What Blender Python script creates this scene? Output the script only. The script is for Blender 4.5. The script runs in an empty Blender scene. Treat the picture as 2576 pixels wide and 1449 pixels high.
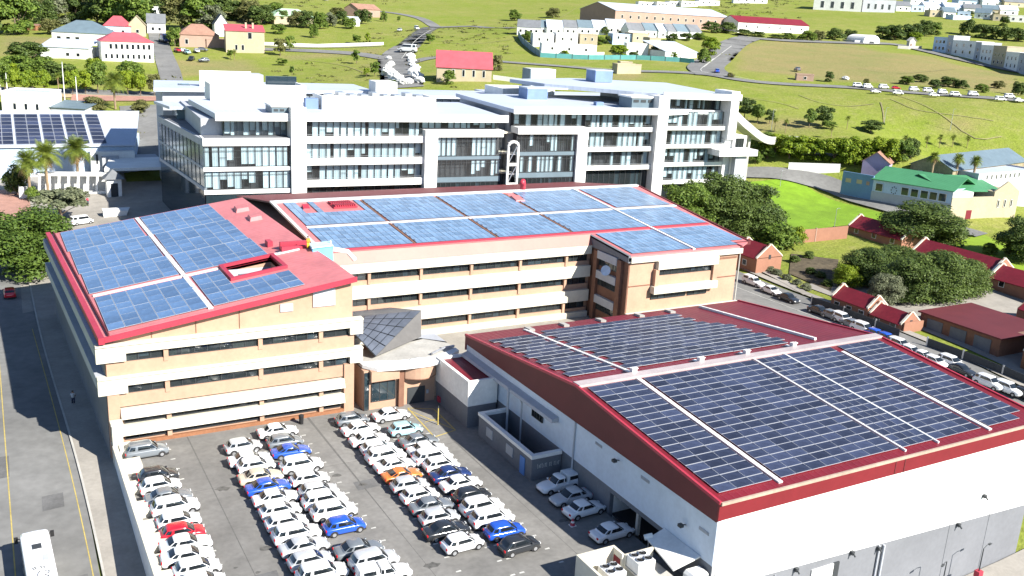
import bpy, math, random
import numpy as np
from mathutils import Vector, Matrix, Euler
R_ = random.Random(7)
S = bpy.context.scene
COL = S.collection
# ------------------------------------------------------------------ camera
FW, FH, FPX = 2576.0, 1449.0, 2388.03          # photograph frame used for measuring (pixels) and focal length
CAM_H = 48.0
RC = np.array([[0.87470842, -0.48176425, 0.05280515],
               [-0.08868793, -0.26622894, -0.95982113],
               [0.47646577, 0.83488045, -0.27559937]])
cam = bpy.data.cameras.new('camera'); cam_o = bpy.data.objects.new('camera', cam); COL.objects.link(cam_o)
cam.sensor_width = 36.0; cam.lens = 36.0*FPX/FW; cam.clip_start = 1.0; cam.clip_end = 6000.0
r0, r1, r2 = RC
cam_o.matrix_world = Matrix(((r0[0], -r1[0], -r2[0], 0), (r0[1], -r1[1], -r2[1], 0), (r0[2], -r1[2], -r2[2], CAM_H), (0, 0, 0, 1)))
S.camera = cam_o
# ------------------------------------------------------------------ light
SUN = Vector((8.3, -18.0, 13.8)).normalized()  # towards the sun
el = math.asin(SUN.z); az = math.atan2(SUN.x, SUN.y)
w = bpy.data.worlds.new('World'); S.world = w; w.use_nodes = True
nt = w.node_tree; nt.nodes.clear()
sky = nt.nodes.new('ShaderNodeTexSky'); sky.sky_type = 'NISHITA'; sky.sun_disc = False
sky.sun_elevation = el; sky.sun_rotation = az; sky.air_density = 0.7; sky.dust_density = 0.1; sky.ozone_density = 2.0
bg = nt.nodes.new('ShaderNodeBackground'); bg.inputs[1].default_value = 0.08
wo = nt.nodes.new('ShaderNodeOutputWorld')
nt.links.new(sky.outputs[0], bg.inputs[0]); nt.links.new(bg.outputs[0], wo.inputs[0])
sl = bpy.data.lights.new('sun', 'SUN'); sl.energy = 5.0; sl.angle = math.radians(0.5); sl.color = (1.0, 0.95, 0.86)
so = bpy.data.objects.new('sun', sl); COL.objects.link(so); so.location = (60, -80, 120)
so.rotation_euler = (-SUN).to_track_quat('-Z', 'Y').to_euler()
vs = S.view_settings; vs.view_transform = 'Standard'; vs.look = 'None'; vs.gamma = 1.0; vs.use_curve_mapping = False
vs.exposure = 1.22
S.render.resolution_x = 1024; S.render.resolution_y = 576
S.render.engine = 'CYCLES'
try:
    S.cycles.max_bounces = 6; S.cycles.transparent_max_bounces = 12; S.cycles.diffuse_bounces = 2
except Exception: pass
# ------------------------------------------------------------------ measuring helpers: photo pixel -> point in the place
CP = np.array([0, 0, CAM_H])
def ray(x, y): return RC.T @ np.array([x-FW/2, y-FH/2, FPX])
def at(x, y, z=None, X=None, Y=None):
    d = ray(x, y)
    t = (z-CAM_H)/d[2] if z is not None else (X/d[0] if X is not None else Y/d[1])
    return Vector(CP+t*d)
NEAR = [(2,40,-5.5),(2,76,-3.6),(2,120,-1.1),(2,170,-.2),(-12,120,-1),(-12,76,-3.6),(-12,170,0),
 (30,50,-5),(30,80,-3),(30,100,-1.6),(45,80,-3),(60,90,-3.2),(75,75,-5),(95,60,-6.5),(60,48,-8.3),(95,48,-8.5),(75,30,-9),(115,40,-6),(40,20,-8),
 (112,100,-.3),(125,120,0),(125,85,-.4),(140,130,.3),(135,65,-2.5),(160,100,.5),
 (25,130,-.8),(60,140,-.8),(100,140,-.6),(60,110,-1.3),(150,150,1),(180,172,3),(149,168,2.5),
 (20,200,.6),(25,225,1.2),(-10,205,.5),(50,182,1),(100,188,2),(140,182,3.5),(60,215,3),(110,225,6),(12,252,2.5),(60,250,6),(150,215,7),
 (204.6,180.8,5),(202,166,4.2),(221.7,149,3.6),(238,150,4),(194.9,194.1,8),(186.2,202.4,8),(204.2,187.9,6.6),(178.7,171,3.4),(161,169,2.8),(173,148.7,2.2),(159,150.8,2),(183,133,2),(175,117,1.5),(204,125.6,2.2),(252,183,5.5),(275,175,7)]
FAR = [
 (0,238,300),(200,242,310),(400,246,318),(0,292,288),(330,292,292),
 (320,155,370),(150,150,360),(20,175,345),(150,62,500),(500,62,500),(0,60,500),
 (540,118,430),(420,200,345),(700,160,400),(700,60,520),(980,140,425),(1100,70,590),(900,45,580),
 (1180,208,330),(1000,195,345),(1500,172,390),(1450,147,425),(1600,72,520),(1350,90,480),(1800,185,385),(1850,112,500),
 (2250,238,355),(2550,257,345),(2000,218,365),(2200,320,308),(2450,320,312),(2100,395,272),(2330,380,274),(1930,300,305),
 (2450,168,480),(2190,110,560),(2300,150,480),(1950,88,560),(1700,62,590),(2050,150,460),
 (1288,5,850),(700,5,720),(0,5,640),(1800,20,780),(2200,50,700),(2576,70,680),(2576,15,900),(2100,8,860),
 (1288,-80,1200),(0,-80,900),(2576,-60,1300),(600,-80,1050),(1900,-70,1250)]
_tp = np.array([list(p) for p in NEAR]+[list(CP+ray(x, y)*d/FPX) for x, y, d in FAR])
_xy = _tp[:, :2]/100; _n = len(_tp)
def _k(r): return np.where(r > 0, r*r*np.log(r+1e-12), 0)
_A = np.block([[_k(np.linalg.norm(_xy[:, None]-_xy[None], axis=2))+6e-3*np.eye(_n), np.c_[np.ones(_n), _xy]], [np.c_[np.ones(_n), _xy].T, np.zeros((3, 3))]])
_s = np.linalg.solve(_A, np.r_[_tp[:, 2], 0, 0, 0])
def gz(x, y):                                   # height of the ground (a smooth surface through surveyed points)
    q = np.stack([np.ravel(x), np.ravel(y)], 1)/100
    out = np.empty(len(q))
    for i in range(0, len(q), 20000):
        qq = q[i:i+20000]
        out[i:i+20000] = _k(np.linalg.norm(qq[:, None]-_xy[None], axis=2))@_s[:_n]+_s[_n]+qq@_s[_n+1:]
    return out.reshape(np.shape(x))
def gz1(x, y): return float(gz(np.array([x]), np.array([y]))[0])
def G(px, py, dz=0.0):                          # where the photo pixel meets the ground
    d = ray(px, py)/FPX
    t = np.arange(50., 1600., 2.); p = CP+d*t[:, None]; b = p[:, 2] < gz(p[:, 0], p[:, 1])+dz
    k = int(np.argmax(b)) if b.any() else len(t)-1
    t = np.arange(t[max(k-1, 0)], t[k]+.01, .05); p = CP+d*t[:, None]; b = p[:, 2] < gz(p[:, 0], p[:, 1])+dz
    k = int(np.argmax(b)) if b.any() else len(t)-1
    return Vector(p[k])
def depth(P): return float(RC[2]@(np.array(P)-CP))
def mpp(P): return depth(P)/FPX                 # metres per photo pixel at P
# ------------------------------------------------------------------ mesh builder
class MB:
    def __init__(s): s.v = []; s.f = []; s.m = []
    def poly(s, pts, mi=0):
        n = len(s.v); s.v += [tuple(p) for p in pts]; s.f.append(tuple(range(n, n+len(pts)))); s.m.append(mi); return s
    def hexa(s, b, t, mi=0):                    # b, t: four corners each, counter-clockwise from above
        n = len(s.v); s.v += [tuple(p) for p in b]+[tuple(p) for p in t]
        for q in ((3,2,1,0),(4,5,6,7),(0,1,5,4),(1,2,6,5),(2,3,7,6),(3,0,4,7)):
            s.f.append(tuple(n+i for i in q)); s.m.append(mi)
        return s
    def box(s, x0, x1, y0, y1, z0, z1, mi=0, T=None):
        b = [(x0,y0,z0),(x1,y0,z0),(x1,y1,z0),(x0,y1,z0)]; t = [(x0,y0,z1),(x1,y0,z1),(x1,y1,z1),(x0,y1,z1)]
        if T: b = [T(*p) for p in b]; t = [T(*p) for p in t]
        return s.hexa(b, t, mi)
    def prism(s, p2, z0, z1, mi=0, T=None):     # p2: xy outline; z0/z1 numbers or functions of x, y
        f0 = z0 if callable(z0) else (lambda x, y: z0); f1 = z1 if callable(z1) else (lambda x, y: z1)
        a = sum(p2[i][0]*p2[(i+1) % len(p2)][1]-p2[(i+1) % len(p2)][0]*p2[i][1] for i in range(len(p2)))
        if a < 0: p2 = p2[::-1]
        k = len(p2); n = len(s.v)
        L = [(x, y, f0(x, y)) for x, y in p2]+[(x, y, f1(x, y)) for x, y in p2]
        s.v += [T(*p) for p in L] if T else L
        s.f.append(tuple(n+i for i in reversed(range(k)))); s.f.append(tuple(n+k+i for i in range(k))); s.m += [mi, mi]
        for i in range(k):
            j = (i+1) % k; s.f.append((n+i, n+j, n+k+j, n+k+i)); s.m.append(mi)
        return s
    def tube(s, path, rad, n=8, mi=0, cap=True):
        path = [Vector(p) for p in path]; rad = rad if isinstance(rad, (list, tuple)) else [rad]*len(path)
        base = len(s.v)
        for i, p in enumerate(path):
            d = (path[min(i+1, len(path)-1)]-path[max(i-1, 0)]).normalized()
            u = d.cross(Vector((0, 0, 1)) if abs(d.z) < .9 else Vector((1, 0, 0))).normalized(); v = d.cross(u)
            for k in range(n):
                a = 2*math.pi*k/n; s.v.append(tuple(p+(u*math.cos(a)+v*math.sin(a))*rad[i]))
        for i in range(len(path)-1):
            for k in range(n):
                a = base+i*n+k; b = base+i*n+(k+1) % n; s.f.append((a, a+n, b+n, b)); s.m.append(mi)
        if cap:
            s.f.append(tuple(base+k for k in range(n))); s.m.append(mi)
            s.f.append(tuple(base+(len(path)-1)*n+k for k in reversed(range(n)))); s.m.append(mi)
        return s
    def mesh(s, name, mats, smooth=False):
        me = bpy.data.meshes.new(name); me.from_pydata(s.v, [], s.f); me.validate()
        for m in (mats if isinstance(mats, (list, tuple)) else [mats]): me.materials.append(m)
        if len(me.materials) > 1 and len(s.m) == len(me.polygons): me.polygons.foreach_set('material_index', s.m)
        if smooth: me.polygons.foreach_set('use_smooth', [True]*len(me.polygons))
        me.update(); return me
    def build(s, name, mats, parent=None, smooth=False):
        o = bpy.data.objects.new(name, s.mesh(name, mats, smooth)); COL.objects.link(o)
        if parent is not None:
            o.parent = parent
            if parent.type == 'EMPTY' and parent.get('wm'): o.location = -parent.location   # mesh is in world coordinates
        return o
def tag(o, label, cat, group=None):
    o['label'] = label; o['category'] = cat
    if group: o['group'] = group
    return o
def thing(name, label, cat, loc=(0, 0, 0), group=None, rz=0.0, world=False):
    o = bpy.data.objects.new(name, None); COL.objects.link(o); o.location = loc; o.rotation_euler = (0, 0, rz)
    o.empty_display_size = .3
    if world: o['wm'] = 1
    return tag(o, label, cat, group)
def struct(o): o['kind'] = 'structure'; return o
def inst(name, me, parent=None, loc=(0, 0, 0), rot=(0, 0, 0), sc=1.0):
    o = bpy.data.objects.new(name, me); COL.objects.link(o); o.parent = parent; o.location = loc; o.rotation_euler = rot
    o.scale = (sc,)*3 if not isinstance(sc, (tuple, list)) else sc
    return o
def copy_tree(o, parent=None):
    c = o.copy(); COL.objects.link(c); c.parent = parent
    for ch in list(o.children): copy_tree(ch, c)
    return c
# ------------------------------------------------------------------ materials
MT = {}
def mat(name, col, rough=.75, var=.10, sc=.6, bump=0.0, bs=12.0, metal=0.0, spec=.4, coat=0.0, stain=0.0, seam=None, rnd=0.0):
    m = bpy.data.materials.new(name); m.use_nodes = True; n = m.node_tree.nodes; l = m.node_tree.links
    b = n['Principled BSDF']; b.inputs['Roughness'].default_value = rough; b.inputs['Metallic'].default_value = metal
    b.inputs['Specular IOR Level'].default_value = spec; b.inputs['Coat Weight'].default_value = coat; b.inputs['Coat Roughness'].default_value = .06
    tc = n.new('ShaderNodeTexCoord')
    def noise(s, d=4.0):
        t = n.new('ShaderNodeTexNoise'); t.inputs['Scale'].default_value = s; t.inputs['Detail'].default_value = d; l.new(tc.outputs['Object'], t.inputs['Vector']); return t
    def mr(src, a, c):
        r = n.new('ShaderNodeMapRange'); r.inputs['From Min'].default_value = .3; r.inputs['From Max'].default_value = .7
        r.inputs['To Min'].default_value = a; r.inputs['To Max'].default_value = c; l.new(src, r.inputs['Value']); return r.outputs[0]
    def mul(a, f):
        x = n.new('ShaderNodeVectorMath'); x.operation = 'SCALE'; l.new(a, x.inputs[0]); l.new(f, x.inputs['Scale']); return x.outputs[0]
    rgb = n.new('ShaderNodeRGB'); rgb.outputs[0].default_value = (*col, 1); c = rgb.outputs[0]
    c = mul(c, mr(noise(sc).outputs[0], 1-var, 1+var))
    if stain:
        c = mul(c, mr(noise(sc*.23, 8).outputs[0], 1-stain, 1+stain*.5)); c = mul(c, mr(noise(sc*5, 6).outputs[0], 1-stain*.6, 1+stain*.4))
    if rnd:
        oi = n.new('ShaderNodeObjectInfo'); r = n.new('ShaderNodeMapRange'); r.inputs['To Min'].default_value = 1-rnd; r.inputs['To Max'].default_value = 1+rnd
        l.new(oi.outputs['Random'], r.inputs['Value']); c = mul(c, r.outputs[0])
    l.new(c, b.inputs['Base Color'])
    h = None
    if bump:
        h = noise(bs, 6).outputs[0]
    if seam:                                   # sheet-metal ribs: (axis, pitch in metres)
        wv = n.new('ShaderNodeTexWave'); wv.wave_type = 'BANDS'; wv.bands_direction = seam[0]; wv.inputs['Scale'].default_value = 2*math.pi/20/seam[1]
        wv.inputs['Distortion'].default_value = 0; l.new(tc.outputs['Object'], wv.inputs['Vector'])
        p = n.new('ShaderNodeMath'); p.operation = 'POWER'; p.inputs[1].default_value = 6; l.new(wv.outputs['Fac'], p.inputs[0]); h = p.outputs[0]
    if h is not None:
        bn = n.new('ShaderNodeBump'); bn.inputs['Strength'].default_value = bump or .4; bn.inputs['Distance'].default_value = .05
        l.new(h, bn.inputs['Height']); l.new(bn.outputs[0], b.inputs['Normal'])
    MT[name] = m; return m
def glass(name, tint, refl=.12, rough=.02, alpha=.75):
    m = bpy.data.materials.new(name); m.use_nodes = True; n = m.node_tree.nodes; l = m.node_tree.links; n.clear()
    out = n.new('ShaderNodeOutputMaterial'); t = n.new('ShaderNodeBsdfTransparent'); t.inputs[0].default_value = (*tint, 1)
    d = n.new('ShaderNodeBsdfPrincipled'); d.inputs['Base Color'].default_value = (*[x*.12 for x in tint], 1); d.inputs['Roughness'].default_value = rough
    d.inputs['Specular IOR Level'].default_value = 1.0
    tc = n.new('ShaderNodeTexCoord'); nz = n.new('ShaderNodeTexNoise'); nz.inputs['Scale'].default_value = .35; l.new(tc.outputs['Object'], nz.inputs['Vector'])
    bn = n.new('ShaderNodeBump'); bn.inputs['Strength'].default_value = .08; bn.inputs['Distance'].default_value = .2; l.new(nz.outputs[0], bn.inputs['Height']); l.new(bn.outputs[0], d.inputs['Normal'])
    lw = n.new('ShaderNodeLayerWeight'); lw.inputs[0].default_value = .35
    r = n.new('ShaderNodeMapRange'); r.inputs['To Min'].default_value = 1-alpha+refl; r.inputs['To Max'].default_value = 1.0; l.new(lw.outputs['Fresnel'], r.inputs['Value'])
    mx = n.new('ShaderNodeMixShader'); mx.inputs[0].default_value = 1-alpha+refl; l.new(t.outputs[0], mx.inputs[1]); l.new(d.outputs[0], mx.inputs[2]); l.new(mx.outputs[0], out.inputs[0])
    MT[name] = m; return m
WHITE = mat('white_paint', (.78, .78, .76), .6, .05, .5, stain=.12)
CREAM = mat('cream_band', (.62, .585, .49), .7, .05, .4, stain=.10, bump=.15)
PEACH = mat('peach_plaster', (.43, .272, .190), .8, .06, .5, stain=.10, bump=.2)
BROWN = mat('brown_brick', (.20, .10, .065), .85, .10, 2., stain=.1, bump=.3)
ORANGE = mat('orange_brick', (.27, .12, .06), .85, .12, 2.5, stain=.15, bump=.3)
REDF = mat('faded_red_roof', (.57, .185, .19), .5, .08, .3, stain=.16, seam=('Y', .9), spec=.5)
REDS = mat('salmon_roof', (.31, .125, .100), .5, .06, .4, stain=.08)
REDD = mat('deep_red_roof', (.175, .012, .020), .45, .10, .25, stain=.20, seam=('X', .8), spec=.5)
REDE = mat('red_flashing', (.40, .036, .062), .45, .06, .4, stain=.08)
MAROON = mat('maroon_cladding', (.115, .022, .025), .6, .08, .4, stain=.08)
REDT = mat('red_roof_tiles', (.17, .011, .022), .6, .12, 1.5, stain=.10, bump=.3, bs=6)
PINKR = mat('pink_red_roof', (.45, .085, .105), .55, .08, .5, stain=.08)
GREENR = mat('green_roof', (.062, .225, .105), .5, .06, .4, stain=.08, seam=('X', .8))
GREYR = mat('grey_blue_roof', (.13, .18, .215), .5, .08, .4, stain=.08)
MAROONR = mat('maroon_roof', (.16, .03, .035), .6, .08, .4, stain=.12)
SLATE = mat('slate_roof', (.16, .17, .185), .6, .10, .6, stain=.10)
TILEB = mat('terracotta_roof', (.29, .165, .12), .7, .12, .8, stain=.10, bump=.3)
LILAC = mat('lilac_wall', (.34, .30, .46), .8, .08, .6, stain=.1)
CONC = mat('concrete', (.42, .41, .38), .85, .10, .6, stain=.15, bump=.2)
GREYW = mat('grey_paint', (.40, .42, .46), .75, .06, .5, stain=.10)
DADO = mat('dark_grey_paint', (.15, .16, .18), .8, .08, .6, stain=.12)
ROOFW = mat('white_roof_sheet', (.45, .50, .59), .5, .04, .3, stain=.05, seam=('X', 1.2), spec=.5)
STEEL = mat('galvanised_steel', (.55, .57, .60), .35, .08, 1., metal=.7, stain=.1)
ALU = mat('aluminium_walkway', (.72, .73, .72), .45, .08, 2., metal=.2, stain=.1)
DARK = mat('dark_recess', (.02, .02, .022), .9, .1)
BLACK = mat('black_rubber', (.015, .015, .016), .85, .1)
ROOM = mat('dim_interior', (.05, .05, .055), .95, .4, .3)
BLIND = mat('window_blind', (.56, .65, .69), .8, .07, 1.2, rnd=.22)
CURT = mat('curtain', (.50, .44, .34), .9, .2, 3., rnd=.25)
FRAME = mat('dark_window_frame', (.04, .045, .05), .5, .1)
PANEL = mat('solar_cells', (.042, .054, .100), .45, .25, .8, spec=.1, rnd=.35, stain=.25)
PFRAMEW = mat('panel_frame_grey', (.36, .41, .48), .45, .06, 2., metal=.1)
PFRAME = mat('panel_frame', (.42, .44, .48), .5, .06, 2., metal=.3)
PFRAMED = mat('panel_frame_dark', (.05, .07, .12), .3, .1, 2.)
PANELB = mat('blue_cells_sky_tint', (.105, .190, .345), .22, .2, .5, spec=.6, rnd=.22, stain=.18)  # cell blue brightened to stand in for reflected sky
PANELM = mat('pale_blue_cells_sky_tint', (.17, .275, .425), .25, .15, .5, spec=.6, rnd=.2, stain=.16)  # paler still: sky reflection mixed into the cell colour
PFRAMEM = mat('panel_frame_blue', (.36, .48, .64), .35, .06, 2., metal=.2)
TRAIL = mat('worn_grass_trail', (.235,.215,.10), .95, .2, .5, stain=.2)
ASPH = mat('car_park_asphalt', (.20, .195, .185), .9, .12, .35, stain=.22, bump=.3, bs=30)
ROAD = mat('road_asphalt', (.185, .185, .18), .9, .12, .2, stain=.22, bump=.25, bs=20)
PAVE = mat('pavement', (.30, .28, .25), .9, .10, .5, stain=.14, bump=.25)
BRKPV = mat('brick_paving', (.36, .20, .16), .9, .12, .8, stain=.12, bump=.3)
LINE = mat('road_paint', (.52, .52, .49), .7, .15, 2.5, stain=.2)
YLINE = mat('yellow_paint', (.46, .36, .10), .7, .15, 2.5, stain=.2)
EARTH = mat('bare_earth', (.40, .31, .19), .95, .15, .4, stain=.15, bump=.4)
GLASS = glass('window_glass', (.86, .93, .95), .06, .02, .88)
GLASSD = glass('dark_glazing', (.30, .38, .42), .22, .02, .70)
SIDEG = mat('reflective_side_glass', (.085, .125, .145), .12, .25, .15, spec=.9)
MIRR = mat('tinted_glass', (.02, .035, .045), .05, .2, .3, spec=1.0)
BARK = mat('bark', (.16, .12, .085), .95, .2, 3., bump=.5)
# ================================================================== the ground
def grass_mat():
    m = bpy.data.materials.new('hillside_grass'); m.use_nodes = True; n = m.node_tree.nodes; l = m.node_tree.links; b = n['Principled BSDF']
    b.inputs['Roughness'].default_value = .95; b.inputs['Specular IOR Level'].default_value = .1
    tc = n.new('ShaderNodeTexCoord')
    def nz(s, d=6):
        t = n.new('ShaderNodeTexNoise'); t.inputs['Scale'].default_value = s; t.inputs['Detail'].default_value = d; t.inputs['Roughness'].default_value = .62
        l.new(tc.outputs['Object'], t.inputs['Vector']); return t.outputs[0]
    def mr(src, a, c, lo=.35, hi=.65):
        r = n.new('ShaderNodeMapRange'); r.inputs['From Min'].default_value = lo; r.inputs['From Max'].default_value = hi
        r.inputs['To Min'].default_value = a; r.inputs['To Max'].default_value = c; l.new(src, r.inputs['Value']); return r.outputs[0]
    def mix(f, a, c):
        x = n.new('ShaderNodeMix'); x.data_type = 'RGBA'; l.new(f, x.inputs[0])
        for i, q in ((6, a), (7, c)):
            if isinstance(q, tuple): x.inputs[i].default_value = (*q, 1)
            else: l.new(q, x.inputs[i])
        return x.outputs[2]
    at_ = n.new('ShaderNodeAttribute'); at_.attribute_name = 'dry'
    g = mix(mr(nz(.02), 0, 1), (.190, .230, .036), (.245, .240, .070))
    g = mix(mr(nz(.28, 8), 0, .6, .48, .7), g, (.28, .26, .11))
    g = mix(mr(nz(.11), 0, .55), g, (.140, .200, .020))
    d = mix(mr(nz(.05), 0, 1), (.26, .215, .095), (.205, .205, .075))
    ad = n.new('ShaderNodeMath'); ad.operation = 'MULTIPLY_ADD'; l.new(nz(.035), ad.inputs[0]); ad.inputs[1].default_value = .5; ad.inputs[2].default_value = -.25
    a2 = n.new('ShaderNodeMath'); a2.operation = 'ADD'; l.new(at_.outputs['Fac'], a2.inputs[0]); l.new(ad.outputs[0], a2.inputs[1])
    c = mix(mr(a2.outputs[0], 0, 1, .3, .7), g, d)
    c = mix(mr(nz(.6, 8), 0, .45, .5, .75), c, (.10, .135, .02))
    v = n.new('ShaderNodeVectorMath'); v.operation = 'SCALE'; l.new(c, v.inputs[0]); l.new(mr(nz(1.8, 8), .82, 1.18), v.inputs['Scale'])
    l.new(v.outputs[0], b.inputs['Base Color'])
    bn = n.new('ShaderNodeBump'); bn.inputs['Strength'].default_value = .6; bn.inputs['Distance'].default_value = .5; l.new(nz(.9, 8), bn.inputs['Height']); l.new(bn.outputs[0], b.inputs['Normal'])
    MT['grass'] = m; return m
GRASS = grass_mat()
def seg_in(P, poly):                            # points inside an xy polygon
    x, y = P[:, 0], P[:, 1]; r = np.zeros(len(P), bool); n = len(poly)
    for i in range(n):
        x0, y0 = poly[i]; x1, y1 = poly[(i+1) % n]
        c = ((y0 > y) != (y1 > y)) & (x < (x1-x0)*(y-y0)/(y1-y0+1e-9)+x0); r ^= c
    return r
def dist_poly(P, poly):
    d = np.full(len(P), 1e9); n = len(poly)
    for i in range(n):
        a = np.array(poly[i]); b = np.array(poly[(i+1) % n]); ab = b-a; t = np.clip(((P-a)@ab)/(ab@ab), 0, 1)
        d = np.minimum(d, np.linalg.norm(P-(a+t[:, None]*ab), axis=1))
    return d
GS = 5.0
xs = np.arange(-460, 1330, GS); ys = np.arange(-60, 1320, GS)
GX, GY = np.meshgrid(xs, ys); GZ = gz(GX, GY)
nx, ny = len(xs), len(ys)
EX, EY = np.meshgrid(np.r_[-2600, xs, 3600], np.r_[-2400, ys, 3600]); EZ = np.pad(GZ, 1, 'edge')   # the sheet runs on to the horizon
V = np.stack([EX.ravel(), EY.ravel(), EZ.ravel()], 1); idx = np.arange((nx+2)*(ny+2)).reshape(ny+2, nx+2)
F = np.concatenate([np.stack([idx[:-1, :-1].ravel(), idx[:-1, 1:].ravel(), idx[1:, 1:].ravel()], 1), np.stack([idx[:-1, :-1].ravel(), idx[1:, 1:].ravel(), idx[1:, :-1].ravel()], 1)])
def gzm(x, y):                                  # height on the ground mesh itself
    fx_ = np.clip((np.asarray(x)-xs[0])/GS, 0, nx-2.001); fy_ = np.clip((np.asarray(y)-ys[0])/GS, 0, ny-2.001); i = fx_.astype(int); j = fy_.astype(int); u = fx_-i; v = fy_-j
    a, b_, c, d = GZ[j, i], GZ[j, i+1], GZ[j+1, i+1], GZ[j+1, i]
    return np.where(u >= v, a+u*(b_-a)+v*(c-b_), a+v*(d-a)+u*(c-d))
me = bpy.data.meshes.new('ground'); me.from_pydata(V.tolist(), [], F.tolist()); me.materials.append(GRASS)
me.polygons.foreach_set('use_smooth', [True]*len(me.polygons))
def gpoly(pts): return [tuple(G(*p).xy) for p in pts]
dryp = [[(1880,105),(2120,105),(2300,150),(2400,190),(2576,235),(2576,215),(2390,160),(2576,190),(2500,225),(2050,200),(1850,160)],
        [(1860,115),(2330,140),(2576,205),(2576,240),(2200,205),(1850,175)], [(2380,300),(2480,310),(2450,330),(2370,325)],
        [(420,150),(640,150),(640,180),(430,195)], [(0,90),(190,95),(170,118),(0,140)], [(700,140),(960,120),(960,135),(720,152)],
        [(60,240),(400,240),(400,255),(60,250)], [(1500,190),(1620,180),(1620,200),(1500,205)], [(560,30),(640,30),(640,90),(560,90)],
        [(940,160),(1000,175),(1000,190),(930,180)], [(1560,10),(1700,5),(1700,25),(1560,30)], [(1870,300),(2060,300),(2060,330),(1870,340)]]
dv = np.zeros(len(V))
for p in dryp[:1]+dryp[1:]:
    q = gpoly([(min(x, 2570), y) for x, y in p]); ins = seg_in(V[:, :2], q); dd = dist_poly(V[:, :2], q)
    dv = np.maximum(dv, np.where(ins, np.clip(.55+dd/30, 0, 1), np.clip(.5-dd/24, 0, 1)))
a = me.attributes.new('dry', 'FLOAT', 'POINT'); a.data.foreach_set('value', dv.astype(np.float32))
ground = bpy.data.objects.new('ground', me); COL.objects.link(ground); struct(ground)
def drape(name, rows, m, dz=.14, zf=None):      # rows: list of rows of xy points -> draped sheet
    b = MB(); k = len(rows[0]); flat = np.array([[p[0], p[1]] for r in rows for p in r], float)
    z = gzm(flat[:, 0], flat[:, 1])+dz if zf is None else np.array([zf(*p) for p in flat])
    b.v = [(x, y, h) for (x, y), h in zip(flat.tolist(), z.tolist())]
    for i in range(len(rows)-1):
        for j in range(k-1):
            b.f.append((i*k+j, i*k+j+1, (i+1)*k+j+1, (i+1)*k+j)); b.m.append(0)
    return struct(b.build(name, m, None, True))
def patch(name, c, m, dz=.14, step=2.5, zf=None):
    c = [Vector((p[0], p[1])) for p in c]
    nu = max(1, int(max((c[1]-c[0]).length, (c[2]-c[3]).length)/step)); nv = max(1, int(max((c[3]-c[0]).length, (c[2]-c[1]).length)/step))
    return drape(name, [[(c[0].lerp(c[1], u/nu)).lerp(c[3].lerp(c[2], u/nu), v/nv) for u in range(nu+1)] for v in range(nv+1)], m, dz, zf)
def smooth_path(P, step=4.0):
    P = [Vector((p[0], p[1])) for p in P]; Q = []
    for i in range(len(P)-1):
        p0, p1, p2, p3 = P[max(i-1, 0)], P[i], P[i+1], P[min(i+2, len(P)-1)]
        n = max(2, int((p2-p1).length/step))
        for k in range(n):
            t = k/n; Q.append(.5*((2*p1)+(p2-p0)*t+(2*p0-5*p1+4*p2-p3)*t*t+(3*p1-p0-3*p2+p3)*t**3))
    return Q+[P[-1]]
def ribbon(name, P, wd, m, dz=.16, off=0.0, step=2.5, zf=None):
    Q = smooth_path(P, step); rows = []
    for i, q in enumerate(Q):
        d = (Q[min(i+1, len(Q)-1)]-Q[max(i-1, 0)]).normalized(); nn = Vector((-d.y, d.x))
        ww = wd if not callable(wd) else wd(i/(len(Q)-1))
        kk = max(1, int(ww/2.5)); rows.append([q+nn*(off-ww/2+ww*j/kk) for j in range(kk+1)])
    return drape(name, rows, m, dz, zf)
def px(*pts): return [G(*p).xy for p in pts]
# --- the street on the left and its pavement
ribbon('street', [(0,20),(-.6,60),(-.2,100),(.6,150),(1.2,215)], 13.0, ROAD, .10)
ribbon('pavement', [(8.6,20),(8.5,60),(8.4,100),(7.4,150),(7.4,215)], 4.4, PAVE, .22)
ribbon('kerb', [(6.55,20),(6.3,60),(6.3,100),(5.2,150),(5.6,215)], .22, CONC, .26)
ribbon('yellow_edge_line', [(5.7,20),(5.5,60),(5.4,100),(4.3,150)], .10, YLINE, .115)
ribbon('yellow_centre_line', [(-.6,20),(-.8,60),(-.6,100),(-.3,150),(0,215)], .11, YLINE, .115)
# --- plaza behind the office, forecourt and lane
patch('plaza_paving', [(3.4,158),(60,182),(62,240),(6,256)], PAVE, .12)
patch('church_forecourt', px((-20,425),(300,400),(322,470),(-20,505)), PAVE, .15)
patch('brick_forecourt', [(-6,212),(8,212),(9,250),(-6,252)], BRKPV, .17)
patch('service_lane', [(97,66),(131.5,62),(134,185),(112,186)], ROAD, .12)
ribbon('lane_footpath', [(133,60),(133.2,100),(135,135),(139,165)], 1.8, PAVE, .30)
ribbon('lane_edge_line', [(124.6,60),(124.8,100),(125.2,150)], .14, LINE, .14)
patch('front_street', [(40,26),(140,26),(140,53),(40,53)], ROAD, .10)
patch('front_pavement', [(52,49.5),(140,49.0),(140,53.9),(52,54.0)], PAVE, .18)
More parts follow.
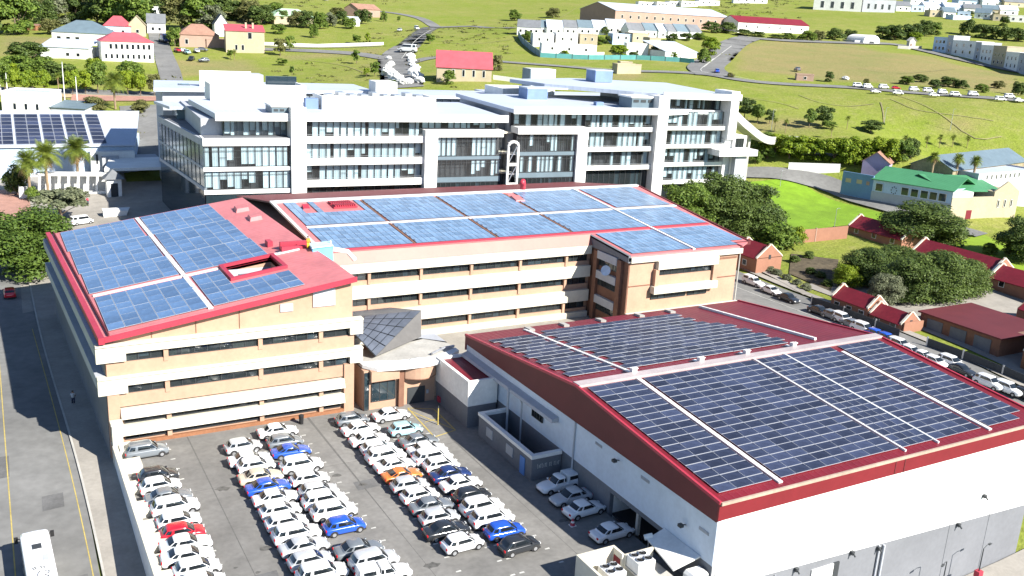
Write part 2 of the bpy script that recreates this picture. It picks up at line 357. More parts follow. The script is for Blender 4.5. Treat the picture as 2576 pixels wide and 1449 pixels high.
# --- car park: a raised deck held by the boundary wall
b = MB(); b.prism([(10.1,40),(52.3,40),(52.3,104.1),(10.1,104.1)], -9, 0.0); struct(b.build('car_park', ASPH))
b = MB(); b.prism([(37.6,104.15),(52.3,104.15),(52.3,118),(37.6,118)], -4, -.004); struct(b.build('entrance_court', PAVE))
b = MB(); b.prism([(52.35,102.95),(87.5,102.95),(87.5,127.3),(37.6,127.3),(37.6,118.01),(52.35,118.01)], -4, -.006); struct(b.build('courtyard', PAVE))
def flat_line(name, p0, p1, wd, m, z=.006):
    p0, p1 = Vector(p0), Vector(p1); d = (p1-p0).normalized(); n_ = Vector((-d.y, d.x))*wd/2
    return MB().poly([(*(p0-n_), z), (*(p1-n_), z), (*(p1+n_), z), (*(p0+n_), z)]).build(name, m)
bays = MB()
for X0, ya, yb in ((13.0, 66, 102), (22.6, 64, 101), (27.6, 64, 101), (36.0, 64, 103), (41.1, 64, 103)):
    y = ya
    while y < yb:
        for sx in (-2.2, 1.95): bays.poly([(X0+sx, y-.1, .006), (X0+sx+.5, y-.13, .006), (X0+sx+.5, y+.10, .006), (X0+sx, y+.06, .006)])
        y += 2.5
struct(bays.build('parking_bay_lines', LINE))
jn = MB()
for x0, y0, x1, y1 in ((31.9,64,31.6,103.6),(17.6,64,17.7,103.6),(45.4,64,45.2,92),(10.5,90.2,46,90.6)): jn.hexa([(x0-.03,y0-.03,.002),(x1+.03,y0-.03 if y1-y0 < 5 else y1,.002),(x1+.03,y1,.002),(x0-.03,y1,.002)], [(x0-.03,y0-.03,.005),(x0+.03,y0-.03,.005),(x1+.03,y1,.005),(x1-.03,y1,.005)]) if y1-y0 > 5 else jn.poly([(x0,y0-.03,.005),(x1,y1-.03,.005),(x1,y1+.03,.005),(x0,y0+.03,.005)])
struct(jn.build('asphalt_joints', mat('joint_tar', (.115,.113,.108), .9, .2, 3.)))
for i in range(16):
    cx_, cy_, r_ = R_.uniform(15.8,48), R_.uniform(66,102), R_.uniform(.15,.55); k_ = 11
    struct(MB().poly([(cx_+r_*R_.uniform(.6,1.2)*math.cos(a*2*math.pi/k_)*1.5, cy_+r_*R_.uniform(.6,1.2)*math.sin(a*2*math.pi/k_), .004+i*.0001) for a in range(k_)]).build('oil_stain', MT.get('oil') or mat('oil', (.10,.098,.092), .7, .3, 2.5)))
for i, (x0, x1, y0, y1) in enumerate(((16.2,19.4,70,73.2),(31,34,84,86),(-3.2,-.4,104,109),(2.2,4.2,96,99),(3.0,5.0,80,84))):
    zf_ = (lambda x, y: .0035) if i < 2 else None
    patch('asphalt_repair', [(x0,y0),(x1,y0+.2),(x1+.1,y1),(x0+.1,y1-.1)], MT.get('repair') or mat('repair', (.135,.135,.135), .9, .15, .8, stain=.2), .112, 2.5, zf_)
hb = MB()
def hl(p0, p1, wd=.14, z=.01):
    p0, p1 = Vector(p0), Vector(p1); d = (p1-p0).normalized(); n_ = Vector((-d.y, d.x))*wd/2
    hb.poly([(*(p0-n_), z), (*(p1-n_), z), (*(p1+n_), z), (*(p0+n_), z)])
cs = [(44.0,101.8),(46.9,100.3),(46.7,93.6),(43.6,92.8)]
for i in range(4): hl(cs[i], cs[(i+1) % 4], .16, .010+.001*i)
hl((43.8,101.2),(46.6,94.0),.14,.015); hl((44.2,97.0),(46.8,97.6),.14,.016)
struct(hb.build('yellow_hatched_bay', YLINE))
# --- roads, paths and bare ground on the hillside
ribbon('palm_avenue', px((-60,228),(60,230),(200,234),(330,238),(470,240)), 9, ROAD, .20)
ribbon('avenue_median', px((-60,236),(60,240),(200,243),(330,246),(400,247)), 4, EARTH, .26)
ribbon('brick_sidewalk', px((180,247),(260,249),(340,250),(400,250)), 7, BRKPV, .30)
ribbon('hill_road', px((1012,222),(1005,185),(990,160),(1000,135),(1045,100),(1100,70)), lambda t: 15-5*t, ROAD, .24)
ribbon('hill_road', px((1100,70),(1060,48),(1000,35),(940,28)), 8, ROAD, .30)
ribbon('hill_road', px((1090,69),(1200,68),(1290,72)), 7, ROAD, .36)
ribbon('hill_road', px((985,150),(900,137),(800,130),(700,126),(640,124)), 8, ROAD, .30)
ribbon('hill_road', px((1010,165),(1100,146),(1280,158),(1400,167),(1540,178),(1700,183),(1790,190),(1900,207),(2150,222),(2400,242),(2640,262)), 6.5, ROAD, .34)
ribbon('hill_road', px((1800,192),(1775,172),(1800,150),(1845,112),(1890,95)), lambda t: 16-3*t, ROAD, .40)
ribbon('hill_road', px((1880,96),(1990,104),(2100,108),(2240,112),(2330,130),(2420,152),(2576,185)), 9, ROAD, .46)
ribbon('side_lane', px((432,205),(425,175),(412,140),(400,105),(392,70)), 8, ROAD, .24)
ribbon('field_path', px((2000,370),(2060,385),(2150,400),(2240,408)), 2.0, PAVE, .24)
ribbon('field_path', px((2240,235),(2420,330),(2520,345)), .4, TRAIL, .24)
for P_ in (((2010,240),(2060,258),(2130,268),(2200,262)), ((2240,250),(2300,275),(2400,290),(2500,305)), ((2215,258),(2222,285),(2224,310)), ((1870,245),(1960,260),(2010,275)), ((1290,100),(1180,112),(1110,104)), ((1450,20),(1380,60),(1290,85)), ((760,150),(860,165),(930,190)), ((2150,170),(2260,185),(2400,175)), ((1500,30),(1600,24),(1720,26)), ((300,170),(340,185),(410,190))):
    ribbon('footpath', px(*P_), .45, TRAIL, .20)
ribbon('garden_wall_path', px((640,115),(800,121),(960,116)), 1.5, PAVE, .24)
for P_ in (((1010,150),(1040,110),(1085,78)), ((1770,172),(1795,152),(1840,118)), ((1440,168),(1600,180),(1780,186),(1900,205)), ((1782,186),(1762,178),(1795,150))):
    ribbon('painted_lane_line', px(*P_), .35, LINE, .52)
ribbon('back_road', px((1840,438),(1960,440),(2080,470),(2200,515),(2330,556),(2470,596)), 6.5, ROAD, .5)
patch('gravel_yard', px((1800,428),(1985,425),(2000,438),(1815,445)), ROAD, .42)
patch('service_yard', px((300,268),(430,262),(430,430),(330,430)), ROAD, .15)
patch('courtyard_paving', [(136,70),(175,70),(176,125),(138,128)], PAVE, .13)
patch('vegetable_garden', px((1985,690),(2090,735),(2110,655),(1990,640)), mat('garden_soil', (.10,.08,.05), .95, .3, 1.2, stain=.3, bump=.6), .17)
ribbon('garden_path', px((1885,668),(1960,705),(2030,745)), 1.6, PAVE, .34)
# ================================================================== solar arrays
_pm = {}
def panel_mesh(w_, h_, fx, fy, kind):
    k = (round(w_, 2), round(h_, 2), fx, fy, kind)
    if k in _pm: return _pm[k]
    b = MB(); t = .045
    o = [(0,0,t),(w_,0,t),(w_,h_,t),(0,h_,t)]; i = [(fx,fy,t),(w_-fx,fy,t),(w_-fx,h_-fy,t),(fx,h_-fy,t)]; d = [(0,0,0),(w_,0,0),(w_,h_,0),(0,h_,0)]
    b.v = o+i+d
    for q, m_ in (((4,5,6,7),0),((0,1,5,4),2),((1,2,6,5),1),((2,3,7,6),2),((3,0,4,7),1),((8,9,1,0),1),((9,10,2,1),1),((10,11,3,2),1),((11,8,0,3),1)):
        b.f.append(q); b.m.append(m_)
    A = {'hall': (PANEL, PFRAME, PFRAME), 'wing': (PANELB, PFRAMEW, PFRAMED), 'main': (PANELM, PFRAMED, PFRAMEM), 'church': (PANEL, PFRAME, PFRAME)}[kind]
    _pm[k] = b.mesh('solar_panel', list(A)); return _pm[k]
NPAN = 0
def array(label, group, org, ux, uy, cols, rows, w_, h_, gx, gy, kind, fx=.04, fy=.04, stag=0.0, skip=None, lift=.10):
    global NPAN
    ux, uy = Vector(ux).normalized(), Vector(uy).normalized(); n = ux.cross(uy)
    e = thing('solar_array', label, 'solar panels', org, group)
    e.rotation_euler = Matrix((ux, uy, n)).transposed().to_euler()
    me = panel_mesh(w_, h_, fx, fy, kind)
    for r in range(rows):
        for c in range(cols):
            if skip and skip(c, r): continue
            s = stag*(w_+gx) if r % 2 else 0.0
            o = inst('solar_panel', me, e, (c*(w_+gx)+s, r*(h_+gy), lift+R_.uniform(-.008, .008)), (R_.uniform(-.004, .004), R_.uniform(-.004, .004), 0)); NPAN += 1
    return e
# ================================================================== the office building with the solar roof
SL = (17.1-12.9)/27.6
def wz(x): return 12.9+(x-9.6)*SL                # roof of the street wing
def mz(y): return 12.9+(y-116.5)*.08             # near slope of the main roof
off = thing('office_building', 'cream and peach office building with ribbon windows and red roof carrying solar panels', 'office', (25, 130, 0), world=True)
wx = lambda y: 9.6-(y-103.5)*.032                # the street wall runs slightly skew
b = MB(); hx0, hx1, hy0, hy1 = 25.6, 31.6, 113.2, 118.9
for P_ in ([(wx(104.2)+.05,104.2),(37.5,104.2),(37.4,hy0),(wx(hy0)+.05,hy0)], [(wx(hy0)+.05,hy0),(hx0,hy0),(hx0,hy1),(wx(hy1)+.05,hy1)], [(hx1,hy0),(37.4,hy0),(37.3,hy1),(hx1,hy1)], [(wx(hy1)+.05,hy1),(37.3,hy1),(36.8,154.8),(wx(154.8)+.05,154.8)]): b.prism(P_, -3, lambda x, y: wz(x)-.25)
# leave dark slots for the windows by setting the wall in pieces: here the solid core is the recess behind them
core = b.build('wall_core', PEACH, off)
def strip_x(mb, x0, x1, y0, y1, z0, z1, T=None): mb.box(x0, x1, y0, y1, z0, z1, 0, T)
def window_bay(par, x0, x1, y, z0, z1, cur=.5, T=None, sub=1.4, m=GLASSD):
    """one ribbon window: a recess lined dark, curtains, glass and mullions"""
    tt = T or (lambda a, c, d: (a, c, d))
    g = MB(); g.poly([tt(x0, y-.10, z0), tt(x1, y-.10, z0), tt(x1, y-.10, z1), tt(x0, y-.10, z1)]); win = g.build('window', m, par)
    f = MB(); k = max(1, round((x1-x0)/sub))
    for i in range(k+1):
        xx = x0+(x1-x0)*i/k; f.box(xx-.035, xx+.035, y-.16, y-.06, z0, z1, 0, T)
    f.box(x0, x1, y-.15, y-.07, z0-.02, z0+.05, 0, T)
    f.build('window_frame', FRAME, win)
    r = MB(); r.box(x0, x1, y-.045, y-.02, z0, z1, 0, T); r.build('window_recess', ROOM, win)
    for i in range(k):
        if R_.random() < cur:
            a = x0+(x1-x0)*i/k+.05; c = a+(x1-x0)/k*R_.uniform(.5, .95); h = z0+(z1-z0)*R_.choice((0, 0, 0, .3))
            cu = MB(); nn = 6
            for j in range(nn):
                p, q = a+(c-a)*j/nn, a+(c-a)*(j+1)/nn; yo = (.055, .075)
                cu.poly([tt(p, y-yo[j % 2], h), tt(q, y-yo[(j+1) % 2], h), tt(q, y-yo[(j+1) % 2], z1), tt(p, y-yo[j % 2], z1)])
            cu.build('curtain', CURT if R_.random() < .6 else BLIND, win)
    return win
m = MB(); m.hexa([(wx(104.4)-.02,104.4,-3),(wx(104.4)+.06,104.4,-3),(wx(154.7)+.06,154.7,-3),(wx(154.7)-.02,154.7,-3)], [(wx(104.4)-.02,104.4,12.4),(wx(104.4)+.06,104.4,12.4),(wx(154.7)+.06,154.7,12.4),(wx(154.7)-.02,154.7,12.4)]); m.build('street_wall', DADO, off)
# street wing, front: bands, ribbon windows, spandrels
FY = 104.2
for zt in (12.0, 8.3):
    m = MB(); m.box(8.7, 38.6, 103.45, FY+.1, zt-1.12, zt); m.box(8.7, 11.7, 103.45, FY+.1, zt-2.0, zt-1.12); m.box(37.0, 38.6, 103.45, FY+.1, zt-2.0, zt-1.12)
    m.box(8.7, 38.6, 103.25, 103.45, zt-.16, zt-.02)
    m.build('parapet_band', CREAM, off)
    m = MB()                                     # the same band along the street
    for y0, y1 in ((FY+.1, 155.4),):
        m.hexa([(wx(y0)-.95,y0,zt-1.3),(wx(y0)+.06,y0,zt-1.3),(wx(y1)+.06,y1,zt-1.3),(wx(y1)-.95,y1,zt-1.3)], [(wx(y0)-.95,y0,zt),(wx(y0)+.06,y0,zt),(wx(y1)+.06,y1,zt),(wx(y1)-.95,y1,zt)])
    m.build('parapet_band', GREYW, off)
    for xa, xb in ((11.7, 15.6), (16.1, 26.0), (26.5, 33.2), (33.7, 37.0)): window_bay(off, xa, xb, FY-.02, zt-2.2, zt-1.12, .35)
    for xx in (15.6, 26.0, 33.2): MB().box(xx, xx+.5, 103.75, FY, zt-2.6, zt-1.13).build('pilaster', PEACH, off)
    m = MB(); m.box(9.7, 37.6, 103.85, FY-.001, zt-3.68, zt-2.21); m.build('spandrel', PEACH, off)
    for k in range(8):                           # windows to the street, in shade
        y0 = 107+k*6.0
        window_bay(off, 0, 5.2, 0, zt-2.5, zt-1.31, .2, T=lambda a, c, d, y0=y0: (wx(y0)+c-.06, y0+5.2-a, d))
for i, zt in enumerate((4.4, 2.45)):
    m = MB(); m.hexa([(10.85,103.15,zt-1.05),(36.3,103.15,zt-1.05),(36.3,103.35,zt-1.1),(10.85,103.35,zt-1.1)], [(10.85,103.55,zt),(36.3,103.55,zt),(36.3,FY,zt),(10.85,FY,zt)])
    m.build('canopy_band', CREAM, off)
    for xa, xb in ((11.2, 15.6), (16.1, 26.0), (26.5, 33.2), (33.7, 36.0)): window_bay(off, xa, xb, FY-.02, zt-1.85, zt-1.0, .1)
for q in ((9.6,10.8,103.6,FY,-.5,6.2),(36.3,37.55,103.6,FY,-.5,6.2),(15.6,16.1,103.7,FY,0,4.3),(26.0,26.5,103.7,FY,0,4.3),(33.2,33.7,103.7,FY,0,4.3)): MB().box(*q).build('pier', PEACH, off)
m = MB(); m.box(10.8, 37.2, 103.62, 103.98, -.2, .42); m.build('plinth', ORANGE, off)
m = MB(); m.box(28.7, 30.2, 104.05, 104.19, 13.55, 14.5); m.box(32.6, 35.3, 104.05, 104.19, 13.75, 15.9); m.build('louvre_panel', GREYW, off)
for i, xx in enumerate((14.5, 19.2, 24.0)):
    MB().box(xx, xx+.04, 104.1, 104.199, 12.1, wz(xx)-.5).build('wall_joint', BROWN, off)
# street wing roof around a light well
hx0, hx1, hy0, hy1 = 25.6, 31.6, 113.2, 118.9
ro = MB()
for P_ in ([(wx(103.3)-.3,103.3),(37.6,103.3),(37.5,hy0),(wx(hy0)-.3,hy0)], [(wx(hy0)-.3,hy0),(hx0,hy0),(hx0,hy1),(wx(hy1)-.3,hy1)], [(hx1,hy0),(37.5,hy0),(37.3,hy1),(hx1,hy1)], [(wx(hy1)-.3,hy1),(37.3,hy1),(36.8,155.2),(wx(155.2)-.3,155.2)]):
    ro.prism(P_, lambda x, y: wz(x)-.22, lambda x, y: wz(x))
roof_w = ro.build('roof', REDF, off)
m = MB(); m.hexa([(wx(103.2)-.55,103.15,12.25),(wx(103.2)+.05,103.15,12.25),(wx(155)+.05,155.3,12.25),(wx(155)-.55,155.3,12.25)], [(wx(103.2)-.55,103.15,12.95),(wx(103.2)+.05,103.15,13.0),(wx(155)+.05,155.3,13.0),(wx(155)-.55,155.3,12.95)])
m.hexa([(wx(103.2)+.06,103.15,wz(9.6)-.5),(37.7,103.15,wz(37.7)-.5),(37.7,103.32,wz(37.7)-.5),(wx(103.2)+.06,103.32,wz(9.6)-.5)], [(wx(103.2)+.06,103.15,wz(9.6)+.12),(37.7,103.15,wz(37.7)+.12),(37.7,103.32,wz(37.7)+.12),(wx(103.2)+.06,103.32,wz(9.6)+.12)])
m.build('roof_edge', REDE, roof_w)
m = MB(); m.hexa([(wx(103.6)+.45,103.5,wz(10)),(wx(103.6)+.6,103.5,wz(10)),(wx(155)+.6,155,wz(9)),(wx(155)+.45,155,wz(9))], [(wx(103.6)+.45,103.5,wz(10)+.3),(wx(103.6)+.6,103.5,wz(10)+.3),(wx(155)+.6,155,wz(9)+.3),(wx(155)+.45,155,wz(9)+.3)])
m.build('gutter_upstand', MAROON, roof_w)
m = MB()
for (x0, x1, y0, y1) in ((hx0-.5,hx1+.5,hy0-.5,hy0),(hx0-.5,hx1+.5,hy1,hy1+.5),(hx0-.5,hx0,hy0,hy1),(hx1,hx1+.5,hy0,hy1)):
    m.prism([(x0,y0),(x1,y0),(x1,y1),(x0,y1)], lambda x, y: wz(x)-.6, lambda x, y: wz(x)+.38)
m.build('light_well_kerb', REDE, roof_w)
MB().box(hx0+.01, hx1-.01, hy0+.01, hy1-.01, 12.6, 12.8).build('light_well_floor', DADO, roof_w); MB().box(hx0+.01, hx1-.01, hy1-.06, hy1-.01, 12.8, 15.0).build('light_well_wall', GREYW, roof_w); MB().box(27.2,28.6,116.4,118.0,12.8,14.6).build('light_well_unit', MT['light_blue_tank'] if 'light_blue_tank' in MT else GREYR, roof_w)
for i, (vx, vy, sc_) in enumerate(((34.6, 147, 1.0), (34.9, 140, .9))):      # cowl vents
    m = MB(); z0 = wz(vx); s_ = sc_; m.hexa([(vx-1.1*s_,vy-1.5*s_,z0-.3),(vx+1.0*s_,vy-1.7*s_,z0-.1),(vx+1.1*s_,vy+1.4*s_,z0-.1),(vx-.9*s_,vy+1.6*s_,z0-.3)], [(vx-.9*s_,vy-1.3*s_,z0+.45),(vx+.8*s_,vy-1.4*s_,z0+.7),(vx+.9*s_,vy+1.1*s_,z0+.7),(vx-.7*s_,vy+1.3*s_,z0+.45)]); m.build('roof_vent', REDF, roof_w)
m = MB(); m.box(33.5, 37.2, 121.0, 121.5, wz(33.5)-.1, wz(37.2)+.5); m.box(32.5, 33.2, 123.5, 125, wz(32.5)-.1, wz(33)+.7); m.box(33.3, 36.9, 119.6, 120.2, wz(34)-.2, wz(36.9)+.25); m.build('duct', REDE, roof_w)
# --- main wing
RX = [(42.0,127.4),(113.6,127.4),(116.6,155.5),(42.0,155.5)]
b = MB(); b.prism([(42.2,127.4),(113.2,127.4),(116.2,155.4),(116.2,179.6),(42.2,179.6)], -3, lambda x, y: min(mz(y), 16-(y-155.5)*.147)-.3)
b.box(37.55, 42.2, 127.4, 150, -3, 12.4); b.prism([(87.6,116.5),(109.8,116.5),(113.2,127.39),(87.6,127.39)], -3, lambda x, y: mz(y)-.3)
b.build('wall_core', PEACH, off)
m = MB(); m.prism([(41.6,127.3),(86.9,127.3),(86.9,116.2),(110.2,116.2),(113.4,118.2),(114.0,128.5),(116.8,155.5),(41.6,155.5)], lambda x, y: mz(y)-.25, lambda x, y: mz(y))
roof_m = m.build('roof', REDF, off)
m = MB(); m.prism([(41.6,155.52),(116.8,155.52),(116.8,180.2),(41.6,180.2)], lambda x, y: 16.0-.25-(y-155.5)*.147, lambda x, y: 16.02-(y-155.5)*.147); m.build('rear_roof_slope', MAROONR, off)
m = MB(); m.prism([(41.3,127.2),(41.85,127.2),(41.85,155.4),(41.3,155.4)], lambda x, y: mz(y)-.1, lambda x, y: mz(y)+.22); m.box(41.9, 116.6, 154.6, 155.6, 15.9, 16.22); m.build('roof_capping', ALU, roof_m)
m = MB(); m.prism([(41.85,127.6),(42.15,127.6),(42.15,179.8),(41.85,179.8)], 10.0, lambda x, y: min(mz(y), 16-(y-155.5)*.147)-.26); m.build('gable_wall', MAROON, off)
m = MB(); m.hexa([(38.4,126.3,12.3),(86.95,126.3,12.3),(86.95,127.5,12.3),(38.4,127.5,12.3)], [(38.4,127.25,13.95),(86.95,127.25,13.95),(86.95,127.5,13.95),(38.4,127.5,13.95)]); m.build('mansard_fascia', REDS, off)
m = MB(); m.box(86.95, 87.35, 116.1, 127.9, 12.0, 12.6); m.prism([(86.9,116.1),(87.4,116.1),(87.4,127.6),(86.9,127.6)], lambda x, y: mz(y)-1.1, lambda x, y: mz(y)+.06); m.build('dark_fascia', DADO, off)
m = MB()
m.prism([(113.5,118.1),(113.9,118.1),(117.1,155.5),(116.6,155.5)], lambda x, y: mz(y)-.5, lambda x, y: mz(y)+.12); m.box(110.0, 113.8, 118.0, 118.3, mz(118)-.5, mz(118)+.1); m.prism([(109.9,116.1),(110.3,116.1),(110.3,118.1),(109.9,118.1)], lambda x, y: mz(y)-.5, lambda x, y: mz(y)+.1)
m.build('roof_edge', MAROON, roof_m)
MY = 127.4
for zt, th in ((12.3, 1.45), (8.85, 1.9), (4.7, 1.95), (.9, .9)):
    MB().box(38.4, 86.9, 126.35, MY, zt-th, zt).build('parapet_band', CREAM, off)
    if zt > 1:
        xs_ = [39.0, 48.2, 56.5, 65.0, 73.7, 82.4, 86.8]
        for xa, xb in zip(xs_[:-1], xs_[1:]): window_bay(off, xa+.22, xb-.22, MY-.02, zt-th-1.3, zt-th, .5)
        for xa in xs_[1:-1]: MB().box(xa-.22, xa+.22, 126.75, MY, zt-th-1.9, zt-th-.001).build('pilaster', PEACH, off)
        MB().box(38.4, 86.9, 126.95, MY-.001, zt-th-2.4, zt-th-1.31).build('spandrel', PEACH, off)
# --- corner block on the right
BY = 116.5
m = MB(); m.box(87.4, 110.3, 115.9, BY, 11.75, 12.6); m.build('parapet_band', CREAM, off)
m = MB(); m.box(92.6, 105.0, 115.6, BY, 10.35, 11.7); m.box(91.9, 105.0, 115.3, BY, 6.4, 7.6); m.build('window_surround', CREAM, off)
m = MB(); m.box(92.2, 92.9, 115.7, BY, 7.6, 10.34); m.box(104.1, 105.0, 115.7, BY, 7.6, 10.34); m.box(92.9, 104.1, 116.1, BY, 7.61, 9.2); m.build('window_surround', PEACH, off)
window_bay(off, 92.95, 104.05, BY-.02, 9.2, 10.33, .3)
window_bay(off, 92.2, 99.2, BY-.02, 5.3, 6.35, .2); window_bay(off, 99.7, 103.6, BY-.02, 5.3, 6.35, .2)
m = MB(); m.box(87.6, 92.1, 116.42, 116.499, 7.7, 7.85); m.box(105.3, 109.8, 116.42, 116.499, 7.7, 7.85); m.box(105.3, 109.6, 116.4, 116.499, 10.9, 11.2); m.build('wall_joint', BROWN, off)
MB().box(87.4, 110.4, 115.7, 116.45, 2.5, 3.4).build('ledge', CREAM, off)
MB().tube([(110.1,116.3,12.2),(110.1,116.3,3.2)], .12, 8).build('downpipe', CONC, off)
m = MB(); m.box(87.35, 87.59, 116.51, 127.38, 0, 11.9); m.build('side_wall', BROWN, off)
for y0, y1 in ((117.8, 118.9), (124.6, 125.6)): MB().box(86.8, 87.35, y0, y1, 0, 11.7).build('pilaster', BROWN, off)
for zt in (11.9, 8.6, 4.4):
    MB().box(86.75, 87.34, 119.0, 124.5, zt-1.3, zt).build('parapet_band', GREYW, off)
    window_bay(off, 0, 5.2, 0, zt-2.5, zt-1.35, .2, T=lambda a, c, d: (87.34+c, 124.4-a, d))
# ------------------------------------------------ arrays on the office
up_w = (1, 0, SL)
def row_name(i): return ('front', 'second', 'third', 'rear')[i]
for i, (ya, yb) in enumerate(((105.0,118.0),(120.0,129.5),(129.6,142.2),(142.3,154.5))):
    rows = round((yb-ya)/2.1); h = (yb-ya)/rows
    array('%s block of blue solar panels left of the walkway on the street wing' % row_name(i), 'solar blocks on the street wing', (10.3-(ya-105)*.025, ya, wz(10.3-(ya-105)*.025)), up_w, (0,1,0), 6, rows, 1.73, h-.04, .035, .04, 'wing', .04, .03)
    cols = 6; sk = None
    if i == 0: sk = lambda c, r, ya=ya, h=h: (21.5+c*1.8+1.75 > hx0-.4 and ya+(r+1)*h > hy0-.4 and 21.5+c*1.8 < hx1+.4)
    array('%s block of blue solar panels right of the walkway on the street wing' % row_name(i), 'solar blocks on the street wing', (21.45-(ya-105)*.018, ya, wz(21.45-(ya-105)*.018)), up_w, (0,1,0), cols, rows, 1.73, h-.04, .035, .04, 'wing', .04, .03, skip=sk)
def walkway(label, p0, p1, wd, up=(0, 0, 1), h=.16, m=ALU):
    p0, p1 = Vector(p0), Vector(p1); d = (p1-p0).normalized(); s = d.cross(Vector(up)).normalized()*wd/2; u = s.cross(d).normalized()
    b = MB(); q = [p0-s, p0+s, p1+s, p1-s]; b.hexa([p-u*.05 for p in q], [p+u*h for p in q])
    L = (p1-p0).length; k = int(L/1.5)
    for i in range(k):
        a = p0+d*(i+.5)*L/k; q = [a-s-d*.03, a+s-d*.03, a+s+d*.03, a-s+d*.03]; b.hexa([p+u*h for p in q], [p+u*(h+.02) for p in q])
    return tag(b.build('roof_walkway', m), label, 'walkway', 'roof walkways')
walkway('long pale walkway splitting the blue panels of the street wing', (21.0,104.6,wz(21.0)), (20.3,154.6,wz(20.3)), .55, (-SL, 0, 1))
walkway('pale cross walkway over the street wing behind its front panels', (10.2,119.0,wz(10.2)), (24.9,118.9,wz(24.9)), .5, (-SL, 0, 1))
walkway('pale cross walkway right of the light well on the street wing', (31.9,119.6,wz(31.9)), (35.6,119.6,wz(35.6)), .5, (-SL, 0, 1))
ms = (0, 1, .08); cl = [(43.0,56.15),(56.75,70.35),(70.95,84.3),(84.9,100.15),(101.05,113.5)]
nm = ('leftmost', 'second', 'third', 'fourth', 'rightmost')
for i, (xa, xb) in enumerate(cl):
    n = round((xb-xa)/.98); w_ = (xb-xa)/n-.03
    sk = (lambda c, r: r >= 3 and (2 <= c <= 3 or 5 <= c <= 11)) if i == 0 else (lambda c, r: r >= 4 and c <= 1) if i == 3 else None
    array('%s block of pale blue solar panels below the cross walkway of the main roof' % nm[i], 'solar blocks on the main office roof', (xa,129.3,mz(129.3)), (1,0,0), ms, n, 5, w_, 2.03, .03, .06, 'main', .02, .07)
    array('%s block of pale blue solar panels along the ridge of the main roof' % nm[i], 'solar blocks on the main office roof', (xa+(.2 if i < 4 else .8),141.1,mz(141.1)), (1,0,0), ms, n, 6, w_, 2.14, .03, .06, 'main', .02, .07, skip=sk)
array('pale blue solar panels left of the walkway on the corner block roof', 'solar blocks on the main office roof', (88.2,117.0,mz(117.0)), (1,0,0), ms, 12, 5, .95, 2.06, .03, .06, 'main', .02, .07)
array('pale blue solar panels right of the walkway on the corner block roof', 'solar blocks on the main office roof', (101.0,117.0,mz(117.0)), (1,0,0), ms, 12, 5, .97, 2.06, .03, .06, 'main', .02, .07, skip=lambda c, r: r == 0 and c > 8)
walkway('pale cross walkway along the middle of the main office roof', (43,140.4,mz(140.4)), (115,140.4,mz(140.4)), .8, (0, -.08, 1), .12)
walkway('pale walkway running down the right part of the main office roof', (100.6,154.8,mz(154.8)), (100.3,116.6,mz(116.6)), .5, (0, -.08, 1), .25)
for i, xx in enumerate((56.45, 70.65, 84.6)):
    b = MB(); b.prism([(xx-.16,129.2),(xx+.16,129.2),(xx+.36,153.6),(xx+.04,153.6)], lambda x, y: mz(y), lambda x, y: mz(y)+.10)
    for k in range(14):
        y = 130+k*1.7; b.tube([(xx+.3, y, mz(y)+.15), (xx+.45, y+.6, mz(y)+.35), (xx+.5, y+1.2, mz(y)+.15)], .035, 5)
    tag(b.build('cable_tray', BROWN), '%s red cable tray between solar blocks on the main roof' % ('first', 'second', 'third')[i], 'cable tray', 'cable trays on the main roof')
b = MB(); b.box(43.0, 113.2, 128.45, 128.95, mz(128.6), mz(128.6)+.22); tag(b.build('cable_tray', REDE), 'long red cable tray along the lower eave of the main roof', 'cable tray')
b = MB()
for k in range(2):
    b.box(50.5, 54.6, 149.5+k*2.2, 151.3+k*2.2, mz(150)+.02, mz(150)+.3)
    for j in range(10): b.box(50.7+j*.38, 50.9+j*.38, 149.4+k*2.2, 151.2+k*2.2, mz(150)+.3, mz(150)+.6)
tag(b.build('roof_cooling_unit', REDE), 'red ribbed cooling unit among the leftmost panels by the ridge', 'roof unit')
b = MB(); b.hexa([(45.2,149.6,mz(150)-.1),(46.6,149.4,mz(150)-.1),(46.8,151.0,mz(150)),(45.4,151.2,mz(150))], [(45.4,149.7,mz(150)+.25),(46.4,149.6,mz(150)+.25),(46.5,150.9,mz(150)+.75),(45.5,151.0,mz(150)+.75)]); tag(b.build('roof_cowl', REDE), 'small red cowl in the gap of the leftmost panels', 'roof vent')
b = MB(); b.hexa([(84.2,148.0,mz(149)-.1),(86.4,147.8,mz(149)-.1),(86.6,150.6,mz(149)),(84.4,150.8,mz(149))], [(84.5,148.2,mz(149)+.25),(86.1,148.1,mz(149)+.25),(86.2,150.4,mz(149)+.7),(84.6,150.5,mz(149)+.7)]); tag(b.build('roof_cowl', REDF), 'red cowl in the gap near the third cable tray', 'roof vent')
b = MB(); b.tube([(90,155.6,15.9),(90,155.6,17.4),(89.6,155.0,17.8),(89.0,154.4,17.5)], [.5,.55,.55,.5], 10); tag(b.build('roof_flue', REDE, None, True), 'red flue standing on the main roof ridge', 'flue')
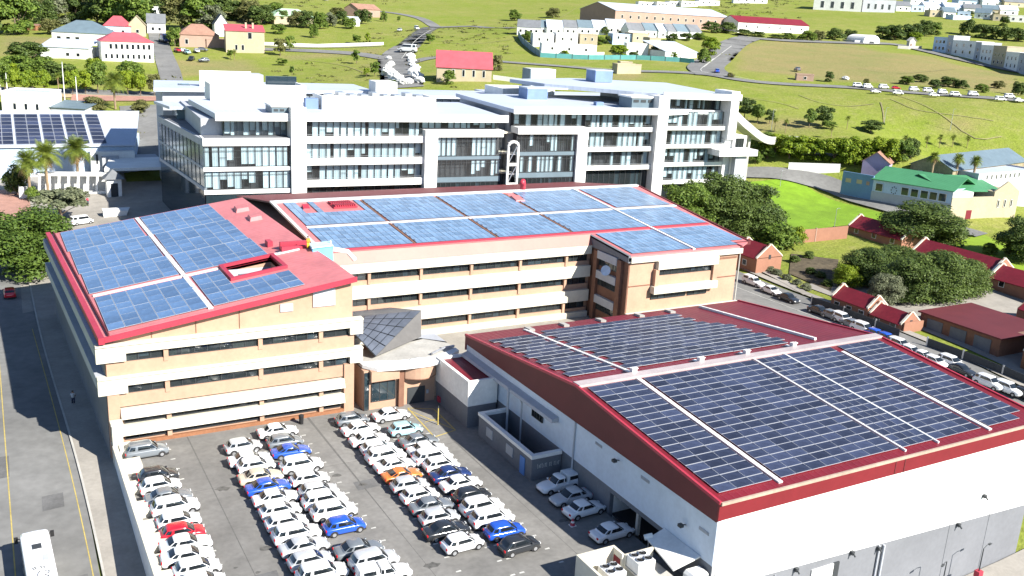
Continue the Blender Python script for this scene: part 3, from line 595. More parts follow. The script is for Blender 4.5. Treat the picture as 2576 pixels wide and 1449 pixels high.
# rooftop tank with pipe, worker
e = thing('water_tank', 'light blue rooftop tank beside the valley between the two roofs', 'tank', (38.2, 118.2, 16.2))
b = MB(); b.hexa([(-1.6,-1.1,-.6),(1.2,-1.3,-.6),(1.5,1.1,-.6),(-1.3,1.3,-.6)], [(-1.5,-1.0,1.3),(1.1,-1.2,1.5),(1.4,1.0,1.5),(-1.2,1.2,1.3)]); b.build('tank_body', mat('light_blue_tank', (.16,.48,.72), .5, .1, 1., stain=.1), e)
b = MB(); b.hexa([(-1.7,-1.2,1.3),(1.2,-1.4,1.5),(1.6,1.2,1.5),(-1.4,1.4,1.3)], [(-1.6,-1.1,1.42),(1.1,-1.3,1.62),(1.5,1.1,1.62),(-1.3,1.3,1.42)]); b.build('lid', mat('pale_blue_lid', (.45,.66,.75), .5, .1), e)
b = MB(); b.tube([(1.3,0,1.3),(1.25,.1,1.9)], .1, 8); b.tube([(1.3,-.6,.9),(3.4,-.6,.4),(4.4,-.6,-.8)], .32, 8); b.build('pipe', WHITE, e)
# ================================================================== the hall
def hz(y): return 9.2+(y-54.1)*.0873 if y <= 77 else 11.2-(y-77)*.109
hall = thing('hall', 'large red-roofed hall with white walls and dark solar panels by the car park', 'hall', (75, 78, 0), world=True)
HX0, HX1, HY0, HY1 = 52.4, 98.0, 54.1, 102.7
m = MB(); m.box(57.0, HX1, HY0+.3, HY1, -9.5, 7.4); m.box(52.9, 57.0, 69.6, HY1, -4, 7.4); m.box(52.9, 57.0, HY0+.3, 61.0, -9.5, 7.4); m.box(52.9, 57, 61.0, 69.6, 2.45, 7.4); m.build('wall_core', WHITE, hall)
m = MB(); m.box(HX0, 52.9, HY0, 61.0, 2.9, 7.4); m.box(HX0, 52.9, 61.0, 69.6, 2.9, 7.4); m.box(HX0, 52.9, 69.6, HY1, 2.9, 7.4); m.build('side_wall', mat('hall_side_shade_tint', (.56,.64,.75), .7, .05, .4, stain=.09, bump=.15), hall)  # white wall, tinted blue to put this side's shade into its colour
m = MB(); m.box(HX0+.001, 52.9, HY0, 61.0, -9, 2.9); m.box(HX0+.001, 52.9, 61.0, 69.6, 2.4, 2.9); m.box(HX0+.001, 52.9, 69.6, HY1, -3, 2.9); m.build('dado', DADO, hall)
dl = lambda x: .45-(x-55)*.036
m = MB(); m.hexa([(52.9,HY0,dl(52.9)),(HX1,HY0,dl(HX1)),(HX1,HY0+.3,dl(HX1)),(52.9,HY0+.3,dl(52.9))], [(52.9,HY0,7.4),(HX1,HY0,7.4),(HX1,HY0+.3,7.4),(52.9,HY0+.3,7.4)]); m.build('front_wall', WHITE, hall)
m = MB(); m.hexa([(52.9,HY0-.02,-9.5),(HX1,HY0-.02,-9.5),(HX1,HY0+.3,-9.5),(52.9,HY0+.3,-9.5)], [(52.9,HY0-.02,dl(52.9)-.005),(HX1,HY0-.02,dl(HX1)-.005),(HX1,HY0+.3,dl(HX1)-.005),(52.9,HY0+.3,dl(52.9)-.005)]); m.build('front_dado', mat('front_dado_grey', (.175,.182,.20), .8, .05, .4, stain=.1), hall)
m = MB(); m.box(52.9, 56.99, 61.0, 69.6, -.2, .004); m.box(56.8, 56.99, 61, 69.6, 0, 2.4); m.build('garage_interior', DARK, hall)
m = MB(); m.box(52.5, 52.85, 64.9, 65.25, 0, 2.4); m.build('garage_column', CONC, hall)
def gable_strip(x0, x1, zb, name, mt, zadd=0.0, ya=HY0, yb=HY1):
    m = MB(); ys_ = [ya, 77, yb]
    for a, c in zip(ys_[:-1], ys_[1:]): m.prism([(x0,a),(x1,a),(x1,c),(x0,c)], zb, lambda x, y: hz(y)+zadd)
    return m.build(name, mt, hall)
gable_strip(HX0-.18, HX0+.4, 7.25, 'gable_cladding', MAROON, -.02); gable_strip(HX1-.4, HX1+.18, 7.0, 'gable_cladding', MAROON, -.02)
m = MB(); m.box(HX0-.18, HX1+.18, HY0-.22, HY0-.001, 7.45, 9.18); m.build('front_fascia', mat('hall_fascia_red', (.175,.013,.02), .5, .06, .3, stain=.10), hall)
m = MB(); m.box(74.2, 74.3, HY0-.26, HY0-.22, 7.45, 9.15); m.box(75.5, 75.6, HY0-.26, HY0-.22, 7.45, 9.15); m.build('fascia_joint', MAROON, hall)
m = MB(); m.box(HX0-.18, HX1+.18, HY1, HY1+.2, 6.4, 8.38); m.build('rear_fascia', REDD, hall)
m = MB(); m.prism([(HX0-.2,HY0-.2),(HX1+.2,HY0-.2),(HX1+.2,76.99),(HX0-.2,76.99)], lambda x, y: hz(y)-.2, lambda x, y: hz(y)); roof_h = m.build('roof', REDD, hall)
m = MB(); m.prism([(HX0-.2,77.0),(HX1+.2,77.0),(HX1+.2,HY1+.25),(HX0-.2,HY1+.25)], lambda x, y: hz(y)-.2, lambda x, y: hz(y)); m.build('rear_roof_slope', REDD, hall)
m = MB(); m.box(HX0-.1, HX1+.1, 76.35, 77.55, 11.02, 11.42); m.build('ridge_capping', mat('ridge_metal', (.42,.36,.36), .45, .08, .6, stain=.12), roof_h)
m = MB()
for a, c in ((HY0-.25, 77.0), (77.0, HY1+.2)): m.prism([(HX0-.26,a),(HX0-.02,a),(HX0-.02,c),(HX0-.26,c)], lambda x, y: hz(y)-.12, lambda x, y: hz(y)+.16)
m.build('verge_flashing', REDE, roof_h); m = MB()
for a, c in ((HY0-.25, 77.0), (77.0, HY1+.2)): m.prism([(HX1+.02,a),(HX1+.26,a),(HX1+.26,c),(HX1+.02,c)], lambda x, y: hz(y)-.12, lambda x, y: hz(y)+.16)
m.build('verge_flashing', REDE, roof_h)
m = MB(); m.box(HX0-.1, HX1+.1, HY0-.42, HY0-.225, 8.98, 9.26); m.build('gutter', mat('gutter_cream', (.40,.30,.24), .6, .1, .5, stain=.2), roof_h)
m = MB(); m.hexa([(51.5,80,5.75),(52.39,80,5.75),(52.39,102.4,5.75),(51.5,102.4,5.75)], [(51.6,80,6.1),(52.39,80,6.35),(52.39,102.4,6.35),(51.6,102.4,6.1)]); m.build('side_gutter', GREYW, hall)
m = MB(); m.tube([(51.5,89.7,6.1),(51.5,89.7,2.4),(51.5,89.7,0)], .14, 8); m.tube([(51.8,87.6,5.9),(51.9,87.2,5.2),(51.9,87.1,.2)], .11, 8); m.tube([(52.3,76.6,7.2),(52.3,76.6,2.5),(52.3,76.6,0)], .10, 8); m.build('downpipe', GREYW, hall)
w1 = window_bay(hall, 0, 2.3, 0, 4.35, 5.2, 0, T=lambda a, c, d: (HX0-.03+c, 85.4-a, d), sub=.58)
for (yy, zz, dy, dz_) in ((72.2,6.5,1.2,.3),(64.3,6.4,1.3,.32),(55.6,5.6,1.3,.32)):
    m = MB()
    for k in range(4): m.box(HX0-.06, HX0-.001, yy-dy/2, yy+dy/2, zz-dz_/2+k*dz_/4, zz-dz_/2+k*dz_/4+dz_/6)
    m.build('wall_vent', GREYW, hall)
for yy, zz in ((68.6,6.4),(58.0,4.9)):
    m = MB(); m.tube([(HX0,yy,zz),(HX0-.45,yy,zz+.15)], .05, 6); m.box(HX0-.8, HX0-.4, yy-.22, yy+.22, zz-.05, zz+.22); m.build('wall_light', FRAME, hall)
MB().box(52.46, 52.75, HY0-.03, HY0+.02, -6, 7.2).build('corner_trim', WHITE, hall)
for xx, za_, zb_, r in ((74.1,-.3,-8.5,.10),(74.8,-.4,-8.5,.14),(60.2,.1,-8.5,.05)): MB().tube([(xx,53.95,za_),(xx,53.95,zb_)], r, 8).build('downpipe', GREYW, hall)
MB().box(65.0, 67.9, 53.95, 54.07, -4.4, -.7).build('roller_door', WHITE, hall)
MB().box(67.9, 68.6, 53.9, 54.07, -4.4, -.65).build('door_shadow_jamb', FRAME, hall)
for xx, zz in ((62.8,.0),(70.2,-.1),(74.0,-.55),(86.2,-.8),(89.7,1.8)):
    m = MB(); m.box(xx-.16, xx+.16, 53.75, 54.07, zz-.18, zz+.18); m.tube([(xx,53.8,zz),(xx,53.5,zz-.25)], .09, 6); m.build('wall_light', FRAME, hall)
for xx in (84.9, 91.5): MB().box(xx, xx+.03, 54.05, 54.075, -8, -.5).build('wall_joint', DADO, hall)
# arrays on the hall
hs = (0, 1, .0873); fs = (0, 1, -.109)
for lab, xa, cols, w_ in (('leftmost block of dark solar panels on the near slope of the hall', 53.1, 3, 2.02), ('broad block of dark panels right of the first walkway, near hall slope', 60.3, 8, 1.91), ('narrow block of dark solar panels in the middle right of the near hall slope', 76.5, 4, 1.08), ('block of dark solar panels left of the right-hand walkway on the near hall slope', 81.3, 4, 1.75), ('rightmost block of dark solar panels on the near slope of the hall', 89.7, 4, 1.72)):
    sk = (lambda c, r: c == 3 and r == 0) if 'rightmost' in lab else None
    array(lab, 'solar blocks on the hall', (xa,55.1,hz(55.1)), (1,0,0), hs, cols, 18, w_, 1.12, .035, .05, 'hall', .016, .030, skip=sk)
array('small block of dark solar panels at the left of the rear hall slope', 'solar blocks on the hall', (53.3,79.9,hz(79.9)), (1,0,0), fs, 3, 13, 2.0, 1.36, .07, .09, 'hall', .03, .04, stag=.35)
array('large staggered block of dark solar panels on the rear slope of the hall', 'solar blocks on the hall', (60.7,79.6,hz(79.6)), (1,0,0), fs, 11, 14, 2.15, 1.36, .07, .09, 'hall', .03, .04, stag=.4, skip=lambda c, r: (c > 9 and r > 8))
walkway('pale walkway between the two left blocks on the near hall slope', (59.75,54.5,hz(54.5)), (59.7,76.2,hz(76.2)), .5, (0,-.09,1))
walkway('pale walkway before the rightmost block on the near hall slope', (89.2,54.5,hz(54.5)), (89.0,74.6,hz(74.6)), .5, (0,-.09,1))
walkway('pale walkway beside the left block on the rear hall slope', (60.2,78.6,hz(78.6)), (60.2,101.6,hz(101.6)), .4, (0,.1,1))
walkway('long white rail on the bare right part of the rear hall slope', (89.4,79.3,hz(79.3)), (89.8,101.8,hz(101.8)), .35, (0,.1,1), .3, WHITE)
walkway('thin pale rail down the near hall slope left of the narrow block', (76.2,54.5,hz(54.5)), (76.2,76.2,hz(76.2)), .22, (0,-.09,1), .2)
walkway('thin pale rail down the near hall slope right of the narrow block', (81.05,54.5,hz(54.5)), (81.0,76.2,hz(76.2)), .22, (0,-.09,1), .2)
for i, xx in enumerate((60.2, 69.6, 76.5, 84.0)):
    m = MB(); m.box(xx-.3, xx+.3, 77.5, 78.1, 10.9, 11.75); m.box(xx-.22, xx+.22, 78.1, 78.9, 10.85, 11.15); m.box(xx-.38, xx+.38, 77.42, 77.8, 11.75, 11.85)
    tag(m.build('ridge_bracket', WHITE), '%s white bracket standing behind the hall ridge' % ('leftmost', 'second', 'third', 'rightmost')[i], 'bracket', 'brackets behind the hall ridge')
for i, xx in enumerate((60.7, 66.0, 71.9, 78.4, 83.8)):
    m = MB(); m.prism([(xx-.3,100.6),(xx+.35,100.3),(xx+.5,101.9),(xx-.2,102.2)], lambda x, y: hz(y)-.02, lambda x, y: hz(y)+.3)
    tag(m.build('eave_cable_cover', CONC), '%s pale cable cover on the rear eave of the hall' % ('leftmost', 'second', 'third', 'fourth', 'rightmost')[i], 'cable cover', 'cable covers on the rear hall eave')
# ================================================================== annex, enclosure, entrance
an = thing('annex', 'small white annex with a sunken red roof between entrance and hall', 'annex', (50, 98, 0), world=True)
m = MB(); m.box(48.3, 52.1, 93.7, 102.6, 2.75, 5.2)
for x0, x1, y0, y1 in ((48.2,48.6,93.6,102.8),(48.6,51.9,93.6,94.0),(48.6,51.9,102.4,102.8),(51.9,52.15,93.6,102.8)): m.box(x0, x1, y0, y1, 2.76, 5.95)
m.build('wall', WHITE, an)
MB().box(48.25, 52.12, 93.65, 102.7, -1, 2.75).build('dado', DADO, an)
MB().box(48.6, 51.9, 94.0, 102.4, 5.2, 5.62).build('roof', REDD, an)
m = MB(); m.box(48.05, 48.26, 101.2, 101.9, .3, 1.0); m.build('hose_box', REDE, an)
en = thing('walled_enclosure', 'roofless dark grey walled enclosure with white coping against the hall', 'enclosure', (50, 85, 0), world=True)
m = MB(); m.box(48.6, 48.95, 78.8, 91.3, -.5, 2.55); m.box(48.95, 52.3, 78.8, 79.15, -.5, 2.55); m.box(48.95, 52.3, 90.95, 91.3, -.5, 2.55); m.build('wall', DADO, en)
m = MB(); m.box(48.5, 49.05, 78.7, 91.4, 2.56, 2.95); m.box(49.05, 52.3, 78.7, 79.25, 2.56, 2.95); m.box(49.05, 52.3, 90.85, 91.4, 2.56, 2.95); m.build('coping', WHITE, en)
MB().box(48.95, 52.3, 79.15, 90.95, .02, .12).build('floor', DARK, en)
for y0 in (89.2, 84.4):
    m = MB(); m.box(48.52, 48.59, y0-1.5, y0, .9, 2.0); f_ = m.build('shutter', GREYW, en)
    m = MB()
    for k in range(6): m.box(48.49, 48.525, y0-1.5, y0, .93+k*.18, .98+k*.18)
    m.build('slat', CONC, f_)
MB().box(48.5, 48.59, 80.2, 81.2, 0, 2.05).build('door', mat('blue_door', (.10,.22,.50), .5, .08), en)
m = MB(); x = 49.3                               # painted lettering on the near wall, worn beyond reading
for k, wd in enumerate((.08,.16,.1,.12,.06,.14,.1,.0,.12,.1,.0,.14,.08,.12,.1)):
    if wd: m.box(x, x+wd*.5, 78.77, 78.79, 1.35, 1.75 if k % 3 else 1.85); m.box(x, x+wd, 78.77, 78.79, 1.35+.2*(k % 3), 1.41+.2*(k % 3))
    x += .19
m.build('wall_lettering', LINE, en)
ent = thing('entrance_block', 'peach entrance block with white roof slab beside the car park', 'entrance', (43, 105, 0), world=True)
m = MB(); m.box(38.6, 48.15, 103.0, 112, -1, 5.2); m.build('wall', PEACH, ent)
m = MB(); m.box(39.3, 43.0, 102.2, 103.0, 3.95, 5.3); m.build('fascia', PEACH, ent)
cv = [(43.9,103.0)]+[(43.9+4.2*t, 102.6-1.0*math.sin(math.pi*t)) for t in (0,.12,.25,.4,.5,.6,.75,.88,1)]+[(48.1,103.0)]
MB().prism(cv, 3.7, 5.3).build('curved_fascia', PEACH, ent)
MB().prism([(x, y-.03 if 0 < i < len(cv)-1 else y) for i, (x, y) in enumerate(cv)], 3.6, 3.7).build('fascia_trim', BROWN, ent)
m = MB(); m.prism([(38.7,103.9),(40,102.1),(43.2,101.6),(46.6,101.4),(48.1,101.8),(52.2,104.5),(52.2,105.6),(48.6,103.6),(43.5,103.8),(38.7,105.2)], 5.32, 5.75); m.build('roof_slab', WHITE, ent)
m = MB(); m.prism([(38.7,105.25),(43.5,103.85),(48.6,103.65),(52.2,105.65),(52.2,108.6),(49.6,111),(44,109.5),(38.7,109)], 5.3, 5.6); m.build('roof_deck', CONC, ent)
m = MB(); m.prism([(44.5,109.3),(49.8,110.6),(52.2,108),(52.2,112),(44.5,114)], 5.2, 5.6); m.build('roof_deck', GREYW, ent)
m = MB(); m.tube([(48.2,104.2,5.9),(50.5,105.4,6.0),(52.0,105.6,6.0)], .16, 8); m.tube([(44.8,103.2,5.86),(46.2,103.4,5.86)], .12, 8); m.build('roof_pipe', STEEL, ent)
window_bay(ent, 39.6, 42.7, 102.98, 1.1, 3.5, 0, m=MIRR, sub=1.05)
window_bay(ent, 38.65, 39.2, 102.98, .1, 5.0, 0, m=MIRR, sub=.6)
MB().box(43.05, 43.75, 102.5, 103, 0, 5.25).build('dark_pier', BROWN, ent)
m = MB(); m.box(44.4, 46.8, 102.93, 103.0, 0, 2.2); m.build('double_door', FRAME, ent)
MB().box(47.0, 47.3, 102.9, 103.0, 1.1, 1.6).build('notice', GREYW, ent)
zoomA = lambda x, y: ((1300+x*.41408)/1.4907, (1120+y*.41408)/1.4907)
A_, B_ = at(*zoomA(165,155), Y=115), at(*zoomA(675,105), Y=115); C_ = at(*zoomA(260,525), z=6.0); D_ = at(*zoomA(60,310), X=38.75); E_ = at(*zoomA(675,345), z=5.9)
atr = thing('glass_atrium', 'dark glazed atrium roof sloping down to a point above the entrance', 'skylight', (C_.x, C_.y, 5.8), world=True)
def grid(p00, p10, p11, p01, nu, nv, name, mt, par, lift=.0):
    nrm = (p10-p00).cross(p01-p00).normalized()
    if nrm.z < 0: nrm = -nrm
    for i in range(nu):
        for j in range(nv):
            q = lambda u, v: (p00.lerp(p10, u)).lerp(p01.lerp(p11, u), v)+nrm*lift
            e_ = .04; u0, u1, v0, v1 = (i+e_)/nu, (i+1-e_)/nu, (j+e_)/nv, (j+1-e_)/nv
            pts = [q(u0,v0), q(u1,v0), q(u1,v1), q(u0,v1)]
            if (pts[1]-pts[0]).length < .05: pts = pts[1:]
            if (pts[-1]-pts[-2]).length < .05: pts = pts[:-1]
            if len(pts) > 2: MB().poly(pts).build(name, mt, par)
ATG = mat('atrium_glass', (.085,.098,.125), .45, .2, .4, spec=.25)
m = MB(); m.poly([A_, D_, C_]); m.poly([A_, C_, B_]); m.build('atrium_frame', FRAME, atr)
grid(D_, A_, B_, C_, 5, 5, 'roof_pane', ATG, atr, .06)
m = MB(); m.poly([B_, C_, E_]); m.poly([(B_.x, B_.y+3, 5.5), B_, E_]); m.build('side_cladding', mat('grey_cladding', (.13,.125,.12), .6, .1, .5, stain=.1), atr)
m = MB(); m.poly([A_, B_, (B_.x, 126.3, 5.2), (A_.x, 126.3, 5.2)]); m.poly([D_, A_, (A_.x, 126.3, 5.2), (38.7, 126.3, 5.2)]); m.build('rear_slope', ATG, atr)
# yard, plant room and cooling units at the near corner of the hall
yd = thing('plant_yard', 'peach walled plant yard at the near corner of the car park', 'plant yard', (46, 58, 0), world=True)
m = MB(); m.box(42.8, 46.6, 60.7, 60.95, -.2, 2.6); m.box(46.6, 46.85, 59.3, 60.95, -.2, 2.6); m.box(46.85, 49.9, 59.1, 59.3, -.2, 2.6); m.box(42.8, 43.05, 52, 60.7, -.2, 2.6); m.build('wall', CREAM, yd)
m = MB(); m.box(46.86, 49.8, 55.0, 59.1, 1.4, 1.55); m.box(43.05, 46.85, 52, 60.7, -.1, .02); m.build('deck', CONC, yd)
MB().box(46.56, 46.6, 59.5, 60.5, 0, 2.0).build('door', REDT, yd)
for i, (ux_, uy_, uz_) in enumerate(((44.1, 57.6, .1), (46.95, 57.3, 1.56))):
    ac = thing('cooling_unit', ('white four-fan cooling unit on the yard floor', 'white four-fan cooling unit on the raised deck by the hall')[i], 'cooling unit', (ux_, uy_, uz_), 'cooling units in the plant yard')
    hh = 2.0 if i == 0 else 1.1
    m = MB(); m.box(0, 1.8, 0, 1.75, 0, hh); bd = m.build('casing', WHITE, ac)
    m = MB()
    for k in range(5): m.box(.1, 1.7, -.015, 0, .12+k*hh*.17, .2+k*hh*.17)
    m.build('grille', GREYW, bd)
    for fx_ in (.48, 1.32):
        for fy_ in (.46, 1.3):
            m = MB(); m.tube([(fx_,fy_,hh),(fx_,fy_,hh+.14)], [.38,.36], 14, cap=False); fo = m.build('fan_shroud', GREYW, ac)
            m = MB()
            for k in range(5):
                a_ = k*2*math.pi/5; m.poly([(fx_,fy_,hh+.05), (fx_+.34*math.cos(a_), fy_+.34*math.sin(a_), hh+.04), (fx_+.34*math.cos(a_+.7), fy_+.34*math.sin(a_+.7), hh+.09)])
            m.tube([(fx_,fy_,hh+.005),(fx_,fy_,hh+.012)], .35, 14); m.build('fan', DARK, fo)
aw = thing('lean_to_canopy', 'white sheet lean-to canopy against the shaded hall wall', 'canopy', (51, 58, 0), world=True)
m = MB(); m.hexa([(49.4,55.6,2.35),(52.35,55.6,2.95),(52.35,60.8,2.95),(50.3,60.6,2.45)], [(49.4,55.6,2.5),(52.35,55.6,3.1),(52.35,60.8,3.1),(50.3,60.6,2.6)]); m.build('canopy_sheet', WHITE, aw)
MB().tube([(50.4,60.5,0),(50.4,60.5,2.5)], .06, 8).build('post', STEEL, aw)
m = MB(); m.tube([(50.2,60.9,2.55),(50.9,60.6,2.75)], .28, 10); m.build('blind_roll', WHITE, aw)
cb = thing('service_cabinet', 'white rounded service cabinet at the foot of the hall corner', 'cabinet', (51.4, 55.2, 0), world=True)
m = MB(); p2 = [(50.4,0),(52.3,0),(52.3,2.1),(52.1,2.35),(50.65,2.35),(50.4,2.1)]
m.v = [(x, 54.3, z) for x, z in p2]+[(x, 55.4, z) for x, z in p2]; k = len(p2)
m.f = [tuple(range(k)), tuple(range(2*k-1, k-1, -1))]+[(i, i+k, (i+1) % k+k, (i+1) % k) for i in range(k)]; m.m = [0]*len(m.f); m.build('casing', WHITE, cb)
MB().box(50.65, 52.05, 54.26, 54.3, .3, 2.0).build('front_panel', GREYW, cb)
# boundary wall of the car park
bw = thing('boundary_wall', 'white car park boundary wall with pale buttress blocks above the street', 'wall', (10, 80, 0), world=True)
m = MB(); m.box(9.75, 10.09, 40, 103.4, -6, .75); m.build('wall', WHITE, bw)
m = MB(); m.box(9.62, 10.2, 40, 103.4, .751, .86); m.build('coping', CREAM, bw)
for i, yy in enumerate((101.6, 97.8, 93.0, 88.0, 84.6, 81.4, 78.2, 75.0, 71.8)):
    hh = (1.0, .8, .55, .8, .5, .8, .5, .7, .6)[i]; MB().box(10.21, 11.9 if i % 2 else 11.5, yy-1.1, yy+1.0, -.05, hh).build('buttress_block', CREAM, bw)
gp = thing('gate_pillar', 'cream gate pillar at the street corner of the office', 'pillar', (10, 103, 0), world=True)
MB().box(9.7, 10.75, 102.2, 103.44, -3, 3.2).build('shaft', CREAM, gp); MB().box(9.6, 10.85, 102.1, 103.44, 3.2, 3.4).build('cap', CREAM, gp)
def lowbin(P_, label):
    e = thing('rubbish_bin', label, 'bin', P_)
    MB().tube([(0,0,0),(0,0,.9),(0,0,1.0)], [.24,.3,.3], 12).build('bin_body', BLACK, e); MB().tube([(0,0,1.0),(0,0,1.12),(0,0,1.25)], [.33,.3,.08], 12).build('lid', BLACK, e)
lowbin(at(758,1066,z=0), 'black domed bin standing before the office front')
e = thing('yellow_post', 'yellow warning post in the hatched bay by the annex', 'post', (45.4, 95.8, 0)); MB().tube([(0,0,0),(0,0,2.2)], [.09,.07], 8).build('post', YLINE, e); MB().tube([(0,0,2.2),(0,0,2.5)], [.1,.02], 8).build('tip', FRAME, e)
e = thing('barrier_cone', 'red and white marker at the edge of the hall shade', 'cone', at(1440,1322,z=0)); MB().tube([(0,0,.05),(0,0,.75)], [.26,.06], 12).build('cone', REDE, e); MB().box(-.3,.3,-.3,.3,0,.05).build('base', WHITE, e); MB().tube([(0,0,.34),(0,0,.52)], [.19,.135], 12).build('stripe', WHITE, e)
# lamp posts before the hall
def lamp(name, label, P_, h, arm, m=FRAME, group=None):
    e = thing(name, label, 'lamp post', P_, group); b = MB(); b.tube([(0,0,-.3),(0,0,h*.5),(0,0,h)], [.09,.07,.05], 8); b.build('pole', m, e)
    b = MB(); b.tube([(0,0,h),(arm[0]*.6,arm[1]*.6,h+.18),(arm[0],arm[1],h+.12)], [.04,.035,.03], 6); b.build('arm', m, e)
    d = Vector((arm[0], arm[1], 0)).normalized(); b = MB(); p = Vector((arm[0], arm[1], h+.1)); s_ = Vector((-d.y, d.x, 0))*.11
    b.hexa([p-s_-Vector((0,0,.06)), p+d*.55-s_-Vector((0,0,.05)), p+d*.55+s_-Vector((0,0,.05)), p+s_-Vector((0,0,.06))], [p-s_+Vector((0,0,.06)), p+d*.55-s_, p+d*.55+s_, p+s_+Vector((0,0,.06))]); b.build('lamp_head', m, e)
    return e
lamp('lamp_post', 'thin dark lamp post before the grey base of the hall', (82.4, 52.0, gz1(82.4,52)), 5.2, (-.9,-.3))
rs = lamp('lamp_post', 'lamp post with a red box on its shaft before the hall', (87.6, 51.6, gz1(87.6,51.6)), 5.6, (1.1,.2))
MB().box(-.35,.35,-.3,.3,2.3,3.0).build('red_box', REDE, rs)
# ================================================================== the white and glass office block behind
GO = Vector((56.6, 187.5, 0)); GU = Vector((85.4, -6, 0)).normalized(); GN = Vector((-GU.y, GU.x, 0))
def gT(u, v, z): p = GO+GU*u+GN*v; return (p.x, p.y, z)
gb = thing('glass_office_block', 'long white and glass office block with balconies, piers and pale roofs', 'office', gT(42, 15, 3), world=True)
def gbx(name, mt, *bs):
    for q in bs: o = MB().box(*q, 0, gT).build(name, mt, gb)
    return o
def glaze(u0, u1, v, z0, z1, pw=1.5, blind=.92, transom=None, gm=GLASS):
    k = max(1, round((u1-u0)/pw)); d = (u1-u0)/k
    f = MB()
    for i in range(k+1): f.box(u0+i*d-.05, u0+i*d+.05, v-.1, v+.04, z0, z1, 0, gT)
    f.box(u0, u1, v-.08, v+.03, z0, z0+.1, 0, gT); f.box(u0, u1, v-.08, v+.03, z1-.1, z1, 0, gT)
    if transom: f.box(u0, u1, v-.07, v+.02, transom-.04, transom+.04, 0, gT)
    f.build('mullions', FRAME, gb)
    for i in range(k):
        a, c = u0+i*d+.05, u0+(i+1)*d-.05
        if R_.random() < .12:                    # an opened casement row
            MB().box(a, c, v-.05, v-.01, z0+(z1-z0)*.45, z0+(z1-z0)*.45+.07, 0, gT).build('transom', FRAME, gb)
        p = MB().poly([gT(a,v,z0+.1), gT(c,v,z0+.1), gT(c,v,z1-.1), gT(a,v,z1-.1)]).build('window_pane', gm, gb)
        if R_.random() < blind:
            t = R_.choice((0,0,0,0,0,0,.1,.3,.5)); zb = z0+.12+(z1-z0)*t; hw = (c-a)*R_.choice((.6,.95,1,1,1,1)); m = MB(); n = 5
            for j in range(n):
                x0, x1 = a+hw*j/n, a+hw*(j+1)/n; o = (.28,.34)
                m.poly([gT(x0,v+o[j%2],zb), gT(x1,v+o[(j+1)%2],zb), gT(x1,v+o[(j+1)%2],z1-.12), gT(x0,v+o[j%2],z1-.12)])
            m.build('blind', BLIND, p)
    MB().box(u0-.1, u1+.1, v+1.6, v+1.7, z0-.2, z1+.2, 0, gT).build('room_back', ROOM, gb)
gbx('core', GREYW, (-18.8,43.8,4.6,40,0,25.4), (44,47.4,8,30,0,26), (47.6,104,4.6,34,0,27.4), (88,104.5,5.0,34,27.4,30.8))
# left block
gbx('white_band', WHITE, (-19.2,-2.3,-.35,4.5,20.7,22.15), (-19.2,-2.3,-.3,.4,15.75,16.5), (-19.2,-2.3,-.3,.4,11.2,12.05))
gbx('floor_slab', GREYW, (-18.9,-2.3,.4,4.5,15.9,16.3), (-18.9,-2.3,.4,4.5,11.4,11.8))
glaze(-18.9, -2.35, 0, 16.5, 20.65, 1.38, .9, 19.7); glaze(-18.9, -2.35, 0, 12.05, 15.75, 1.38, .85, 15.0)
gbx('tinted_glazing', MIRR, (-18.9,-2.4,-.05,.35,1,11.15), (-18.9,-18.8,.36,1,1,11.8))
skw = lambda d: [(-18.85-d,.36),(-18.6,.36),(-18.6,39.5),(-23.4-d,39.5)]
for nm_, mt_, d_, za_, zb_ in (('side_glazing',SIDEG,.2,12.5,20.6),('side_base',MIRR,.2,1,11.8),('side_band',GREYW,.4,20.65,22.0),('side_band',GREYW,.35,11.8,12.48),('side_band',GREYW,.3,16.1,16.5)): MB().prism(skw(d_), za_, zb_, 0, gT).build(nm_, mt_, gb)
for k in range(1, 12): t_ = k/12; v_ = .36+39.1*t_; u_ = -19.08-4.55*t_; gbx('side_mullion', FRAME, (u_-.06,u_+.02,v_-.05,v_+.05,12.5,20.6))
gbx('terrace_deck', DADO, (-18.8,-2.4,.3,4.55,22.16,22.2), (-18.8,-14.9,4.5,30,22.1,22.2)); MB().prism([(-19.0,4.56),(-18.81,4.56),(-18.81,39),(-23.2,39)], 22.0, 22.12, 0, gT).build('terrace_deck', DADO, gb)
glaze(-14.6, -2.4, 3.2, 22.2, 25.4, 1.2, .9)
gbx('side_glazing', MIRR, (-14.85,-14.65,3.2,24,22.2,25.4))
gbx('wall', WHITE, (-14.6,-2.4,6,24,22.2,25.4))
gbx('pier', WHITE, (-2.3,.72,-.9,3.4,0,28.25)); gbx('lift_overrun', GREYR, (-5.6,-2.35,1.4,8,25.6,28.1)); gbx('lift_overrun_cap', WHITE, (-5.8,-2.33,1.2,8.2,28.1,28.4))
gbx('slot_window', FRAME, (-5.2,-4.4,1.3,1.42,27.3,27.7), (-4.0,-3.2,1.3,1.42,27.3,27.7))
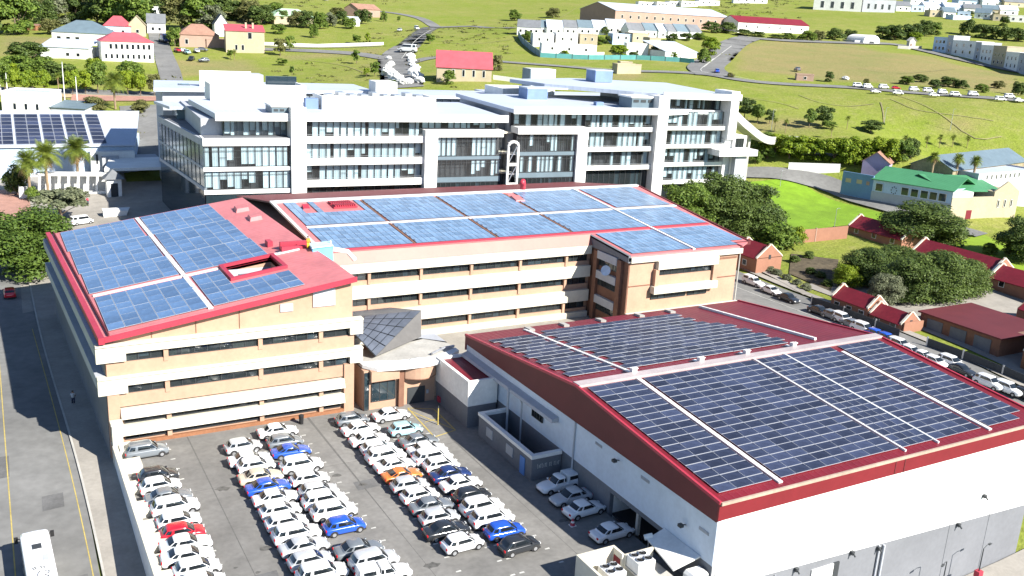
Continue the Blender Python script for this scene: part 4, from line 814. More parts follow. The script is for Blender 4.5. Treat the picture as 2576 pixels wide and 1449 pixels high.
# middle balconies, left half
def balcony(u0, u1, tops, th, vg=1.3, last=3.0, blind=.93):
    for i, zt in enumerate(tops):
        gbx('balcony_front', WHITE, (u0,u1,-.12,.14,zt-th,zt)); gbx('floor_slab', CREAM, (u0,u1,.14,4.5,zt-1.15,zt-.75))
        zc = (tops[i-1]-1.15) if i else None
        gbx('balustrade_rail', STEEL, (u0+.2,u1-.2,-.04,.03,zt+.32,zt+.37))
    for i, zt in enumerate(tops):
        ztop = (tops[i-1]-1.15) if i else zt+3.35
        glaze(u0+.1, u1-.1, vg, zt-.75, ztop, 1.45, blind)
    zt = tops[-1]
    glaze(u0+.1, u1-.1, vg, last, zt-1.15, 1.45, .35, None, GLASSD)
balcony(.8, 26.0, (22.5, 18.05, 13.6), 1.45)
gbx('pier', WHITE, (26.0,28.8,-.9,3.0,0,22.3)); gbx('frame_beam', WHITE, (26.0,44.1,-.9,3.0,22.3,23.75))
glaze(28.8, 44.0, -.1, 18.1, 22.25, 1.15, .6, 21.3); glaze(28.8, 44.0, -.1, 13.6, 17.3, 1.15, .4, 16.6); glaze(28.8, 44.0, -.1, 4, 12.4, 1.15, .3, 9, GLASSD)
gbx('spandrel', GREYR, (28.8,44.0,-.2,.3,17.35,18.05), (28.8,44.0,-.2,.3,12.45,13.55)); gbx('floor_slab', GREYW, (28.8,44,.3,4.5,17.4,17.9), (28.8,44,.3,4.5,12.6,13.2))
glaze(26.2, 43.9, 2.1, 23.75, 25.9, 1.45, .85)
# joint with the stair tower
gbx('recess_wall', DADO, (44.05,47.55,6,6.3,2,26)); gbx('recess_slab', CREAM, (44.05,47.55,1.5,6,18.2,18.6), (44.05,47.55,1.5,6,13.8,14.2), (44.05,47.55,2.5,6,22.6,23.0))
st = MB()
for u in (44.9, 47.3): st.box(u-.22, u+.22, -2.2, -1.7, 3, 20.2, 0, gT)
for k in range(7):
    a = math.pi*k/6; u = 46.1+1.2*math.cos(a); u2 = 46.1+1.2*math.cos(a+math.pi/6)
    if k < 6: st.hexa([gT(u2-.2,-2.2,20.2+1.0*math.sin(a+math.pi/6)), gT(u+.2,-2.2,20.2+1.0*math.sin(a)), gT(u+.2,-1.7,20.2+1.0*math.sin(a)), gT(u2-.2,-1.7,20.2+1.0*math.sin(a+math.pi/6))], [gT(u2-.2,-2.2,20.7+1.0*math.sin(a+math.pi/6)), gT(u+.2,-2.2,20.7+1.0*math.sin(a)), gT(u+.2,-1.7,20.7+1.0*math.sin(a)), gT(u2-.2,-1.7,20.7+1.0*math.sin(a+math.pi/6))])
for z in (16.4, 12.0, 7.6): st.box(45.12, 47.08, -2.2, -1.7, z-.3, z+.3, 0, gT)
st.build('stair_tower_frame', WHITE, gb)
st = MB()
for z in (7.9, 12.3, 16.7): st.tube([gT(45.1,-1.9,z), gT(47.1,-1.9,z+3.8)], .1, 6); st.box(45.1, 47.1, -1.6, 1.4, z+1.8, z+2.0, 0, gT)
st.build('stair_flight', STEEL, gb)
# right half, 1.75 m higher
gbx('frame_beam', WHITE, (47.6,65.4,-.9,3,22.9,24.35)); gbx('pier', WHITE, (62.7,65.4,-.9,3,0,22.9))
glaze(47.7, 62.65, -.1, 18.9, 22.85, 1.1, .6, 21.9); glaze(47.7, 62.65, -.1, 14.2, 18.0, 1.1, .55, 17.2); glaze(47.7, 62.65, -.1, 4, 13.0, 1.1, .4, 9, GLASSD)
gbx('spandrel', GREYR, (47.7,62.65,-.2,.3,18.05,18.85), (47.7,62.65,-.2,.3,13.05,14.15)); gbx('floor_slab', GREYW, (47.7,62.65,.3,4.5,18.1,18.6), (47.7,62.65,.3,4.5,13.2,13.8))
glaze(47.8, 65.2, 2.1, 24.35, 27.6, 1.45, .8)
balcony(65.5, 83.5, (24.35, 19.8, 15.45), 1.05, last=4.0, blind=.85)
gbx('pier', WHITE, (83.6,86.5,-1.2,2.8,0,31.7))
gbx('lift_overrun', GREYR, (77.6,83.55,1.2,7,28.4,31.0)); gbx('lift_overrun_cap', WHITE, (77.3,83.58,1.0,7.2,31.0,31.35))
gbx('slot_window', FRAME, (78.0,79.4,1.1,1.22,30.0,30.6), (80.0,81.4,1.1,1.22,30.0,30.6), (82.0,83.2,1.1,1.22,30.0,30.6))
balcony(86.6, 104.4, (24.65, 20.3, 15.9, 11.6), .95, last=4.5, blind=.85)
glaze(87.5, 104.4, 3.2, 28.2, 30.9, 1.3, .7)
gbx('white_band', WHITE, (86.6,104.5,2.6,3.1,27.2,28.2))
gbx('end_pier', WHITE, (104.55,106.9,-1.0,6,21.5,33.1)); gbx('end_wall', WHITE, (104.55,106.5,-.2,30,2,21.4), (104.7,106.7,6.1,34,21.5,30.9))
gbx('side_wing', WHITE, (106.6,110.5,-1,8,3,22.4)); gbx('entrance_canopy', WHITE, (100.8,112.4,-3.5,5,17.7,19.2)); gbx('entrance_wall', GREYW, (106.6,110,-2.5,-1.1,3,17.6)); gbx('service_entrance', CREAM, (110.6,112.2,0,5,3,17.5))
window_bay(gb, 107.2, 109.6, -1.02, 19.6, 21.8, 0, T=gT, sub=.8)
# roofs
def slab(name, mt, pts, z0, z1): return MB().prism(pts, z0, z1, 0, gT).build(name, mt, gb)
slab('roof', ROOFW, [(-16.2,1.0),(44.6,-.6),(44.6,26),(-18.5,26)], lambda x, y: 25.55+.02*(y), lambda x, y: 26.6+.02*y)
slab('roof', ROOFW, [(46.5,-.6),(86.4,-.6),(96,3.0),(96,30),(44.8,30)], lambda x, y: 27.45+.02*y, lambda x, y: 28.3+.02*y)
slab('roof_edge', WHITE, [(-16.6,.4),(45.0,-1.1),(45.0,-.62),(-16.3,.98)], 25.45, 27.0); slab('roof_edge', WHITE, [(46.2,-1.1),(83.5,-1.1),(83.5,-.62),(46.4,-.62)], 27.35, 28.9); slab('roof_edge', WHITE, [(86.55,-1.1),(97.5,2.5),(97.2,2.95),(86.55,-.62)], 27.3, 28.2)
slab('upper_roof', ROOFW, [(86.5,2.0),(107.3,-.8),(110,36),(84,44),(62,36),(66,24)], lambda x, y: 31.0+.01*y, lambda x, y: 31.9+.01*y)
slab('roof_edge', WHITE, [(86.5,1.5),(107.4,-1.3),(107.4,-.85),(86.5,1.95)], 30.9, 32.4)
gbx('plant_screen', WHITE, (6.5,32,9.6,10.1,26.7,29.7), (6.5,6.9,10.1,18,26.7,29.6), (31.6,32,10.1,18,26.7,29.6))
gbx('plant_screen', WHITE, (-14.3,6.2,23,23.6,26.8,30.6), (-14.3,-13.8,23.6,32,26.8,30.6), (5.8,6.2,23.6,32,26.8,30.6))
pl_ = MB()
for k in range(9): pl_.box(8+k*2.5, 9.6+k*2.5, 11.5, 14.5, 26.9, 29.9+.4*(k % 3 == 1), 0, gT)
pl_.build('roof_plant', STEEL, gb)
BLUEP = mat('blue_grey_plant', (.16,.24,.42), .6, .08, .6, stain=.08)
gbx('plant_box', BLUEP, (59,64.5,19,24,28.6,31.2), (3.2,5.9,10.5,12.5,26.8,29.0), (84.4,89.6,31,36,32.3,35.2), (72,74,8,9.4,28.4,29.3)); gbx('plant_box_roof', ROOFW, (58.9,70,18.9,24.1,31.2,31.5), (84.3,89.7,30.9,36.1,35.2,35.4))
gbx('roof_tower', WHITE, (74.5,82,49,54,24,34.2)); gbx('roof_tower_side', GREYR, (74.1,74.49,49,54,24,34.2))
gbx('rear_wing', GREYW, (-22,28,45,62,4,26.8), (30,62,44,58,4,26.2)); slab('rear_roof', ROOFW, [(-24,43.5),(29,44.5),(29,66),(-22,66)], 27.0, 27.8); slab('rear_roof', ROOFW, [(29.5,43),(64,42),(66,60),(30,60)], 26.4, 27.1)
glaze(4, 27, 44.8, 22.5, 26.6, 1.6, .7); glaze(31, 60, 43.8, 22.5, 26.0, 2.2, .5)
gbx('rear_screen', WHITE, (-13,-1,50,50.5,27.8,31.5)); gbx('curved_vent', GREYW, (-1,2,50,56,27.8,30.8)); gbx('rear_skylight', MIRR, (2.5,10,49.5,50,27.9,30.6))
gbx('rear_block', WHITE, (27.5,33,40,46,20,30.5), (62,72,40,52,6,29.5)); slab('low_roof', ROOFW, [(34,33),(60,32),(60,42),(34,42)], 24.2, 24.8); slab('low_roof', ROOFW, [(64,52),(100,50),(104,60),(64,64)], 26.5, 27.2)
slab('left_rear_roof', ROOFW, [(-22,30),(-14.4,29),(-14.4,42),(-24.2,42)], 24.4, 25.0); gbx('left_rear_glazing', SIDEG, (-20.5,-14.5,31,40,22.2,24.3))
for i, (a, c) in enumerate(((-12,-9.5),(-17.5,-15))): gbx('roof_window', MIRR, (a,c,52,55,27.75,28.0))
# curved ramp at the right end
rp = thing('curved_ramp', 'pale curved concrete ramp descending from the right end of the white office block', 'ramp', gT(112, 10, 5), world=True)
rp_p = [Vector(gT(106.5,4,28.6)), Vector(gT(110,4.2,27.3)), at(1880,315,Y=gT(118,10,0)[1]), at(1930,350,Y=gT(127,22,0)[1]), G(1985,357)+Vector((0,0,.9)), G(2045,361)+Vector((0,0,.8))]
b = MB(); n = 0; k = 7; pr_ = None; cols_ = []
for i in range(len(rp_p)-1):
    p0, p1, p2, p3 = rp_p[max(i-1,0)], rp_p[i], rp_p[i+1], rp_p[min(i+2,len(rp_p)-1)]
    for j in range(6 if i < len(rp_p)-2 else 7):
        t = j/6; c = .5*((2*p1)+(p2-p0)*t+(2*p0-5*p1+4*p2-p3)*t*t+(3*p1-p0-3*p2+p3)*t**3); d = (p2-p0)*.5*(1-t)+(p3-p1)*.5*t; d.z = 0; d.normalize(); s_ = Vector((-d.y, d.x, 0))
        up = Vector((0,0,1)); q = [c, c+s_*4, c+s_*4-up*.6, c-up*1.3, c-s_*.25-up*1.3, c-s_*.25+up*.9, c+up*.9]
        b.v += [tuple(p) for p in q]
        if n:
            o = (n-1)*k
            for jj in range(k): b.f.append((o+jj, o+(jj+1) % k, o+k+(jj+1) % k, o+k+jj)); b.m.append(0)
        n += 1
        if j == 3 and i < 4: cols_.append(c+s_*2)
b.build('ramp_deck', CONC, rp)
for c in cols_: MB().box(c.x-.4,c.x+.4,c.y-.4,c.y+.4,0,c.z-.7).build('ramp_column', CONC, rp)
# ================================================================== vehicles
PAINT = {}
for k, c, r in (('white', (.80,.81,.82), .25), ('silver', (.46,.48,.50), .28), ('grey', (.16,.18,.20), .25), ('black', (.025,.028,.033), .2), ('blue', (.02,.09,.48), .2), ('navy', (.02,.04,.14), .2), ('red', (.55,.015,.03), .22),
                ('orange', (.70,.20,.04), .25), ('beige', (.52,.46,.36), .3), ('sky', (.36,.60,.66), .25)):
    PAINT[k] = mat('car_paint_'+k, c, r, .03, .8, spec=.6, coat=.6, stain=.03)
CGL = mat('car_glass', (.012,.016,.02), .06, .1, .5, spec=.8); RIM = mat('wheel_rim', (.45,.46,.48), .35, .1, 3., metal=.6)
HEADL = mat('headlight_lens', (.70,.72,.72), .1, .05); TAILL = mat('tail_light_lens', (.55,.01,.015), .2, .05); PLAS = mat('dark_plastic', (.03,.03,.032), .6, .1)
# length, half width, belt height, roof height, hood z, x of windscreen base / roof front / roof rear / rear base (fractions of half length, front = +)
KIND = {'hatch': (4.0,.88,.90,1.48,.88, .55,.12,-.66,-.93), 'sedan': (4.55,.90,.90,1.44,.86, .46,.08,-.38,-.76), 'suv': (4.5,.94,1.02,1.68,1.0, .54,.20,-.74,-.95), 'coupe': (4.3,.90,.84,1.30,.80, .42,.02,-.30,-.82),
        'van': (4.7,.90,1.05,1.95,1.0, .74,.48,-.92,-.98), 'pickup': (4.9,.88,.98,1.64,.96, .40,.14,-.18,-.25)}
def car_parts(kind):
    L, hw, bz, rz_, hz_, wb, rf, rr, rb = KIND[kind]; h = L/2; out = {}
    b = MB()
    st = sorted([(-1.0,.50,.72,.72),(-.985,.36,bz-.12,.84),(-.95,.28,bz-.03,.92),(-.86,.24,bz,.97),(-.62,.22,bz,1.0),(-.2,.22,bz,1.0),(.15,.22,bz,1.0),(.40,.22,bz-.005,1.0),(.62,.22,hz_-.02,.99),(.80,.24,hz_-.09,.95),(.91,.28,hz_-.18,.88),(.97,.34,hz_-.28,.77),(1.0,.44,hz_-.38,.64)])
    sx_ = [q[0] for q in st]; xs2 = [-1.0,-.992,-.975,-.95,-.9,-.82,-.7,-.55,-.35,-.1,.15,.35,.5,.62,.72,.82,.89,.94,.972,.99,1.0]
    st = [(x, *[float(np.interp(x, sx_, [q[k] for q in st])) for k in (1, 2, 3)]) for x in xs2]
    prof = [(.80,0),(.93,.05),(.985,.18),(1.0,.38),(1.0,.60),(.985,.80),(.955,.92),(.88,.985),(.70,1.02),(.36,1.05),(0,1.06)]
    for (fx_, zl, zt, fw) in st:
        x = fx_*h; w_ = hw*fw; half = [(w_*a, zl+(zt-zl)*c) for a, c in prof]
        b.v += [(x, -y, z) for y, z in half]+[(x, y, z) for y, z in reversed(half[:-1])]
    n = 2*len(prof)-1
    for i in range(len(st)-1):
        for j in range(n):
            b.f.append((i*n+j, i*n+(j+1) % n, (i+1)*n+(j+1) % n, (i+1)*n+j)[::-1]); b.m.append(0)
    b.f.append(tuple(range(n))); b.m.append(0); b.f.append(tuple(reversed(range((len(st)-1)*n, len(st)*n)))); b.m.append(0)
    # rounded cabin: rings of a squared-off ellipse, narrowing to the roof
    def cab(th, t, e=0.0):
        g = min(t, 1.0); xf = h*(wb+(rf-wb)*g**1.15); xr = h*(rb+(rr-rb)*g**1.2); xc, a_ = (xf+xr)/2, (xf-xr)/2; w_ = hw*(.925-.155*g**1.6); z = bz-.03+(rz_-bz+.03)*min(1.0, t)**.92
        if t > .88: k = (t-.88)/.12; a_ *= 1-.06*k; w_ *= 1-.10*k; z = bz-.03+(rz_-bz+.03)*(.889+.105*math.sin(k*math.pi/2))
        c, s_ = math.cos(th), math.sin(th); p = .36
        return Vector((xc+(a_+e)*math.copysign(abs(c)**p, c), (w_+e)*math.copysign(abs(s_)**p, s_), z+e*.3))
    NT = 40; lev = (0, .25, .5, .75, .88, .94, 1.0); o = len(b.v)
    for t in lev: b.v += [tuple(cab(2*math.pi*k/NT, t)) for k in range(NT)]
    for i in range(len(lev)-1):
        for k in range(NT): b.f.append((o+i*NT+k, o+i*NT+(k+1) % NT, o+(i+1)*NT+(k+1) % NT, o+(i+1)*NT+k)); b.m.append(0)
    tp = o+(len(lev)-1)*NT; cen = cab(0, 1.0); b.v.append(((h*(rf+rr)/2), 0, rz_+.035)); ci = len(b.v)-1
    for k in range(NT): b.f.append((tp+k, tp+(k+1) % NT, ci)); b.m.append(0)
    # wheel arches
    for sx in (-.62, .64):
        for sy in (-1, 1):
            c = len(b.v); b.v += [(sx*h+.40*math.cos(a*math.pi/7), sy*(hw+.008), .30+.40*math.sin(a*math.pi/7)) for a in range(8)]+[(sx*h-.40, sy*(hw+.008), .2), (sx*h+.40, sy*(hw+.008), .2)]
            q = list(range(c, c+10)); b.f.append(tuple(q if sy < 0 else reversed(q))); b.m.append(1)
    b.box(-h*.98, h*.97, -hw*.86, hw*.86, .17, .30, 1)
    for sy in (-1, 1): b.box(wb*h-.28, wb*h-.08, sy*(hw*.94) if sy > 0 else -hw*1.08, hw*1.08 if sy > 0 else -hw*.94, bz, bz+.14, 0)
    out['body'] = b
    def q4(pts, e=.014):
        pts = [Vector(p) for p in pts]; nn = (pts[1]-pts[0]).cross(pts[3]-pts[0]).normalized(); return MB().poly([p+nn*e for p in pts])
    def lerp4(A, u0, u1, v0, v1):
        a, b_, c, d = [Vector(p) for p in A]; f = lambda u, v: a.lerp(b_, u).lerp(d.lerp(c, u), v); return [f(u0,v0), f(u1,v0), f(u1,v1), f(u0,v1)]
    def pane(a0, a1, t0, t1):
        m_ = MB(); nu, nv = 8, 3; m_.v = [tuple(cab(math.radians(a0+(a1-a0)*i/nu), t0+(t1-t0)*j/nv, .012)) for j in range(nv+1) for i in range(nu+1)]
        for j in range(nv):
            for i in range(nu): q = j*(nu+1)+i; m_.f.append((q, q+1, q+nu+2, q+nu+1)); m_.m.append(0)
        return m_
    out['windscreen'] = pane(-40, 40, .12, .84); out['rear_window'] = pane(144, 216, .30, .80)
    for sd, a0 in (('l', 0), ('r', 180)):
        for k, (u0, u1) in enumerate(((50, 92), (98, 130))):
            if sd == 'r': u0, u1 = 360-u1, 360-u0
            out['side_window_%s%d' % (sd, k)] = pane(u0, u1, .22, .78)
    for sy in (-1, 1):
        y0, y1 = sorted((sy*hw*.42, sy*hw*.78))
        out['headlight_%d' % sy] = MB().box(h*.955, h*.985, y0, y1, hz_-.33, hz_-.20); y0, y1 = sorted((sy*hw*.60, sy*hw*.86)); out['tail_light_%d' % sy] = MB().box(-h*1.004, -h*.96, y0, y1, bz-.26, bz-.08)
    if kind == 'pickup':                         # canopy over the load bed
        c = MB(); c.hexa([(-h*.97,-hw*.93,bz-.02),(rb*h-.03,-hw*.93,bz-.02),(rb*h-.03,hw*.93,bz-.02),(-h*.97,hw*.93,bz-.02)], [(-h*.95,-hw*.80,rz_+.06),(rb*h-.06,-hw*.80,rz_+.08),(rb*h-.06,hw*.80,rz_+.08),(-h*.95,hw*.80,rz_+.06)]); out['canopy'] = c
        for sy in (-1, 1):
            A = [(-h*.95,sy*hw*.93,bz),(rb*h-.05,sy*hw*.93,bz),(rb*h-.08,sy*hw*.80,rz_+.06),(-h*.93,sy*hw*.80,rz_+.06)]
            if sy > 0: A = [A[1],A[0],A[3],A[2]]
            out['canopy_window_%d' % sy] = q4(lerp4(A, .15,.85,.25,.80))
    return out, h, hw
_w = MB(); _w.tube([(0,-.11,0),(0,-.09,0),(0,.09,0),(0,.11,0)], [.27,.31,.31,.27], 16); TYRE = _w.mesh('wheel', BLACK)
_w = MB(); _w.tube([(0,-.118,0),(0,.118,0)], .19, 12); RIMM = _w.mesh('rim', RIM)
CARS = {}; _cm = {}
def car_proto(kind, colour, simple=False):
    k = (kind, colour, simple)
    if k in CARS: return CARS[k]
    if kind not in _cm:
        P_, h, hw = car_parts(kind); _cm[kind] = (P_, h, hw, {})
    P_, h, hw, ms = _cm[kind]; L_ = []
    for pn, mb in P_.items():
        base = pn.split('_l')[0] if pn.startswith('side') else pn
        nm = 'side_window' if pn.startswith('side') else 'headlight' if pn.startswith('head') else 'tail_light' if pn.startswith('tail') else 'canopy_window' if pn.startswith('canopy_w') else pn
        if simple and nm in ('headlight',): continue
        if pn in ('body', 'canopy'):
            kk = (pn, colour)
            if kk not in ms: ms[kk] = mb.mesh('car_'+pn, [PAINT[colour], PLAS], pn == 'body')
        else:
            kk = (pn, '')
            if kk not in ms: ms[kk] = mb.mesh('car_'+nm, HEADL if nm == 'headlight' else TAILL if nm == 'tail_light' else CGL, nm.endswith('window') or nm == 'windscreen')
        L_.append((nm, ms[kk]))
    CARS[k] = (L_, h, hw); return CARS[k]
def car(label, kind, colour, P_, rz=0.0, group=None, cat=None, simple=False, sc=1.0, pitch=0.0):
    L_, h, hw = car_proto(kind, colour, simple)
    nm = {'van': 'minibus', 'pickup': 'pickup_truck'}.get(kind, 'parked_car')
    e = thing(nm, label, cat or {'van': 'van', 'pickup': 'pickup'}.get(kind, 'car'), P_, group, rz); e.rotation_euler = (0, pitch, rz); e.scale = (sc,)*3
    for n_, me_ in L_: inst(n_, me_, e)
    for sx in (-.62, .64):
        for sy in (-1, 1):
            wv = inst('wheel', TYRE, e, (sx*h, sy*(hw-.10), .31))
            if not simple: inst('rim', RIMM, wv)
    return e
CN = {'white': 'white', 'silver': 'silver', 'grey': 'dark grey', 'black': 'black', 'blue': 'bright blue', 'navy': 'dark blue', 'red': 'red', 'orange': 'orange', 'beige': 'beige', 'sky': 'pale blue'}
KN = {'hatch': 'hatchback', 'sedan': 'sedan', 'suv': 'estate', 'coupe': 'coupe', 'van': 'minibus', 'pickup': 'pickup'}
ORD = ('first','second','third','fourth','fifth','sixth','seventh','eighth','ninth','tenth','eleventh','twelfth','thirteenth','fourteenth','fifteenth')
ROWS = [('row along the boundary wall', 13.2, 0, [(360,1132,'suv','grey'),(395,1192,'hatch','black'),(392,1220,'hatch','white'),(418,1246,'sedan','grey'),(440,1272,'suv','white'),(450,1306,'hatch','white'),(458,1336,'hatch','red'),(468,1364,'sedan','white'),(466,1396,'sedan','white'),(492,1426,'hatch','white'),(505,1462,'hatch','white')]),
 ('left side of middle double row', 22.7, 0, [(606,1120,'hatch','silver'),(622,1152,'sedan','white'),(642,1168,'hatch','white'),(652,1196,'sedan','beige'),(668,1222,'sedan','blue'),(688,1250,'sedan','white'),(700,1281,'hatch','white'),(716,1311,'hatch','white'),(741,1341,'suv','white'),(757,1372,'sedan','silver'),(772,1408,'hatch','silver'),(806,1440,'suv','white'),(830,1474,'hatch','white')]),
 ('right side of middle double row', 27.5, 0, [(688,1083,'sedan','white'),(712,1108,'hatch','grey'),(722,1132,'coupe','blue'),(753,1168,'suv','white'),(772,1202,'hatch','white'),(792,1232,'hatch','silver'),(808,1258,'suv','white'),(832,1284,'suv','white'),(858,1320,'hatch','blue'),(892,1380,'sedan','grey'),(936,1408,'suv','silver'),(966,1440,'pickup','white'),(1000,1478,'hatch','white')]),
 ('left side of right-hand double row', 36.0, 0, [(886,1052,'hatch','grey'),(905,1076,'sedan','white'),(930,1102,'sedan','white'),(952,1124,'hatch','white'),(972,1144,'suv','white'),(994,1166,'sedan','white'),(1012,1190,'coupe','orange'),(1032,1216,'hatch','silver'),(1052,1243,'hatch','white'),(1086,1268,'sedan','grey'),(1102,1298,'hatch','silver'),(1118,1330,'sedan','black'),(1160,1363,'hatch','white')]),
 ('right side of right-hand double row', 41.1, 0, [(976,1042,'sedan','white'),(1012,1078,'hatch','sky'),(1052,1106,'sedan','grey'),(1075,1127,'sedan','white'),(1084,1148,'suv','white'),(1108,1166,'hatch','white'),(1130,1190,'sedan','navy'),(1155,1214,'sedan','white'),(1180,1244,'hatch','black'),(1206,1273,'suv','white'),(1230,1302,'suv','white'),(1265,1332,'hatch','blue'),(1300,1368,'hatch','black')])]
for rn, X0, rz0, L_ in ROWS:
    for i, (x, y, k, c) in enumerate(L_):
        p = at(x, y, z=.75)
        car('%s %s, %s from the office, %s' % (CN[c], KN[k], ORD[i], rn), k, c, (p.x*.55+X0*.45+R_.uniform(-.1,.1), p.y, 0.0), rz0+R_.uniform(-.05,.05), 'cars in the office car park')
for lab, x, y, k, c, a in (('white pickup with canopy facing out of the shade by the enclosure','1405',1214,'pickup','white',math.pi+.06), ('silver sedan in the hall shade beside the white pickup','1436',1246,'sedan','silver',math.pi+.02), ('white hatchback in the hall shade with its back to the car park','1470',1276,'sedan','white',.05), ('white sedan parked before the open garage of the hall','1540',1334,'sedan','white',.04)):
    p = at(float(x), y, z=.75); car(lab, k, c, (p.x, p.y, 0), a, 'cars in the hall shade')
# lane on the right: parked nose to tail
lane = [(1896,708,'pickup','white'),(1940,729,'sedan','white'),(1984,748,'sedan','black'),(2062,780,'sedan','black'),(2095,792,'hatch','grey'),(2118,800,'suv','white'),(2145,814,'sedan','grey'),(2172,825,'suv','white'),(2205,840,'hatch','blue'),(2232,850,'hatch','blue'),(2262,866,'suv','white'),(2292,882,'hatch','white'),(2322,894,'sedan','white'),(2352,908,'hatch','white'),(2392,910,'suv','white'),(2418,928,'sedan','black'),(2488,961,'suv','white'),(2535,976,'suv','white'),(2580,990,'hatch','black')]
for i, (x, y, k, c) in enumerate(lane):
    p = G(x, y, .85); z = p.z-.85+.14
    car('%s %s, %s from the far end of the file along the service lane' % (CN[c], KN[k], ORD[i] if i < 15 else ('sixteenth','seventeenth','eighteenth','last')[i-15]), k, c, (p.x, p.y, z), -math.pi/2+.02+R_.uniform(-.04,.04), 'cars parked along the service lane')
for lab, x, y, k, c, a in (('white minibus parked at the plaza edge beside the leafy tree', 205, 556, 'van', 'white', .4), ('red hatchback driving in the shaded street', 24, 735, 'hatch', 'red', math.pi/2), ('blue estate car at the left edge of the street', -2, 612, 'suv', 'sky', math.pi/2)):
    p = G(x, y, .8); car(lab, k, c, (p.x, p.y, p.z-.8+.13), a)
# --- bus
pf = at(90, 1335, z=.1); zs = gz1(1.3, 84)+.10
bus = thing('bus', 'white coach with a roof hatch on the sunlit street', 'bus', (pf.x, pf.y-6.0, gz1(pf.x, pf.y-6)+.10), None, math.pi/2); bus.rotation_euler = (0, -.055, math.pi/2+.03)
bl, bw_, bh = 6.0, 1.22, 3.15
b = MB()
secs = [(-bl,.95,.35,2.9),(-bl+.25,1.0,.32,bh-.05),(bl-.8,1.0,.32,bh),(bl-.2,.97,.32,bh-.12),(bl,.90,.40,bh-.55)]
for x, fw, z0, z1 in secs:
    w_ = bw_*fw; half = [(w_*.96,z0),(w_,z0+.5),(w_,z1-.45),(w_*.95,z1-.12),(w_*.80,z1),(0,z1+.04)]
    b.v += [(x,-y,z) for y, z in half]+[(x,y,z) for y, z in reversed(half[:-1])]
n = 11
for i in range(len(secs)-1):
    for j in range(n): b.f.append((i*n+j, i*n+(j+1) % n, (i+1)*n+(j+1) % n, (i+1)*n+j)[::-1]); b.m.append(0)
b.f.append(tuple(range(n))); b.m.append(0); b.f.append(tuple(reversed(range((len(secs)-1)*n, len(secs)*n)))); b.m.append(0)
b.build('body', PAINT['white'], bus)
MB().poly([(bl+.012,-1.0,1.5),(bl+.012,1.0,1.5),(bl-.12,1.0,2.55),(bl-.12,-1.0,2.55)]).build('windscreen', CGL, bus)
for s in (-1, 1):
    for k in range(5):
        x = -5.4+k*2.15; q = [(x,s*(bw_+.012),1.45),(x+2.0,s*(bw_+.012),1.45),(x+2.0,s*(bw_+.012),2.45),(x,s*(bw_+.012),2.45)]
        MB().poly(q if s < 0 else q[::-1]).build('side_window', CGL, bus)
    for x in (-3.6, 3.7):
        wv = inst('wheel', TYRE, bus, (x, s*(bw_-.16), .46), sc=1.45); inst('rim', RIMM, wv)
    m = MB(); m.tube([(bl-.3,s*1.15,2.5),(bl+.15,s*1.5,2.45)], .04, 6); m.box(bl+.02,bl+.26,s*1.5-.16,s*1.5+.16,1.95,2.5); m.build('mirror', BLACK, bus)
MB().box(2.6,3.35,-.38,.38,bh+.0,bh+.09).build('roof_hatch', FRAME, bus)
MB().box(.6,1.5,-.75,-.3,bh-.02,bh+.045).build('roof_panel', GREYW, bus)
sc_ = MB()
for path in ([(-.6,.5),(-.3,.62),(-.2,.45),(-.5,.35)], [(-.9,.1),(-1.3,.3),(-2.1,.35),(-2.5,.1),(-2.4,-.35),(-1.9,-.5),(-1.6,-.2)], [(-.55,-.1),(-.3,.05),(-.3,-.25),(-.6,-.3)], [(-1.4,-.2),(-1.5,-.55),(-1.1,-.6),(-1.0,-.25)]):
    sc_.tube([(x, y, bh+.055) for x, y in path], .03, 5)
sc_.build('roof_drawing', FRAME, bus)
# ================================================================== trees and palms
def leaf_mat(name, c0, c1, tr=.25):
    m = bpy.data.materials.new(name); m.use_nodes = True; n = m.node_tree.nodes; l = m.node_tree.links; n.clear()
    out = n.new('ShaderNodeOutputMaterial'); g = n.new('ShaderNodeNewGeometry'); tc = n.new('ShaderNodeTexCoord'); nz = n.new('ShaderNodeTexNoise'); nz.inputs['Scale'].default_value = 5.0
    l.new(tc.outputs['Object'], nz.inputs['Vector'])
    a = n.new('ShaderNodeMath'); a.operation = 'ADD'; l.new(g.outputs['Random Per Island'], a.inputs[0]); l.new(nz.outputs[0], a.inputs[1])
    oi = n.new('ShaderNodeObjectInfo'); a2 = n.new('ShaderNodeMath'); a2.operation = 'MULTIPLY_ADD'; l.new(oi.outputs['Random'], a2.inputs[0]); a2.inputs[1].default_value = .35; l.new(a.outputs[0], a2.inputs[2])
    r = n.new('ShaderNodeMapRange'); r.inputs['From Min'].default_value = .45; r.inputs['From Max'].default_value = 1.55; l.new(a2.outputs[0], r.inputs['Value'])
    x = n.new('ShaderNodeMix'); x.data_type = 'RGBA'; l.new(r.outputs[0], x.inputs[0]); x.inputs[6].default_value = (*c0, 1); x.inputs[7].default_value = (*c1, 1)
    d = n.new('ShaderNodeBsdfPrincipled'); d.inputs['Roughness'].default_value = .6; d.inputs['Specular IOR Level'].default_value = .3; l.new(x.outputs[2], d.inputs['Base Color'])
    t = n.new('ShaderNodeBsdfTranslucent'); l.new(x.outputs[2], t.inputs[0]); mx = n.new('ShaderNodeMixShader'); mx.inputs[0].default_value = tr
    l.new(d.outputs[0], mx.inputs[1]); l.new(t.outputs[0], mx.inputs[2]); l.new(mx.outputs[0], out.inputs[0]); return m
